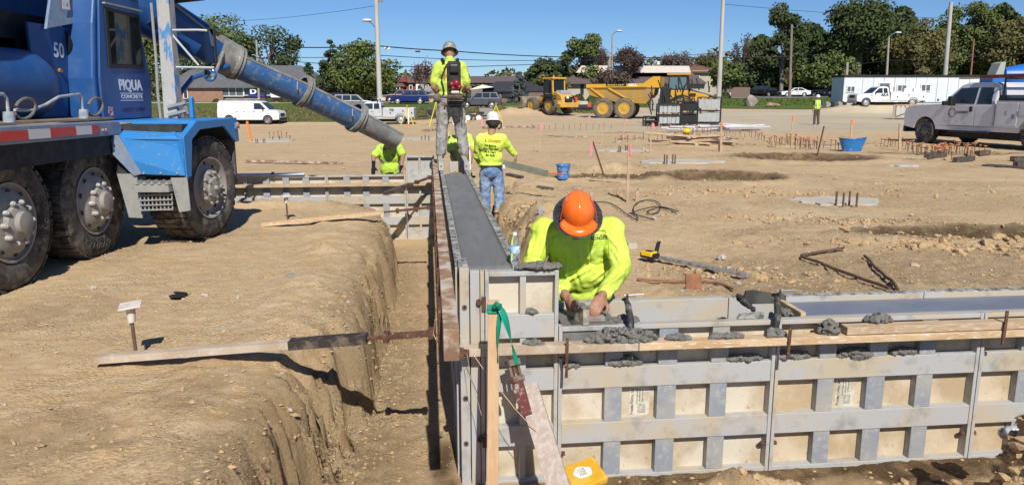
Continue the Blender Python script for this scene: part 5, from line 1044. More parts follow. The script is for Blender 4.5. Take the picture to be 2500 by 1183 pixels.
# ---------------------------------------------------------------- road vehicles
cglass=mat('car_glass',(.025,.035,.04),.08,0,spec=.8)
chrome=mat('chrome',(.6,.6,.6),.2,1); lampm=mat('headlamp',(.7,.72,.74),.1,0,spec=.8); redl=mat('tail_lamp',(.35,.01,.01),.2); trim=mat('black_trim',(.015,.015,.016),.5)
silverp=mat('silver_paint',(.56,.57,.59),.3,.15,c2=(.5,.5,.52),sc=3); whitep=mat('white_body',(.74,.75,.76),.28,c2=(.66,.66,.66),sc=2)
carw=mat('car_rim',(.5,.5,.5),.35,.6)
def arch(xc,r,zb,n=9):
    a0=math.asin(min(1,(zb-r/1.15)/r)) if False else 0
    return [(xc+r*math.cos(pi-pi*i/n),max(zb,r/1.16*1.0+r*math.sin(pi*i/n)-.02)) for i in range(n+1)]
def car(name,label,cat,loc,rz,sp,group=None,far=True):
    t=thing(name,label,cat,loc,rz,group); L,Wd=sp['L'],sp['W']; rw=sp.get('rw',.35); zb=sp.get('zb',.28); xf,xr=sp['xf'],sp['xr']; pm=sp['paint']
    low=[(-L/2+.03,zb+.12)]+[(xr+rw*1.17*math.cos(pi-pi*i/8),max(zb,rw+rw*1.17*math.sin(pi*i/8))) for i in range(9)]+[(xf+rw*1.17*math.cos(pi-pi*i/8),max(zb,rw+rw*1.17*math.sin(pi*i/8))) for i in range(9)]+sp['front']+sp['top']
    MB().prism([(x,-Wd/2,z) for x,z in low],(0,Wd,0)).build('body',pm,t,bev=.05 if not far else .04,seg=3 if not far else 2)
    gb=sp['gh']; zlo=min(z for x,z in gb); zhi=max(z for x,z in gb); yt=sp.get('yt',.39)*Wd
    def sy(z,o=0): return (Wd*.485+(yt-Wd*.485)*(z-zlo)/(zhi-zlo))+o
    vs=[(x,s_*sy(z),z) for s_ in(-1,1) for x,z in gb]; n=len(gb)
    MB().add(vs,[tuple(range(n-1,-1,-1)),tuple(range(n,2*n))]+[(i,(i+1)%n,n+(i+1)%n,n+i) for i in range(n)]).build('cabin',pm,t,bev=.04)
    for w_ in sp['win']:
        for s_ in(-1,1):
            vs=[(x,s_*sy(z,o),z) for o in(-.01,.012) for x,z in w_]; n=len(w_)
            MB().add(vs,[tuple(range(n-1,-1,-1)),tuple(range(n,2*n))]+[(i,(i+1)%n,n+(i+1)%n,n+i) for i in range(n)]).build('side_window',cglass,t)
    for nm,(a,b) in sp['shield'].items():   # a bottom (x,z), b top
        a=Vector((a[0],0,a[1]));b=Vector((b[0],0,b[1])); d=(b-a); nr=Vector((d.z,0,-d.x)).normalized()*(1 if a.x>0 else -1)
        if (nr.x>0)!=(a.x>0): nr=-nr
        a2=a+d*.1+nr*.015;b2=a+d*.92+nr*.015; vs=[(a2.x,-sy(a2.z,-.09),a2.z),(a2.x,sy(a2.z,-.09),a2.z),(b2.x,sy(b2.z,-.09),b2.z),(b2.x,-sy(b2.z,-.09),b2.z)]
        MB().prism(vs,-nr*.02).build(nm,cglass,t)
    for x in(xf,xr):
        for s_ in(-1,1): wheel(t,(x,s_*(Wd/2-.01),rw),(0,s_,0),rw,.24,rw*.62,'car' if not far else 'far',rmat=sp.get('rim',carw))
    zl=sp.get('zl',.72)
    for s_ in(-1,1):
        MB().box((L/2-.04,s_*(Wd/2-.2),zl),(.08,.32,.17)).build('headlight',lampm,t,bev=.02)
        MB().box((-L/2+.03,s_*(Wd/2-.09),zl+.15),(.08,.15,.28)).build('tail_light',redl,t,bev=.01)
        MB().box((sp.get('xm',.9),s_*(Wd/2+.09),zlo+.10),(.10,.16,.14)).build('mirror',sp.get('mir',trim),t,bev=.02)
    MB().box((L/2+.02,0,.45),(.12,Wd*.94,.22)).build('front_bumper',sp.get('bump',trim),t,bev=.03)
    MB().box((L/2-.01,0,zl-.02),(.05,Wd*.55,.26)).build('grille',trim,t,bev=.01)
    MB().box((-L/2,0,.50),(.12,Wd*.92,.2)).build('rear_bumper',sp.get('bump',trim),t,bev=.03)
    for x in sp.get('doors',[]):
        for s_ in(-1,1):
            MB().box((x,s_*(Wd/2+.0005),(zb+zlo)/2+.08),(.012,.006,zlo-zb-.12)).build('door_seam',trim,t)
            MB().box((x+.13,s_*(Wd/2+.012),zlo-.13),(.16,.03,.035)).build('door_handle',sp.get('hand',trim),t)
    MB().box((0,0,.33),(L*.8,Wd*.7,.2)).build('underbody',darkm,t)
    return t
def suv(p,L=4.8,**k): return dict(dict(L=L,W=1.88,rw=.37,xf=L*.30,xr=-L*.29,paint=p,front=[(L/2-.02,.35),(L/2,.75),(L/2-.08,.98)],top=[(L*.20,1.12),(-L/2+.02,1.12),(-L/2,.8)],gh=[(L*.22,1.08),(L*.07,1.72),(-L*.40,1.74),(-L*.48,1.08)],
    win=[[(L*.16,1.15),(L*.06,1.62),(-L*.06,1.64),(-L*.06,1.15)],[(-L*.08,1.15),(-L*.08,1.64),(-L*.24,1.64),(-L*.24,1.15)],[(-L*.26,1.15),(-L*.26,1.64),(-L*.38,1.62),(-L*.44,1.15)]],shield=dict(windshield=((L*.22,1.08),(L*.07,1.72)),rear_window=((-L*.48,1.08),(-L*.40,1.74))),doors=[-L*.07,-L*.25],xm=L*.15,zl=.82),**k)
def sedan(p,L=4.7,**k): return dict(dict(L=L,W=1.82,rw=.33,xf=L*.30,xr=-L*.28,paint=p,front=[(L/2-.02,.3),(L/2,.62),(L/2-.12,.78)],top=[(L*.18,.98),(-L*.40,1.02),(-L/2+.02,.98),(-L/2,.6)],gh=[(L*.22,.92),(L*.04,1.42),(-L*.20,1.43),(-L*.41,.98)],
    win=[[(L*.14,1.0),(L*.03,1.34),(-L*.06,1.36),(-L*.06,1.0)],[(-L*.08,1.0),(-L*.08,1.36),(-L*.20,1.34),(-L*.32,1.02)]],shield=dict(windshield=((L*.22,.92),(L*.04,1.42)),rear_window=((-L*.41,.98),(-L*.20,1.43))),doors=[-L*.07],xm=L*.13,zl=.66),**k)
# white van
p=T(617,303)
vanp=mat('van_white',(.74,.75,.78),.3,c2=(.68,.69,.70),sc=2)
L=5.6
van=car('white_van','white panel van with a roof ladder rack parked behind the truck tyre','van',(PY(617,303,p.y).x,p.y,p.z),R(-2),dict(L=L,W=2.0,rw=.38,xf=1.75,xr=-1.75,paint=vanp,front=[(L/2-.02,.4),(L/2,.85),(L/2-.1,1.15)],top=[(1.75,1.30),(-L/2+.02,1.32),(-L/2,.8)],gh=[(1.98,1.22),(1.15,1.98),(.9,2.06),(-L/2+.18,2.06),(-L/2+.03,1.85),(-L/2+.02,1.22)],win=[[(1.62,1.32),(1.08,1.86),(.55,1.86),(.55,1.32)]],shield=dict(windshield=((1.98,1.22),(1.15,1.98))),doors=[.42,-.45,-1.1],xm=1.4,zl=.85,rim=chrome,yt=.42))
for y in(-.75,.75): MB().beam((-2.3,y,2.16),(1.0,y,2.16),.04,.04).build('roof_rack_rail',chrome,van)
for x in(-2.1,-1.0,0,.9): MB().beam((x,-.8,2.13),(x,.8,2.13),.04,.05).build('roof_rack_bar',chrome,van)
MB().beam((-2.2,-.35,2.22),(.8,-.35,2.22),.03,.07).build('ladder',mat('ladder_alu',(.5,.5,.5),.4,.5),van)
# crew cab service pickup
def pickup(name,label,loc,rz,L,pm,crew=True,far=True,bodym=None,H=1.93,logo=None,bed=2.9,Wd=2.03):
    xf=L/2-.95; xb=-L/2+bed; xr=-L/2+1.15
    cabL=xb+.04
    hood=L/2-1.55 ; rw=.41
    zb_=1.28; zr=H
    gh=[(hood+.12,zb_-.05),(hood-.62,zr-.06),(hood-.85,zr),(cabL+.28,zr),(cabL+.06,zr-.1),(cabL+.03,zb_-.05)]
    mid=(hood-.55+cabL)/2-.02 if crew else cabL+.62
    win=[[(hood-.14,zb_+.05),(hood-.62,zr-.17),(mid+.05,zr-.15),(mid+.05,zb_+.03)],[(mid-.05,zb_+.03),(mid-.05,zr-.15),(cabL+.22,zr-.16),(cabL+.17,zb_+.03)]]
    t=car(name,label,'pickup truck',loc,rz,dict(L=L,W=Wd,rw=rw,zb=.48,xf=xf,xr=xr,paint=pm,front=[(L/2-.03,.55),(L/2,.95),(L/2-.06,1.16)],top=[(L/2-.35,1.24),(hood,1.30),(cabL,1.30),(cabL-.02,.75),(-L/2+.05,.75),(-L/2+.05,.6)],gh=gh,win=win if crew is not None else win[:1],shield=dict(windshield=(gh[0],gh[1]),rear_window=((cabL+.02,zb_),(cabL+.10,zr-.1))),doors=[mid-.0,hood+.02] if far else [],xm=hood-.25,zl=1.0,rim=carw if far else mat('rim_dark',(.14,.14,.15),.4,.5),bump=chrome if far else trim,yt=.40),None,far)
    bm_=bodym or pm
    # service body with arch
    ar=[(xr+rw*1.25*math.cos(pi-pi*i/10),rw+rw*1.25*math.sin(pi*i/10)) for i in range(11)]
    ar=[(x,max(.62,z)) for x,z in ar]
    poly=[(-L/2-.02,.62)]+ar+[(xb-.06,.62),(xb-.06,1.42),(-L/2-.02,1.42)]
    for s_ in(-1,1): MB().prism([(x,s_*(Wd/2+.06),z) for x,z in poly],(0,-s_*.48,0)).build('service_body',bm_,t,bev=.012)
    MB().mm((-L/2,-Wd/2+.4,.8),(xb-.1,Wd/2-.4,.85)).build('bed_floor',darkm,t)
    MB().mm((-L/2-.02,-Wd/2-.02,.62),(-L/2+.03,Wd/2+.02,1.40)).build('tailgate',bm_,t,bev=.01)
    for s_ in(-1,1):
        for (x0,x1,z0,z1) in((xb-.82,xb-.12,.68,1.36),(xb-1.9,xb-.88,1.02,1.36),(-L/2+.06,-L/2+.50,.68,1.36)):
            MB().box(((x0+x1)/2,s_*(Wd/2+.063),(z0+z1)/2),(x1-x0,.012,z1-z0)).build('locker_door',bm_,t,bev=.004)
            MB().box((x0+.12,s_*(Wd/2+.075),(z0+z1)/2-.06),(.10,.02,.13)).build('latch',trim if far else mat('latch',(.25,.25,.26),.3,.8),t,bev=.005)
    return t
p=T(985,303); t=pickup('service_pickup','silver crew cab service pickup parked beyond the chute and power pole',(PY(925,303,p.y).x,p.y,p.z),R(182),6.3,silverp,bed=2.7)
text('TKB','decal',trim,t,TM((-1.25,1.10,1.22),(-1,0,0),(0,0,1)),.28,.4,bold=.01)
MB().tube([(-.0,-.9,1.3),(-.1,-.9,2.1),(-.1,.9,2.1),(0,.9,1.3)],.03,6).build('headache_rack',trim,t)
MB().box((-.1,.6,2.15),(.12,.2,.1)).build('work_light',lampm,t)
# white AKA pickup
p=T(2085,263); t=pickup('white_service_pickup','white utility pickup lettered AKA parked in front of the office trailer',(PY(2160,262,p.y+1).x,p.y+1,p.z),R(181),6.6,whitep,crew=False,bed=3.4)
text('AKA','decal',trim,t,TM((.62,1.03,1.12),(-1,0,0),(0,0,1)),.36,.75,bold=.012); text('inc','decal',trim,t,TM((.15,1.03,1.2),(-1,0,0),(0,0,1)),.14)
for x in(-1.2,-2.1): MB().mm((x-.8,.62,1.42),(x+.0,1.06,1.75)).build('locker_top',whitep,t,bev=.01)
# near silver supercab utility pickup (right edge)
fw=Vector((14.0,25.75,0)); rw_=Vector((15.0,22.0,0)); hd=(fw-rw_).normalized(); L=6.15
nrm_=Vector((-hd.y,hd.x,0)); axc=(fw+rw_)/2-nrm_*1.02
t=pickup('utility_pickup','silver grey utility pickup with lockers and roof lumber rack at the right edge','x' and (axc.x+hd.x*0,axc.y,tz(13.8,24)+.02),math.atan2(hd.y,hd.x),L,mat('pickup_silver',(.66,.66,.69),.3,.1,c2=(.60,.60,.63),sc=2,c3=(.38,.34,.28),sc3=8,lo3=.62,hi3=.8),crew=True,far=False,bed=2.5,H=1.97)
up=t; cx_=.5
for x0,x1,nm in((-.52,.14,'rear_door'),(.17,1.05,'front_door')): 
    for s_ in(1,):
        MB().box(((x0+x1)/2,1.022,.95),(x1-x0,.012,.62)).build(nm,MATS['pickup_silver'],up,bev=.012)
MB().box((.30,1.04,1.15),(.10,.03,.16)).build('door_handle',trim,up,bev=.01)
text('B.CONCRETE','decal',mat('decal_dark',(.03,.03,.05),.5),up,TM((.62,1.031,1.05),(-1,0,0),(0,0,1)),.1,.42,bold=.004)
MB().lathe([(.13,0),(.15,0),(.15,.003),(.13,.003)],(1.02,1.029,1.03),(0,1,0),20).build('round_decal',mat('decal_dark',(0,0,0)),up)
MB().box((.9,1.20,1.40),(.16,.20,.30)).build('tow_mirror',trim,up,bev=.03)
MB().mm((-.5,1.0,.42),(1.0,1.12,.48)).build('running_board',trim,up,bev=.01)
MB().mm((-3.1,-.95,1.42),(-.75,-.55,1.47)).build('rack_tray',trim,up)
MB().mm((-3.15,.5,1.425),(-.70,1.08,1.50)).build('locker_lid',trim,up,bev=.01)
for x in(-.8,-2.6):
    MB().tube([(x,1.0,1.45),(x,1.0,2.08),(x,-1.0,2.08),(x,-1.0,1.45)],.035,6).build('ladder_rack',trim,up)
MB().beam((-3.2,.85,2.16),(.25,.85,2.14),.06,.10).build('red_rail',mat('red_beam',(.16,.03,.025),.6),up)
MB().beam((-3.2,.70,2.13),(1.1,.70,2.11),.2,.05).build('lumber',wood2,up)
MB().mm((-2.7,-.3,1.42),(-1.1,.4,1.72)).build('toolbox',mat('toolbox_grey',(.22,.22,.21),.6),up,bev=.02)
MB().ell((-2.4,.3,1.75),(.25,.2,.14)).build('machine_on_bed',darkm,up)
for x in(-1.0,-1.4): MB().box((x,1.075,1.05),(.10,.02,.13)).build('latch',mat('latch_bright',(.4,.4,.38),.3,.8),up,bev=.005)
# parked vehicles far away
dk=mat('car_black',(.012,.013,.017),.2,spec=.7); dkb=mat('car_navy',(.01,.02,.07),.25); blu=mat('car_blue',(.01,.025,.13),.25); gry=mat('car_grey',(.12,.12,.14),.3,.4); tan=mat('car_grey_light',(.25,.25,.26),.3,.4)
def park(px,py,Yd,label,sp,rz,name='parked_suv',cat='car',g='vehicles parked along the far street'):
    q=PY(px,py,Yd); return car(name,label,cat,(q.x,q.y,tz(q.x,q.y)),rz,sp,g)
park(868,262,80,'grey green suv parked left behind the silver pickup',suv(tan),R(4))
park(835,258,86,'black suv half hidden by the evergreen tree and the chute',suv(dk),R(4))
park(978,250,104,'maroon suv with white hood nose left of the red brick house',suv(mat('car_maroon',(.08,.015,.02),.3)),R(190))
park(1000,251,99,'blue suv parked left of the standing man',suv(blu),R(183))
park(1172,258,84,'grey crossover parked right of the standing man\'s legs',suv(gry,4.6),R(178),)
park(930,247,112,'white car hidden behind the power pole',sedan(whitep),R(180),'parked_sedan')
park(1832,232,132,'white suv leftmost on the street below the woods',suv(whitep),R(185))
park(1848,232,128,'black suv next to the white one below the woods',suv(dk),R(160))
park(1880,233,126,'black sedan third from left below the woods',sedan(dk),R(30),'parked_sedan')
park(1938,232,122,'white sedan standing out among the dark cars below the woods',sedan(whitep),R(183),'parked_sedan')
park(2003,232,124,'dark suv parked left of the red sign',suv(dk),R(184))
park(2030,232,128,'dark navy sedan partly behind the red sign post',sedan(dkb),R(184),'parked_sedan')
park(2056,236,112,'dark car at the corner of the office trailer',sedan(dk),R(184),'parked_sedan')
q=T(2470,250); park(2480,215,34,'white pickup parked behind the silver utility pickup',suv(whitep,5.4),R(150),'white_pickup','pickup truck','service trucks on the site')
# blue mixer behind
q=PY(2475,185,62); t=thing('blue_mixer_truck','blue concrete mixer truck showing above the red roof rack','truck',(q.x,q.y,tz(q.x,q.y)),0)
MB().lathe([(0,-2.6),(.8,-2.5),(1.25,-1),(1.25,.5),(.6,2.4),(0,2.5)],(1.4,0,3.0),(-1,0,.15),24).build('drum',mat('mixer_blue',(.02,.14,.5),.4),t,smooth=True)
MB().mm((-1.6,-1.1,1.0),(4,1.1,1.7)).build('chassis',mat('mixer_blue',(0,0,0)),t,bev=.05)
MB().prism([(-1.2,-.6,3.0),(-1.9,-.6,3.2),(-1.5,-.6,4.3),(-1.1,-.6,4.4)],(0,1.2,0)).build('hopper',mat('hopper_grey',(.35,.35,.32),.8),t,bev=.05)
MB().mm((-2.2,-.9,1.2),(-1.2,.9,3.3)).build('cab',mat('mixer_blue',(0,0,0)),t,bev=.1)
for x in(-.8,1.2,2.4):
    for s_ in(-1,1): wheel(t,(x,s_*1.1,.52),(0,s_,0),.52,.3,.3,'far')
# ---------------------------------------------------------------- articulated dump truck
yl=mat('plant_yellow',(.62,.33,.02),.45,0,c2=(.55,.30,.035),sc=1.2,c3=(.42,.30,.14),sc3=4,lo3=.56,hi3=.72)
yld=mat('dumper_body_dusty',(.50,.29,.05),.6,c2=(.36,.25,.12),sc=1.3,lo=.4,hi=.65)
mudr=mat('muddy_tyre',(.10,.085,.065),.9,c2=(.19,.155,.11),sc=6)
yr=mat('yellow_rim',(.5,.29,.04),.6)
pc=T(1490,290); DZ=-18
D_=thing('dump_truck','yellow articulated dump truck lettered BELL standing beyond the form racks','dump truck',(PY(1600,288,pc.y).x,pc.y+.6,tz(PY(1600,288,pc.y).x,pc.y)),R(DZ))
for x,yy in((-3.75,1),(-1.95,1),(2.75,1),(-3.75,-1),(-1.95,-1),(2.75,-1)): wheel(D_,(x,-yy*1.45,.86),(0,-yy,0),.86,.62,.48,'plain',tmat=mudr,rmat=yr)
sec=[(-5.1,2.55),(-5.05,2.25),(-4.3,1.95),(-.9,1.25),(-.15,1.35),(.35,2.9),(.30,2.95),(-5.1,2.55)]
poly=[(-5.25,2.68),(-4.95,1.95),(-2.6,1.35),(-.2,1.25),(.45,2.0),(.75,3.35),(-.5,2.85),(-5.2,2.72)]
def dy(z): return 1.05+.40*min(1,(z-1.2)/1.4)
vs=[(x,s_*dy(z),z) for s_ in(-1,1) for x,z in poly]; n=len(poly)
MB().add(vs,[tuple(range(n-1,-1,-1)),tuple(range(n,2*n))]+[(i,(i+1)%n,n+(i+1)%n,n+i) for i in range(n-2)]+[(n-1,0,n,2*n-1)]).build('dump_body',yld,D_)
MB().beam((-5.2,-1.47,2.70),(-.1,-1.50,2.75),.12,.30).build('body_top_rail',yl,D_,bev=.02)
MB().prism([(-.35,-1.47,2.55),(.95,-1.47,2.55),(.95,-1.47,3.45),(.35,-1.47,3.45),(-.35,-1.47,2.95)],(0,2.94,0)).build('canopy_guard',yl,D_,bev=.03)
for x0,x1 in((-3.3,-1.2),(-4.8,-3.2)): MB().beam((x0,-1.46,2.55),(x1,-1.12,1.35),.10,.14).build('body_rib',yl,D_)
MB().box((-2.2,-1.54,2.77),(2.6,.02,.22)).build('name_board',black,D_)
text('BELL','lettering',mat('lettering_pale',(.7,.7,.66),.5),D_,TM((-1.25,-1.556,2.77),(1,0,0),(0,0,1)),.26,.75,bold=.012); text('GEORGE E. EQUIP','lettering',mat('lettering_gold',(.5,.4,.15),.5),D_,TM((-2.7,-1.556,2.77),(1,0,0),(0,0,1)),.15,1.4,bold=.006)
MB().box((-4.9,-1.42,1.15),(.3,.06,.35)).build('red_tail_board',mat('tail_red',(.6,.08,.04),.5),D_)
MB().box((.55,-1.3,1.2),(.6,.4,1.0)).build('air_tank',mat('tank_grey',(.35,.34,.30),.6),D_,bev=.1)
MB().prism([(.9,-1.4,1.0),(1.7,-1.4,1.0),(1.9,-1.4,2.5),(1.0,-1.4,2.5)],(0,2.8,0)).build('hitch_frame',darkm,D_)
MB().prism([(1.5,-1.35,1.15),(5.0,-1.1,1.15),(5.1,-1.1,1.75),(4.6,-1.1,2.0),(3.2,-1.3,2.35),(1.5,-1.35,2.35)],(0,2.5,0)).build('front_body',yl,D_,bev=.08)
MB().prism([(3.2,-1.0,2.36),(4.7,-.95,2.02),(5.05,-.95,1.78),(5.05,-.95,1.9),(3.3,-1.0,2.46)],(0,2.0,0)).build('bonnet',mat('bonnet_navy',(.03,.035,.06),.4),D_,bev=.03)
MB().prism([(1.55,-.95,2.35),(3.25,-.95,2.35),(3.05,-.95,3.55),(1.6,-.95,3.55)],(0,1.7,0)).build('cab_frame',darkm,D_,bev=.05)
for x0,x1 in((1.68,2.38),(2.48,3.08)): MB().prism([(x0,-.965,2.45),(x1,-.965,2.45),(x1-.08,-.965,3.38),(x0,-.965,3.38)],(0,.02,0)).build('cab_window',mat('cab_glass',(.10,.16,.18),.08,spec=.8),D_)
MB().mm((1.45,-1.05,3.55),(3.35,.85,3.70)).build('cab_roof',yl,D_,bev=.05)
MB().mm((1.2,-1.5,1.0),(1.5,-1.0,2.4)).build('dark_panel',darkm,D_,bev=.05)
MB().tube([(1.9,-1.45,1.5)]+[(2.75+1.02*math.cos(q),-1.45,.9+1.02*math.sin(q)) for q in np.linspace(pi*.85,.1,9)],.07,8).build('mudguard',darkm,D_)
for x in(1.75,2.2,3.3): MB().tube([(x,-1.4,1.5),(x+.05,-1.42,2.6)],.025,6).build('handrail',black,D_)
MB().box((3.6,-1.2,2.0),(.5,.3,.2)).build('vent',black,D_,bev=.03)
MB().box((4.2,-1.14,1.65),(.6,.02,.2)).build('model_badge',mat('badge_pale',(.6,.58,.5),.5),D_)
MB().tube([(3.1,-1.0,3.1),(3.5,-1.25,3.15),(3.5,-1.25,2.8)],.03,6).build('mirror_arm',black,D_); MB().box((3.5,-1.28,3.0),(.08,.2,.4)).build('mirror',black,D_,bev=.02)
# ---------------------------------------------------------------- wheel loader
pl=T(1350,278); DS_=.93; D_.scale=(DS_,)*3; D_.location.x-=.35
LD=thing('wheel_loader','yellow wheel loader with a dusty bucket seen from behind','loader',(pl.x,pl.y,pl.z),R(122))
ylo=mat('loader_yellow',(.66,.36,.05),.5,c2=(.56,.33,.08),sc=1.5)
for x,s_ in((-.9,1),(-.9,-1),(1.9,1),(1.9,-1)): wheel(LD,(x,s_*1.15,.68),(0,s_,0),.68,.5,.38,'plain',tmat=mudr,rmat=yr)
MB().prism([(-2.3,-.62,.8),(-.2,-.62,.7),(-.2,-.62,1.9),(-1.5,-.55,1.85),(-2.2,-.5,1.5)],(0,1.24,0)).build('engine_cover',ylo,LD,bev=.08)
MB().mm((-2.5,-.95,.55),(-2.2,.95,.95)).build('counterweight',ylo,LD,bev=.06)
for s_ in(-1,1): MB().box((-2.3,s_*1.0,.95),(.35,.32,.35)).build('tail_light_pod',ylo,LD,bev=.05)
MB().mm((-2.36,-.38,1.0),(-2.28,.38,1.45)).build('grille',darkm,LD); MB().prism([(-2.4,.32,1.3),(-2.4,.02,1.3),(-2.4,.17,1.62)],(-.01,0,0)).build('warning_triangle',white,LD)
MB().mm((-1.9,-.5,1.6),(-1.0,.5,2.0)).build('grey_hood',mat('hood_grey',(.32,.33,.34),.5),LD,bev=.12)
MB().mm((-.9,-.7,1.0),(.5,.7,1.7)).build('cab_base',darkm,LD,bev=.03)
for x,y in((-.85,.62),(-.85,-.62),(.5,.62),(.5,-.62)): MB().beam((x,y,1.6),(x*.9,y,2.95),.12,.12,up=(1,0,0)).build('cab_pillar',ylo if x<0 else darkm,LD)
MB().mm((-.80,-.56,1.7),(-.78,.56,2.85)).build('rear_window',glass,LD)
for s_ in(-1,1): MB().mm((-.7,s_*.64-.01,1.75),(.42,s_*.64+.01,2.85)).build('side_window',glass,LD)
MB().mm((-1.0,-.75,2.95),(.6,.75,3.1)).build('cab_roof',ylo,LD,bev=.05)
MB().cyl((-.7,.45,3.1),(-.7,.45,3.25),.07,n=10).build('beacon',mat('amber_lens',(0,0,0)),LD)
for s_ in(-1,1):
    MB().tube([(-1.75,s_*1.15,.85)]+[(-.9+.85*math.cos(q),s_*1.15,.75+.8*math.sin(q)) for q in np.linspace(pi*.9,.3,8)],.09,8).build('mudguard',darkm,LD)
    MB().beam((.6,s_*.45,1.4),(3.0,s_*.45,.7),.16,.28).build('lift_arm',ylo,LD,bev=.02)
    MB().mm((-1.6,s_*1.05-.3,1.45),(.0,s_*1.05+.3,1.55)).build('platform',darkm,LD)
MB().prism([(2.9,-1.35,.5),(3.9,-1.35,.4),(3.9,-1.35,.52),(3.3,-1.35,.7),(3.2,-1.35,1.3),(3.5,-1.35,1.5),(3.0,-1.35,1.45),(2.8,-1.35,.9)],(0,2.7,0)).build('bucket',mat('bucket_muddy',(.20,.155,.115),.85,c2=(.30,.24,.17),sc=3),LD)
# ---------------------------------------------------------------- lawns, streets
def gp(px,Y,off=0):
    x=PY(px,300,Y).x/1.0; x=(px-1250)/F*Y*1.0
    return x,Y
def drape(name,lo,hi,off,mt,nu=60,nv=10,kind='structure'):
    # lo, hi: lists of world (x,y) along bottom / top edge
    def at(l,u):
        u=u*(len(l)-1); i=min(int(u),len(l)-2); f=u-i; return l[i][0]*(1-f)+l[i+1][0]*f,l[i][1]*(1-f)+l[i+1][1]*f
    P=[]
    for j in range(nv+1):
        for i in range(nu+1):
            a=at(lo,i/nu); b=at(hi,i/nu); q=j/nv; P.append((a[0]*(1-q)+b[0]*q,a[1]*(1-q)+b[1]*q))
    P=np.array(P); z=terrain(P[:,0],P[:,1])+off
    vs=np.column_stack([P,z]); fs=[(j*(nu+1)+i,j*(nu+1)+i+1,(j+1)*(nu+1)+i+1,(j+1)*(nu+1)+i) for j in range(nv) for i in range(nu)]
    m=bpy.data.meshes.new(name); m.from_pydata(vs,[],fs); m.materials.append(mt); m.shade_smooth(); o=bpy.data.objects.new(name,m); COL.objects.link(o); o['kind']=kind; return o
grassm=mat('lawn_grass',(.075,.125,.028),.95,c2=(.115,.155,.04),sc=.8,c3=(.19,.16,.07),sc3=2.2,lo3=.55,hi3=.72,bump=.05,bsc=9,spec=.1)
grassd=mat('rough_grass',(.09,.115,.035),.95,c2=(.16,.15,.06),sc=.9,c3=(.25,.2,.11),sc3=2.5,lo3=.52,hi3=.68,bump=.06,bsc=7,spec=.1)
pave=mat('pale_pavement',(.42,.40,.36),.9,c2=(.36,.345,.31),sc=1); asph=mat('asphalt',(.14,.14,.14),.9,c2=(.17,.165,.16),sc=2)
B_=lambda l:[gp(*q) for q in l]
drape('rough_bank',B_([(-200,74),(500,71),(1000,71),(1180,74),(1420,82)]),B_([(-200,84),(500,84),(1000,84),(1180,86),(1420,90)]),.05,grassd,90,12)
drape('pavement',B_([(-200,84),(500,84),(1000,84),(1180,86),(1420,90)]),B_([(-200,85.5),(500,85.5),(1000,85.5),(1180,88),(1420,91.5)]),.07,pave,60,3)
drape('lawn',B_([(-200,85.5),(500,85.5),(1000,85.5),(1180,93),(1420,91.5)]),B_([(-200,103),(500,103),(1000,103),(1200,107),(1420,112)]),.05,grassm,60,10)
drape('street',B_([(-600,112),(500,112),(1300,112),(1700,112),(1790,108),(2100,109),(2700,104)]),B_([(-600,120),(500,120),(1300,120),(1700,122),(1790,124),(2100,126),(2700,124)]),.06,asph,80,4)
drape('lawn_far',B_([(-600,120),(500,120),(1300,120),(1700,122),(1790,124),(2100,126),(2700,124)]),B_([(-600,220),(500,220),(1300,220),(1700,220),(1790,220),(2100,220),(2700,220)]),.04,grassm,80,12)
drape('lawn_right',B_([(1400,91.5),(1500,88),(1760,81),(2060,79),(2700,80)]),B_([(1400,112),(1500,112),(1760,107),(2060,108),(2700,103)]),.05,grassm,60,10)
drape('kerb',B_([(1760,107),(2060,108),(2700,103)]),B_([(1760,108),(2060,109),(2700,104)]),.12,pave,40,2)
# grass tufts
def tufts(n,seed,mt,x0,x1,y0,y1,keep):
    rg=np.random.default_rng(seed); x=rg.uniform(x0,x1,n);y=rg.uniform(y0,y1,n); k=keep(x,y); x=x[k];y=y[k]; n=len(x); z=terrain(x,y)+.03
    a=rg.uniform(0,pi,n); h=rg.uniform(.08,.28,n); w_=rg.uniform(.06,.14,n); c,s_=np.cos(a)*w_,np.sin(a)*w_
    lx=rg.uniform(-.1,.1,n)
    Vv=np.stack([np.stack([x-c,y-s_,z],-1),np.stack([x+c,y+s_,z],-1),np.stack([x+lx,y+lx*.5,z+h],-1)],1).reshape(-1,3)
    m=bpy.data.meshes.new('grass'); m.from_pydata(Vv,[],np.arange(3*n).reshape(-1,3).tolist()); m.materials.append(mt); o=bpy.data.objects.new('grass',m); COL.objects.link(o); return o
tag(tufts(16000,5,grassd,-62,10,71,85,lambda x,y:np.abs(x)>-1),'rough dry grass on the bank behind the parked trucks','grass',kind='stuff')
tag(tufts(9000,6,grassm,8,60,90,104,lambda x,y:np.abs(x)>-1),'green grass on the slope left of the office trailer','grass',kind='stuff')
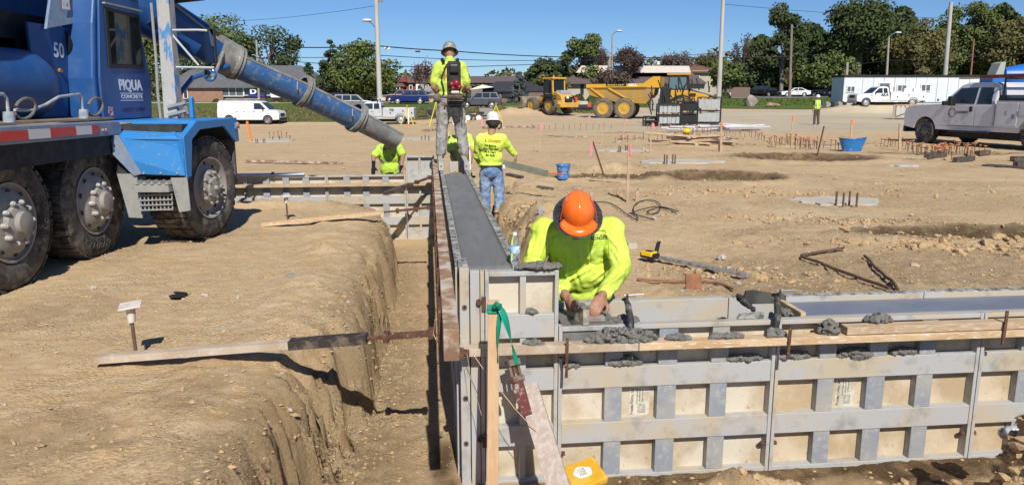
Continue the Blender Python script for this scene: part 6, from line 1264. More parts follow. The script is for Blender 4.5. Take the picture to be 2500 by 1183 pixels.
# ---------------------------------------------------------------- trees
leafs={}
def leafmat(n,c,c2):
    if n not in leafs: leafs[n]=mat('leaf_'+n,(c[0]*1.12,c[1]*1.02,c[2]*1.1),.75,c2=(c2[0]*1.2,c2[1]*1.06,c2[2]*1.15),sc=1.1,lo=.4,hi=.6,spec=.25)
    return leafs[n]
bark=mat('bark',(.10,.08,.065),.95,c2=(.16,.13,.105),sc=6); barkp=mat('bark_pale',(.26,.24,.21),.95,c2=(.18,.16,.14),sc=5)
LM=dict(green=((.065,.105,.026),(.11,.145,.036)),dark=((.040,.066,.022),(.062,.09,.028)),olive=((.085,.095,.030),(.13,.125,.04)),pine=((.032,.055,.022),(.055,.08,.032)),yellow=((.13,.14,.025),(.17,.165,.03)),bluegreen=((.055,.085,.075),(.08,.11,.095)),rust=((.10,.045,.03),(.13,.07,.05)),purple=((.075,.05,.04),(.10,.08,.055)),bare=((.12,.095,.075),(.15,.12,.10)))
def tree(name,label,px,Yd,top,wid,kind='green',shape='round',n=2600,leaf=.36,seed=1,trunk=.18,base_=.25,bk=None,group=None,density=1,clumps=26,px2=None):
    rg=np.random.default_rng(seed); x=(px-1250)/F*Yd; z0=tz(x,Yd); H=PY(px,top,Yd).z-z0; Wd=wid/F*Yd/2
    t=thing(name,label,'tree',(x,Yd,z0),0,group)
    # crown clumps
    cl=[]
    for i in range(clumps):
        if shape=='cone': h=rg.uniform(0,1)**1.3; rr=Wd*(1-h)*1.0+.15; q=rg.uniform(0,2*pi); r_=rr*rg.uniform(.35,1)**.5*.8; cl.append((r_*math.cos(q),r_*math.sin(q),H*(base_*.5+(1-base_*.5)*h),max(.35,rr*.42),.5))
        elif shape=='tall': h=rg.uniform(0,1); rr=Wd*(.55+.55*math.sin(pi*min(1,h*1.05+.1))); q=rg.uniform(0,2*pi); r_=rr*rg.uniform(.1,1)**.5*.78; cl.append((r_*math.cos(q),r_*math.sin(q),H*(base_+(1-base_)*h*.95),Wd*rg.uniform(.2,.36),.9))
        else:
            v=rg.normal(size=3); v/=np.linalg.norm(v); k=rg.uniform(.45,1)**.5*.80; hh=(1-base_)*H/2; cl.append((v[0]*Wd*k,v[1]*Wd*k,H*base_+hh+v[2]*hh*k*.98,Wd*rg.uniform(.20,.38),.8))
    cl=np.array(cl); ci=rg.integers(0,len(cl),n); v=rg.normal(size=(n,3)); v/=np.linalg.norm(v,axis=1)[:,None]; rad=cl[ci,3]*rg.uniform(.25,1.1,n)**.6
    P=cl[ci,:3]+v*np.stack([rad,rad,rad*cl[ci,4]],-1); P[:,2]=np.minimum(np.maximum(P[:,2],H*base_*.45),H*1.02)
    s_=leaf*rg.uniform(.5,1.2,n); nrm=v+rg.normal(size=(n,3))*.7+np.array([0,-.2,.4]); nrm/=np.linalg.norm(nrm,axis=1)[:,None]
    a=np.cross(nrm,rg.normal(size=(n,3))); a/=np.linalg.norm(a,axis=1)[:,None]; b=np.cross(nrm,a)
    if shape=='cone': b=b*.5; 
    Vv=np.stack([P-a*s_[:,None],P-b*s_[:,None]*.6+nrm*s_[:,None]*.15,P+a*s_[:,None],P+b*s_[:,None]*.6-nrm*s_[:,None]*.1],1).reshape(-1,3)
    m=bpy.data.meshes.new('crown'); m.from_pydata(Vv,[],np.arange(4*n).reshape(-1,4).tolist()); m.materials.append(leafmat(kind,*LM[kind])); o=bpy.data.objects.new('crown',m); COL.objects.link(o); o.parent=t
    mb=MB(); rt=random.Random(seed); r0=max(.10,Wd*.06); mb.tube([(0,0,-.3),(.05*Wd*rt.uniform(-1,1),0,H*.3),(.1*Wd*rt.uniform(-1,1),0,H*.62),(.1*Wd*rt.uniform(-1,1),0,H*.93)],[r0*1.3,r0,r0*.6,r0*.15],8)
    for i in range(0,len(cl),max(1,len(cl)//14)):
        c=cl[i]; zz=max(H*.18,min(c[2]-c[3],H*.6)*rt.uniform(.6,.95)); mid=((c[0])*.45,c[1]*.45,(zz+c[2])/2+.1); mb.tube([(0,0,zz),mid,(c[0],c[1],c[2])],[r0*.5,r0*.3,r0*.1],5)
    mb.build('trunk',bk or bark,t); return t
def bare(name,label,px,Yd,top,wid,seed,kind='bare',bk=None,lf=500,leaf=.2,lk='rust',trunk=.2):
    rt=random.Random(seed); x=(px-1250)/F*Yd; z0=tz(x,Yd); H=PY(px,top,Yd).z-z0; Wd=wid/F*Yd/2; t=thing(name,label,'tree',(x,Yd,z0)); mb=MB(); ends=[]
    def br(p,d,l,r,dep):
        q=p+d*l; q.x=max(-Wd,min(Wd,q.x)); q.z=min(q.z,H); mb.tube([p,(p+q)/2+Vector((rt.uniform(-.1,.1),rt.uniform(-.1,.1),0))*l*.3,q],[r,r*.8,r*.55],5 if dep<2 else 3)
        if dep>=3: ends.append(q)
        if dep>=6: return
        for k in range(3 if dep<5 else 2):
            nd=(d+Vector((rt.uniform(-1,1)*Wd/H*1.6,rt.uniform(-.8,.8),rt.uniform(-.1,.6)))*.62).normalized(); br(p+(q-p)*rt.uniform(.6,1),nd,l*rt.uniform(.62,.85),r*.6,dep+1)
    br(Vector((0,0,-.2)),Vector((0,0,1)),H*.28,max(.16,H*.03),0); mb.build('trunk',bk or bark,t)
    if lf:
        rg=np.random.default_rng(seed); E=np.array([e[:] for e in ends]); P=E[rg.integers(0,len(E),lf)]+rg.normal(size=(lf,3))*.35; v=rg.normal(size=(lf,3)); v/=np.linalg.norm(v,axis=1)[:,None]; a=np.cross(v,rg.normal(size=(lf,3))); a/=np.linalg.norm(a,axis=1)[:,None]; b=np.cross(v,a); Vv=np.stack([P-a*leaf,P-b*leaf*.6,P+a*leaf,P+b*leaf*.6],1).reshape(-1,3)
        m=bpy.data.meshes.new('crown'); m.from_pydata(Vv,[],np.arange(4*lf).reshape(-1,4).tolist()); m.materials.append(leafmat(lk,*LM[lk])); o=bpy.data.objects.new('crown',m); COL.objects.link(o); o.parent=t
    return t
tree('leafy_tree','bright green tree above the grey roof behind the truck mirror',535,128,32,250,'green','round',8000,.30,11,base_=.2,clumps=34)
tree('leafy_tree','loose dark locust tree right of the bright green tree behind the grey roof',675,132,66,190,'dark','round',5000,.27,12,base_=.3,clumps=30)
tree('leafy_tree','green tree seen through the cab window and under the chute',330,126,55,240,'green','round',6500,.3,13,base_=.15,clumps=30)
tree('leafy_tree','green tree at the far left behind the mixer truck',120,130,50,200,'olive','round',2200,.42,14,base_=.2)
tree('conifer_tree','small dark conifer at the right end of the grey roof',765,118,155,70,'pine','cone',1500,.34,15,base_=.1,clumps=24)
tree('conifer_tree','tall ragged dark spruce left of the power pole',820,112,100,130,'pine','cone',6500,.32,16,base_=.02,clumps=80)
tree('leafy_tree','dense green tree directly behind the power pole',893,110,92,175,'green','round',8500,.28,17,base_=.02,clumps=60)
tree('leafy_tree','small dark shrub tree between the dense green tree and the brick house',955,125,180,60,'dark','round',800,.34,18,base_=.1)
bare('bare_tree','half bare reddish tree in front of the red brick house',1035,108,132,110,19,lf=900,leaf=.14,lk='rust')
tree('leafy_tree','distant tree peeking over the roof right of the standing man',1215,150,215,40,'olive','round',500,.4,20,base_=.1)
tree('spruce_tree','blue green spruce in front of the brown bungalow',1267,104,178,60,'bluegreen','cone',4500,.22,21,base_=0,clumps=40)
tree('leafy_tree','dark round tree behind the wheel loader',1325,120,128,95,'dark','round',5000,.27,22,base_=.05,clumps=32)
tree('leafy_tree','yellow green small tree right behind the wheel loader cab',1345,116,170,90,'olive','round',2000,.32,23,base_=.05)
tree('pine_tree','tall open green pine rising behind the loader',1420,128,88,130,'green','tall',5500,.3,24,base_=.2,clumps=24)
bare('bare_tree','wide brown nearly leafless tree above the beige roof',1525,125,92,190,25,lf=6000,leaf=.15,lk='purple')
bare('bare_tree','second brownish tree with thin branches right of the lamp pole',1470,132,100,120,26,lf=2500,leaf=.15,lk='purple')
tree('shrub_tree','small purple leafed tree in front of the beige building',1490,108,165,110,'purple','round',2000,.22,27,base_=.15,clumps=22)
bare('bare_tree','bare grey tree over the dump truck cab',1640,140,105,110,28,lf=2600,leaf=.17,lk='bare')
bare('bare_tree','bare tree left of the tall light pole',1720,140,112,110,29,lf=3200,leaf=.17,lk='olive')
bare('bare_tree','slim bare tree right of the tall light pole',1800,136,80,90,30,lf=300,leaf=.2,lk='rust')
tree('leafy_tree','round dark green maple right beside the tall light pole',1762,112,140,85,'green','round',2600,.30,31,base_=.15,clumps=30)
tree('leafy_tree','tall two lobed tree standing apart at the left end of the woods',1895,128,12,135,'dark','tall',8000,.28,32,base_=.28,clumps=34,bk=barkp)
tree('leafy_tree','big spreading tree whose crown touches the top of the picture',2075,132,-10,190,'dark','round',9500,.31,33,base_=.32,clumps=40)
tree('leafy_tree','rounded green tree behind the tall right light pole',2330,140,-5,150,'green','round',7000,.3,34,base_=.3,clumps=30)
wk=['dark','olive','dark','green','dark','olive','yellow','dark','green','olive','dark','purple','dark','olive','green','dark','yellow','olive','dark','green']
wl=['low dark tree at the left foot of the woods','olive tree behind the parked black cars','dark tree behind the white sedan','green tree above the red sign','dark tree over the left end of the office trailer','olive tree above the first trailer window','yellowing tree near the middle lamp pole','dark tree left of the middle lamp pole','green tree right of the middle lamp pole','olive tree in the middle of the woods','tall dark tree left of the right light pole','bare looking brown tree right of the tall pole','dark tree at the right of the tall pole','olive tree near the rusty pole','green tree behind the rusty pole','dark tree above the silver pickup cab','yellowing tree above the ladder rack','tall olive tree at the upper right corner','dark tree at the right edge of the woods','green tree at the right picture edge']
wx=[1815,1850,1945,2000,2060,2120,2200,2165,2250,2215,2290,2370,2400,2440,2480,2350,2420,2470,2520,2560]
wy=[160,150,110,120,75,90,110,40,60,30,40,60,80,25,50,140,110,15,40,70]
wr=random.Random(5)
for i in range(20):
    tree('woodland_tree',wl[i],wx[i],124+wr.uniform(0,16)+(i%3)*4,wy[i],wr.uniform(120,170),wk[i],'round',5200,.31,100+i,base_=.04,group='trees of the woods on the right',clumps=34)
# wood mass behind
rg=np.random.default_rng(99); n=52000; a_=rg.uniform(1800,2700,n); Yw=rg.uniform(142,160,n); xw=(a_-1250)/F*Yw; zt=CZ+ (235-(60+25*np.sin(a_*.02)+18*np.sin(a_*.057)+np.where(a_<1900,70,0)))/F*Yw; zb=terrain(xw,Yw,False); zz=zb+(zt-zb)*rg.uniform(0,1,n)**.8
P=np.stack([xw,Yw,zz],-1); s_=.6*rg.uniform(.5,1.2,n); nv=rg.normal(size=(n,3)); nv/=np.linalg.norm(nv,axis=1)[:,None]; a=np.cross(nv,rg.normal(size=(n,3))); a/=np.linalg.norm(a,axis=1)[:,None]; b=np.cross(nv,a)
Vv=np.stack([P-a*s_[:,None],P-b*s_[:,None]*.6,P+a*s_[:,None],P+b*s_[:,None]*.6],1).reshape(-1,3)
m=bpy.data.meshes.new('woodland'); m.from_pydata(Vv,[],np.arange(4*n).reshape(-1,4).tolist()); m.materials.append(leafmat('dark',*LM['dark'])); o=bpy.data.objects.new('woodland',m); COL.objects.link(o); tag(o,'dense dark woodland filling the slope behind the separate trees','woods',kind='stuff')
# distant treeline
n=20000; a_=rg.uniform(-400,1850,n); Yw=rg.uniform(165,185,n); xw=(a_-1250)/F*Yw; zt=CZ+(235-(185-42*ss(1500,1580,a_)+10*np.sin(a_*.013)+9*np.sin(a_*.05)+6*np.sin(a_*.13)))/F*Yw+rg.normal(size=n)*.4; zb=terrain(xw,Yw,False); zz=zb+(zt-zb)*rg.uniform(0,1,n)
P=np.stack([xw,Yw,zz],-1); s_=.6*rg.uniform(.5,1.2,n); nv=rg.normal(size=(n,3)); nv/=np.linalg.norm(nv,axis=1)[:,None]; a=np.cross(nv,rg.normal(size=(n,3))); a/=np.linalg.norm(a,axis=1)[:,None]; b=np.cross(nv,a)
Vv=np.stack([P-a*s_[:,None],P-b*s_[:,None]*.6,P+a*s_[:,None],P+b*s_[:,None]*.6],1).reshape(-1,3)
m=bpy.data.meshes.new('treeline'); m.from_pydata(Vv,[],np.arange(4*n).reshape(-1,4).tolist()); m.materials.append(leafmat('olive',*LM['olive'])); o=bpy.data.objects.new('treeline',m); COL.objects.link(o); tag(o,'low distant treeline behind the houses','woods',kind='stuff')
def hedge(px0,px1,Yd,top,label,kind='dark'):
    x0=(px0-1250)/F*Yd;x1=(px1-1250)/F*Yd; z0=tz((x0+x1)/2,Yd); H=max(.5,PY(px0,top,Yd).z-z0); rgh=np.random.default_rng(int(px0)); n=700; v=rgh.normal(size=(n,3)); v/=np.linalg.norm(v,axis=1)[:,None]; v[:,2]=np.abs(v[:,2])
    P=v*np.array([(x1-x0)/2,.7,H])*rgh.uniform(.8,1.02,(n,1)); s_=.14; nv=v+rgh.normal(size=(n,3))*.4; a=np.cross(nv,rgh.normal(size=(n,3))); a/=np.linalg.norm(a,axis=1)[:,None]; b=np.cross(nv/np.linalg.norm(nv,axis=1)[:,None],a)
    Vv=np.stack([P-a*s_,P-b*s_,P+a*s_,P+b*s_],1).reshape(-1,3); m=bpy.data.meshes.new('shrub'); m.from_pydata(Vv,[],np.arange(4*n).reshape(-1,4).tolist()); m.materials.append(leafmat(kind,*LM[kind])); o=bpy.data.objects.new('shrub',m); COL.objects.link(o); o.location=((x0+x1)/2,Yd,z0-.1); tag(o,label,'shrub')
    mb=MB().ell((0,0,0),((x1-x0)/2*.85,.55,H*.85)); q=mb.build('shrub_core',leafmat(kind,*LM[kind]),o,org=(0,0,0))
for q in ((437,456,108,240,'clipped shrub left of the brick doorway'),(458,488,108,240,'broad clipped shrub below the brick wall'),(532,548,108,240,'small brown shrub beside the van roof'),(655,680,108,238,'dark shrub at the van windscreen'),(690,722,107,238,'dark shrub below the chute behind the van'),(1395,1425,106,228,'rounded shrub by the beige wall near the loader'),(1428,1470,106,226,'wide low shrub in front of the beige building'),(1740,1775,107,222,'dark shrub under the round maple')): hedge(*q)
hedge(1060,1100,106,238,'low hedge beside the white gabled porch')
# ---------------------------------------------------------------- buildings
roofg=mat('roof_grey_shingle',(.115,.118,.125),.95,c2=(.15,.15,.16),sc=2.5,c3=(.08,.08,.09),sc3=9,bump=.02,bsc=6,spec=.15); roofb=mat('roof_brown_shingle',(.13,.10,.095),.95,c2=(.16,.125,.115),sc=2,c3=(.10,.075,.07),sc3=8,spec=.15); roofk=mat('roof_black_shingle',(.03,.032,.04),.9,c2=(.045,.045,.055),sc=3)
brick=mat('brick_tan',(.33,.19,.13),.9,c2=(.27,.15,.10),sc=3,c3=(.40,.27,.20),sc3=9); brickr=mat('brick_red',(.26,.065,.045),.9,c2=(.20,.05,.035),sc=3); beige=mat('stucco_beige',(.47,.42,.33),.9,c2=(.43,.38,.30),sc=2); fascia=mat('metal_fascia',(.55,.48,.41),.6,c2=(.5,.44,.38),sc=1.5); wtrim=mat('white_trim',(.75,.74,.72),.6); bw=mat('window_dark',(.03,.035,.04),.1,spec=.7)
def bx(px0,px1,y0,y1,Yd,dp_=8):   # world box from photo extents, front at Yd
    a=PY(px0,y0,Yd); b=PY(px1,y1,Yd); return Vector((a.x,Yd,min(a.z,b.z))),Vector((b.x,Yd+dp_,max(a.z,b.z)))
def hip(m,px0,px1,rx0,rx1,ye,yr,Yd,dp_=12,ov=.5):
    e0=PY(px0,ye,Yd-ov); e1=PY(px1,ye,Yd-ov); r0=PY(rx0,yr,Yd+dp_/2); r1=PY(rx1,yr,Yd+dp_/2)
    vs=[e0,e1,Vector((e1.x,Yd+dp_+ov,e1.z)),Vector((e0.x,Yd+dp_+ov,e0.z)),r0,r1]; lo=[v-Vector((0,0,.18)) for v in vs[:4]]
    return m.add(vs+lo,[(0,1,5,4),(1,2,5),(2,3,4,5),(3,0,4),(0,6,7,1),(1,7,8,2),(2,8,9,3),(3,9,6,0),(9,8,7,6)])
def bld(name,label,px,Yd): x=(px-1250)/F*Yd; return thing(name,label,'building',(x,Yd,tz(x,Yd)),0,None,world=True)
def wallb(t,px0,px1,y0,y1,Yd,mt,dp_=10,nm='wall'): a,b=bx(px0,px1,y0,y1,Yd,dp_); a.z=min(a.z,tz((a.x+b.x)/2,Yd)-.5); return MB().mm(a,b).build(nm,mt,t)
def winb(t,px0,px1,y0,y1,Yd,mt=None,fr=True,nm='window',bars=0):
    a,b=bx(px0,px1,y0,y1,Yd-.03,.06); o=MB().mm(a,b).build(nm,mt or bw,t)
    if fr:
        m=MB(); w_=.10
        for lo,hi in(((a.x-w_,a.z-w_),(b.x+w_,a.z)),((a.x-w_,b.z),(b.x+w_,b.z+w_)),((a.x-w_,a.z),(a.x,b.z)),((b.x,a.z),(b.x+w_,b.z))): m.mm((lo[0],Yd-.10,lo[1]),(hi[0],Yd-.001,hi[1]))
        for i in range(bars): q=a.x+(b.x-a.x)*(i+1)/(bars+1); m.mm((q-.04,Yd-.09,a.z),(q+.04,Yd-.03,b.z))
        m.build('window_frame',wtrim,o)
t=bld('brick_office','long brick office with grey shingle hip roof behind the white van',600,116)
wallb(t,405,545,210,245,116,brick); wallb(t,545,770,210,245,116.5,brick)
MB().__class__
hip(MB(),395,785,480,735,212,160,116,14).build('roof',roofg,t); hip(MB(),700,786,722,765,210,190,114,6).build('porch_roof',roofg,t)
winb(t,448,458,214,240,116,nm='door'); winb(t,541,594,213,234,116.2,mat('window_teal',(.10,.13,.13),.2),bars=2); winb(t,596,660,213,232,116.2,bw,bars=0)
a,b=bx(608,627,218,231,116,.1); MB().mm(a-Vector((0,.2,0)),b-Vector((0,.2,0))).build('sign_board',mat('sign_navy',(.01,.015,.06),.4),t)
text('D','sign_letter',txw,t,TM(PY(618,224,115.75),(1,0,0),(0,0,1)),1.0,1.0,bold=.05)
a,b=bx(606,650,232,236,115.8,.1); MB().mm(a,b).build('blue_band',mat('band_blue',(.02,.05,.4),.4),t)
a,b=bx(661,700,226,238,116,.2); MB().mm(a-Vector((0,.1,0)),b).build('pale_panel',wtrim,t)
for px in(736,752,770): a,b=bx(px-1.5,px+1.5,211,240,113.8,.2); MB().mm(a,b).build('porch_post',darkm,t)
t=bld('brick_house','red brick two storey townhouse with white trimmed windows left of the bare tree',1010,135)
wallb(t,957,985,207,240,132,brickr); wallb(t,985,1060,198,240,134,brickr); wallb(t,1015,1034,205,233,133.6,wtrim,1,'siding')
hip(MB(),953,988,965,978,209,200,132,5,.3).build('roof',roofb,t); hip(MB(),972,1320,985,1310,200,186,134,14,.6).build('roof',roofb,t)
a=PY(972,203,133.4);b=PY(996,203,133.4);c=PY(985,186,133.4); MB().prism([a,b,c],(0,4,0)).build('gable',brickr,t)
for px in(1003,1023,1043): winb(t,px-3,px+3,209,218,133.5)
winb(t,969,976,213,235,131.9,nm='door')
MB().tube([PY(1185,190,140),PY(1185,181,140)],.12,5).build('vent_pole',darkm,t); a,b=bx(1181,1190,181,183,140,.4); MB().mm(a,b).build('vent_cap',darkm,t)
t=bld('white_gable_house','low white gabled house half hidden behind the standing man',1080,112)
wallb(t,1047,1066,229,245,111,mat('stone_pale',(.40,.33,.28),.9,c2=(.5,.45,.4),sc=4)); wallb(t,1066,1085,228,245,112,bw); hip(MB(),1015,1100,1040,1080,230,211,111,9).build('roof',mat('roof_pale',(.30,.30,.29),.9),t)
wallb(t,1150,1178,217,243,112,wtrim); a=PY(1145,219,110.8);b=PY(1206,213,110.8);c=PY(1178,207,110.8); MB().prism([a,b,c],(0,8,0)).build('gable_roof',wtrim,t)
t=bld('brown_bungalow','dark roofed brown bungalow behind the blue green spruce',1230,113)
wallb(t,1176,1310,219,246,113,mat('brown_wall',(.13,.09,.075),.9,c2=(.10,.07,.06),sc=2)); hip(MB(),1168,1335,1212,1320,221,199,113,12).build('roof',roofk,t); winb(t,1190,1200,224,238,113,fr=False,nm='door')
wallb(t,1205,1224,224,240,112.9,mat('brown_lighter',(.22,.16,.13),.9),.3,'stone_panel'); winb(t,1226,1243,225,238,112.9,fr=False); wallb(t,1185,1245,240,250,111,mat('brown_fence',(.17,.12,.10),.9),.3,'low_wall'); wallb(t,1290,1345,226,243,112,mat('brown_fence',(0,0,0)),1,'low_wall')
t=bld('beige_hall','wide beige hall with brown skirt roof and pale metal fascia behind the dump truck',1580,124)
wallb(t,1385,1720,200,240,122,beige,22); hip(MB(),1368,1725,1410,1690,202,178,122,18,.8).build('roof',roofb,t)
a=PY(1406,178,126);b=PY(1688,178,126);c=PY(1683,161,127);d=PY(1420,160,127); MB().prism([a,b,c,d],(0,8,0)).build('fascia',fascia,t,bev=.1)
winb(t,1417,1425,206,232,122,nm='door',fr=False)
for px in(1515,1600,1660): winb(t,px,px+8,208,228,122)
MB().tube([PY(1607,158,128),PY(1607,150,128)],.25,6).build('roof_vent',wtrim,t)
t=bld('beige_house','tan two storey house right of the beige hall and behind the maple',1745,138)
wallb(t,1690,1812,172,240,136,beige,10); hip(MB(),1678,1818,1690,1805,175,157,136,10,.6).build('roof',mat('roof_rustbrown',(.19,.10,.07),.9,c2=(.15,.08,.06),sc=2),t)
for px in(1700,1795): winb(t,px,px+6,185,197,136)
a,b=bx(1765,1830,213,238,118,.3); tag(MB().mm(a,b).build('board_fence',mat('fence_brown',(.18,.13,.10),.9),org=a),'brown board fence under the round maple','fence')
# office trailer
t=bld('office_trailer','long white site office trailer with dark roof edge and small windows',2210,90); 
a,b=bx(2062,2392,188,260,90,3.4); a.z=tz(b.x,90)+.35; MB().mm(a,b).build('trailer_body',mat('trailer_white',(.72,.74,.78),.5,c2=(.66,.68,.72),sc=1.2),t,bev=.03)
MB().mm((a.x-.1,89.9,b.z),(b.x+.1,93.5,b.z+.22)).build('roof_edge',darkm,t)
for px in list(range(2105,2392,26)): q=PY(px,220,89.98); MB().mm((q.x-.02,89.96,a.z+.05),(q.x+.02,89.995,b.z-.05)).build('panel_seam',mat('seam_grey',(.4,.42,.45),.6),t)
for x0,x1,y0,y1 in((2069,2085,212,224),(2148,2170,204,221),(2192,2211,209,222),(2250,2269,208,222)): winb(t,x0,x1,y0,y1,90,mat('window_grey',(.12,.13,.15),.2),bars=1 if x0!=2148 else 0)
MB().mm((a.x+.3,90.1,a.z-.5),(b.x-.3,90.3,a.z)).build('skirting',mat('skirt',(.5,.52,.55),.6),t)
for px in(2215,2232,2290): MB().mm((PY(px,240,89.9).x,89.9,a.z+.2),(PY(px,240,89.9).x+.15,89.97,a.z+.4)).build('utility_box',darkm,t)
# signs
q=PY(2043,215,102); g_=tz(q.x,102); t=thing('road_sign','red and white monument sign at the left end of the office trailer','sign',(q.x,102,g_),0,None,world=True)
a,b=bx(2044,2062,187,192,102,.3); MB().mm(a,b).build('red_header',mat('sign_red',(.35,.03,.04),.5),t); a,b=bx(2044,2062,196,212,102,.3); MB().mm(a,b).build('sign_panel',mat('sign_pinkgrey',(.42,.33,.36),.5),t); a,b=bx(2046,2048,187,240,102.1,.2); a.z=g_; MB().mm(a,b).build('post',darkm,t); a,b=bx(2058,2060,187,240,102.1,.2); a.z=g_; MB().mm(a,b).build('post',darkm,t)
# ---------------------------------------------------------------- poles and wires
polec=mat('pole_concrete',(.46,.44,.40),.8,c2=(.38,.36,.32),sc=3,stretch=(1,1,.2)); polew=mat('pole_wood',(.20,.15,.115),.9,c2=(.26,.21,.17),sc=3); polep=mat('pole_pale_wood',(.36,.33,.28),.9,c2=(.28,.25,.21),sc=3)
def pole(label,px0,py0,px1,py1,Yd,r,mt,name='utility_pole',lamp=None):
    b=PY(px0,py0,Yd); b.z=tz(b.x,Yd); tp=PY(px1,py1,Yd); k=thing(name,label,'pole',b,0,None,world=True)
    MB().cyl(b-Vector((0,0,.3)),tp,r,r*.72,12).build('shaft',mt,k,smooth=True,ang=40)
    if lamp:
        e=PY(*lamp,Yd); MB().tube([tp+(b-tp)*lampq,(tp+(b-tp)*lampq+e)/2+Vector((0,0,.15)),e],[.06,.05,.05],6).build('lamp_arm',steel,k)
        MB().ell(e,(.5,.3,.16)).build('lamp_head',mat('lamp_grey',(.6,.6,.6),.3),k,smooth=True)
    return k,tp
lampq=.27
k,_=pole('tall concrete power pole with a cobra lamp left of the standing man',927,238,918,-8,74,.27,polec,lamp=(896,50))
MB().beam(PY(912,2,74),PY(935,4,74),.15,.15).build('crossarm',polew,k); a,b=bx(929,941,237,246,73.6,.4); MB().mm(a,b).build('meter_box',mat('box_grey',(.5,.5,.5),.5),k)
pole('tall pale light pole right of the dump truck cab',1755,240,1766,-8,74,.24,polec)
pole('tall pale light pole at the right above the office trailer',2308,190,2322,6,96,.30,polec)
lampq=.0
pole('street lamp pole with a curved arm above the dump truck bed',1494,200,1495,85,116,.16,polep,name='street_lamp',lamp=(1512,76))
pole('leaning timber pole beside the street lamp pole',1486,202,1488,138,112,.30,polep)
pole('slim lamp pole behind the office trailer roof',2166,190,2170,90,118,.20,polep,name='street_lamp',lamp=(2193,80))
pole('brown timber pole beside the white sedan',1928,240,1933,60,110,.22,polew)
pole('short pale timber pole behind the trailer left end',2067,190,2069,152,112,.25,polep)
pole('thin rusty pole right of the tall pale light pole',2371,184,2378,95,110,.14,mat('rust_pole',(.25,.12,.08),.8))
pole('pale timber pole standing in front of the grey roofed office',631,225,626,98,110,.18,polep)
pole('small white bollard lamp beside the brown fence',1783,232,1783,204,112,.08,wtrim,name='bollard_lamp')
wm=mat('cable_black',(.02,.02,.022),.6)
def wire(label,pts,r=.03):
    P_=[PY(*p) for p in pts]; q=[]
    for i in range(len(P_)-1):
        for j in range(8):
            f=j/8; v=P_[i]*(1-f)+P_[i+1]*f; v.z-=.35*4*f*(1-f)*((P_[i+1]-P_[i]).length/60); q.append(v)
    q.append(P_[-1]); return tag(MB().tube(q,r,5).build('power_line',wm,org=P_[0]),label,'cable')
wire('thick bundled cable running right from the power pole above the hard hat',[(720,116,82),(921,112,74),(1090,124,80),(1490,140,112),(1930,138,110)],.055)
wire('upper thin cable right of the power pole',[(700,140,90),(924,135,76),(1300,148,100),(1490,144,112)],.035)
wire('lower cable crossing behind the standing man',[(620,140,100),(925,161,76),(1230,160,95),(1488,144,112),(1760,143,110)],.04)
wire('top faint cable over the trees on the left',[(560,52,110),(921,14,74)],.02)
wire('cable loop falling from the brown pole to the trailer pole',[(1931,120,110),(2068,158,112)],.035)
wire('cable running from the trailer pole to the slim lamp pole',[(2068,158,112),(2168,148,118),(2500,130,120)],.035)
wire('high faint cable across the upper right sky',[(1762,10,74),(2320,45,96)],.02)
wire('faint cable left of the brown timber pole',[(1488,146,112),(1758,128,112),(1932,118,110)],.03)
q=PY(945,118,75); tag(MB().box(q,(.55,.2,.26)).build('splice_box',mat('splice_white',(.7,.7,.7),.5),org=q,bev=.03),'small white splice box hanging on the bundled cable','cable box')
q=PY(1020,126,77); tag(MB().box(q,(.5,.15,.14)).build('splice_case',wm,org=q,bev=.03),'black splice case on the bundled cable right of the white box','cable box')
# ---------------------------------------------------------------- things on the site
def TT_(px,py): return T(px,py)
stick=mat('stake_tan',(.48,.34,.21),.85,c2=(.40,.27,.16),sc=6); pink=mat('pink_flag',(.85,.22,.32),.5); orange=mat('orange_flag',(.85,.22,.05),.5); orcap=mat('orange_cap',(.62,.19,.06),.6,c2=(.55,.33,.2),sc=3,lo=.3,hi=.7); whcap=mat('white_cap',(.66,.60,.55),.6,c2=(.55,.45,.38),sc=14); reb=mat('rebar_rust',(.15,.085,.05),.85,c2=(.10,.06,.04),sc=20)
def stake(label,px,py,tx,ty,w_=.035,mt=stick,flag=None,fl=0,name='survey_stake'):
    b=TT_(px,py); tp=PY(tx,ty,b.y); k=thing(name,label,'stake',b,0,'stakes on the site',world=True)
    MB().beam(b-(tp-b)*.05,tp,w_,w_*.6).build('shaft',mt,k)
    if flag:
        Y=b.y; s_=1 if fl>=0 else -1
        q=PY(tx,ty,Y-.03); L_=abs(fl)/F*Y
        MB().prism([q,q+Vector((s_*.045*Y/20,0,-.01)),q+Vector((s_*.06*Y/20,-.01,-L_)),q+Vector((s_*.01,0,-L_*.96))],(0,.006,0)).build('ribbon',flag,k)
    return k
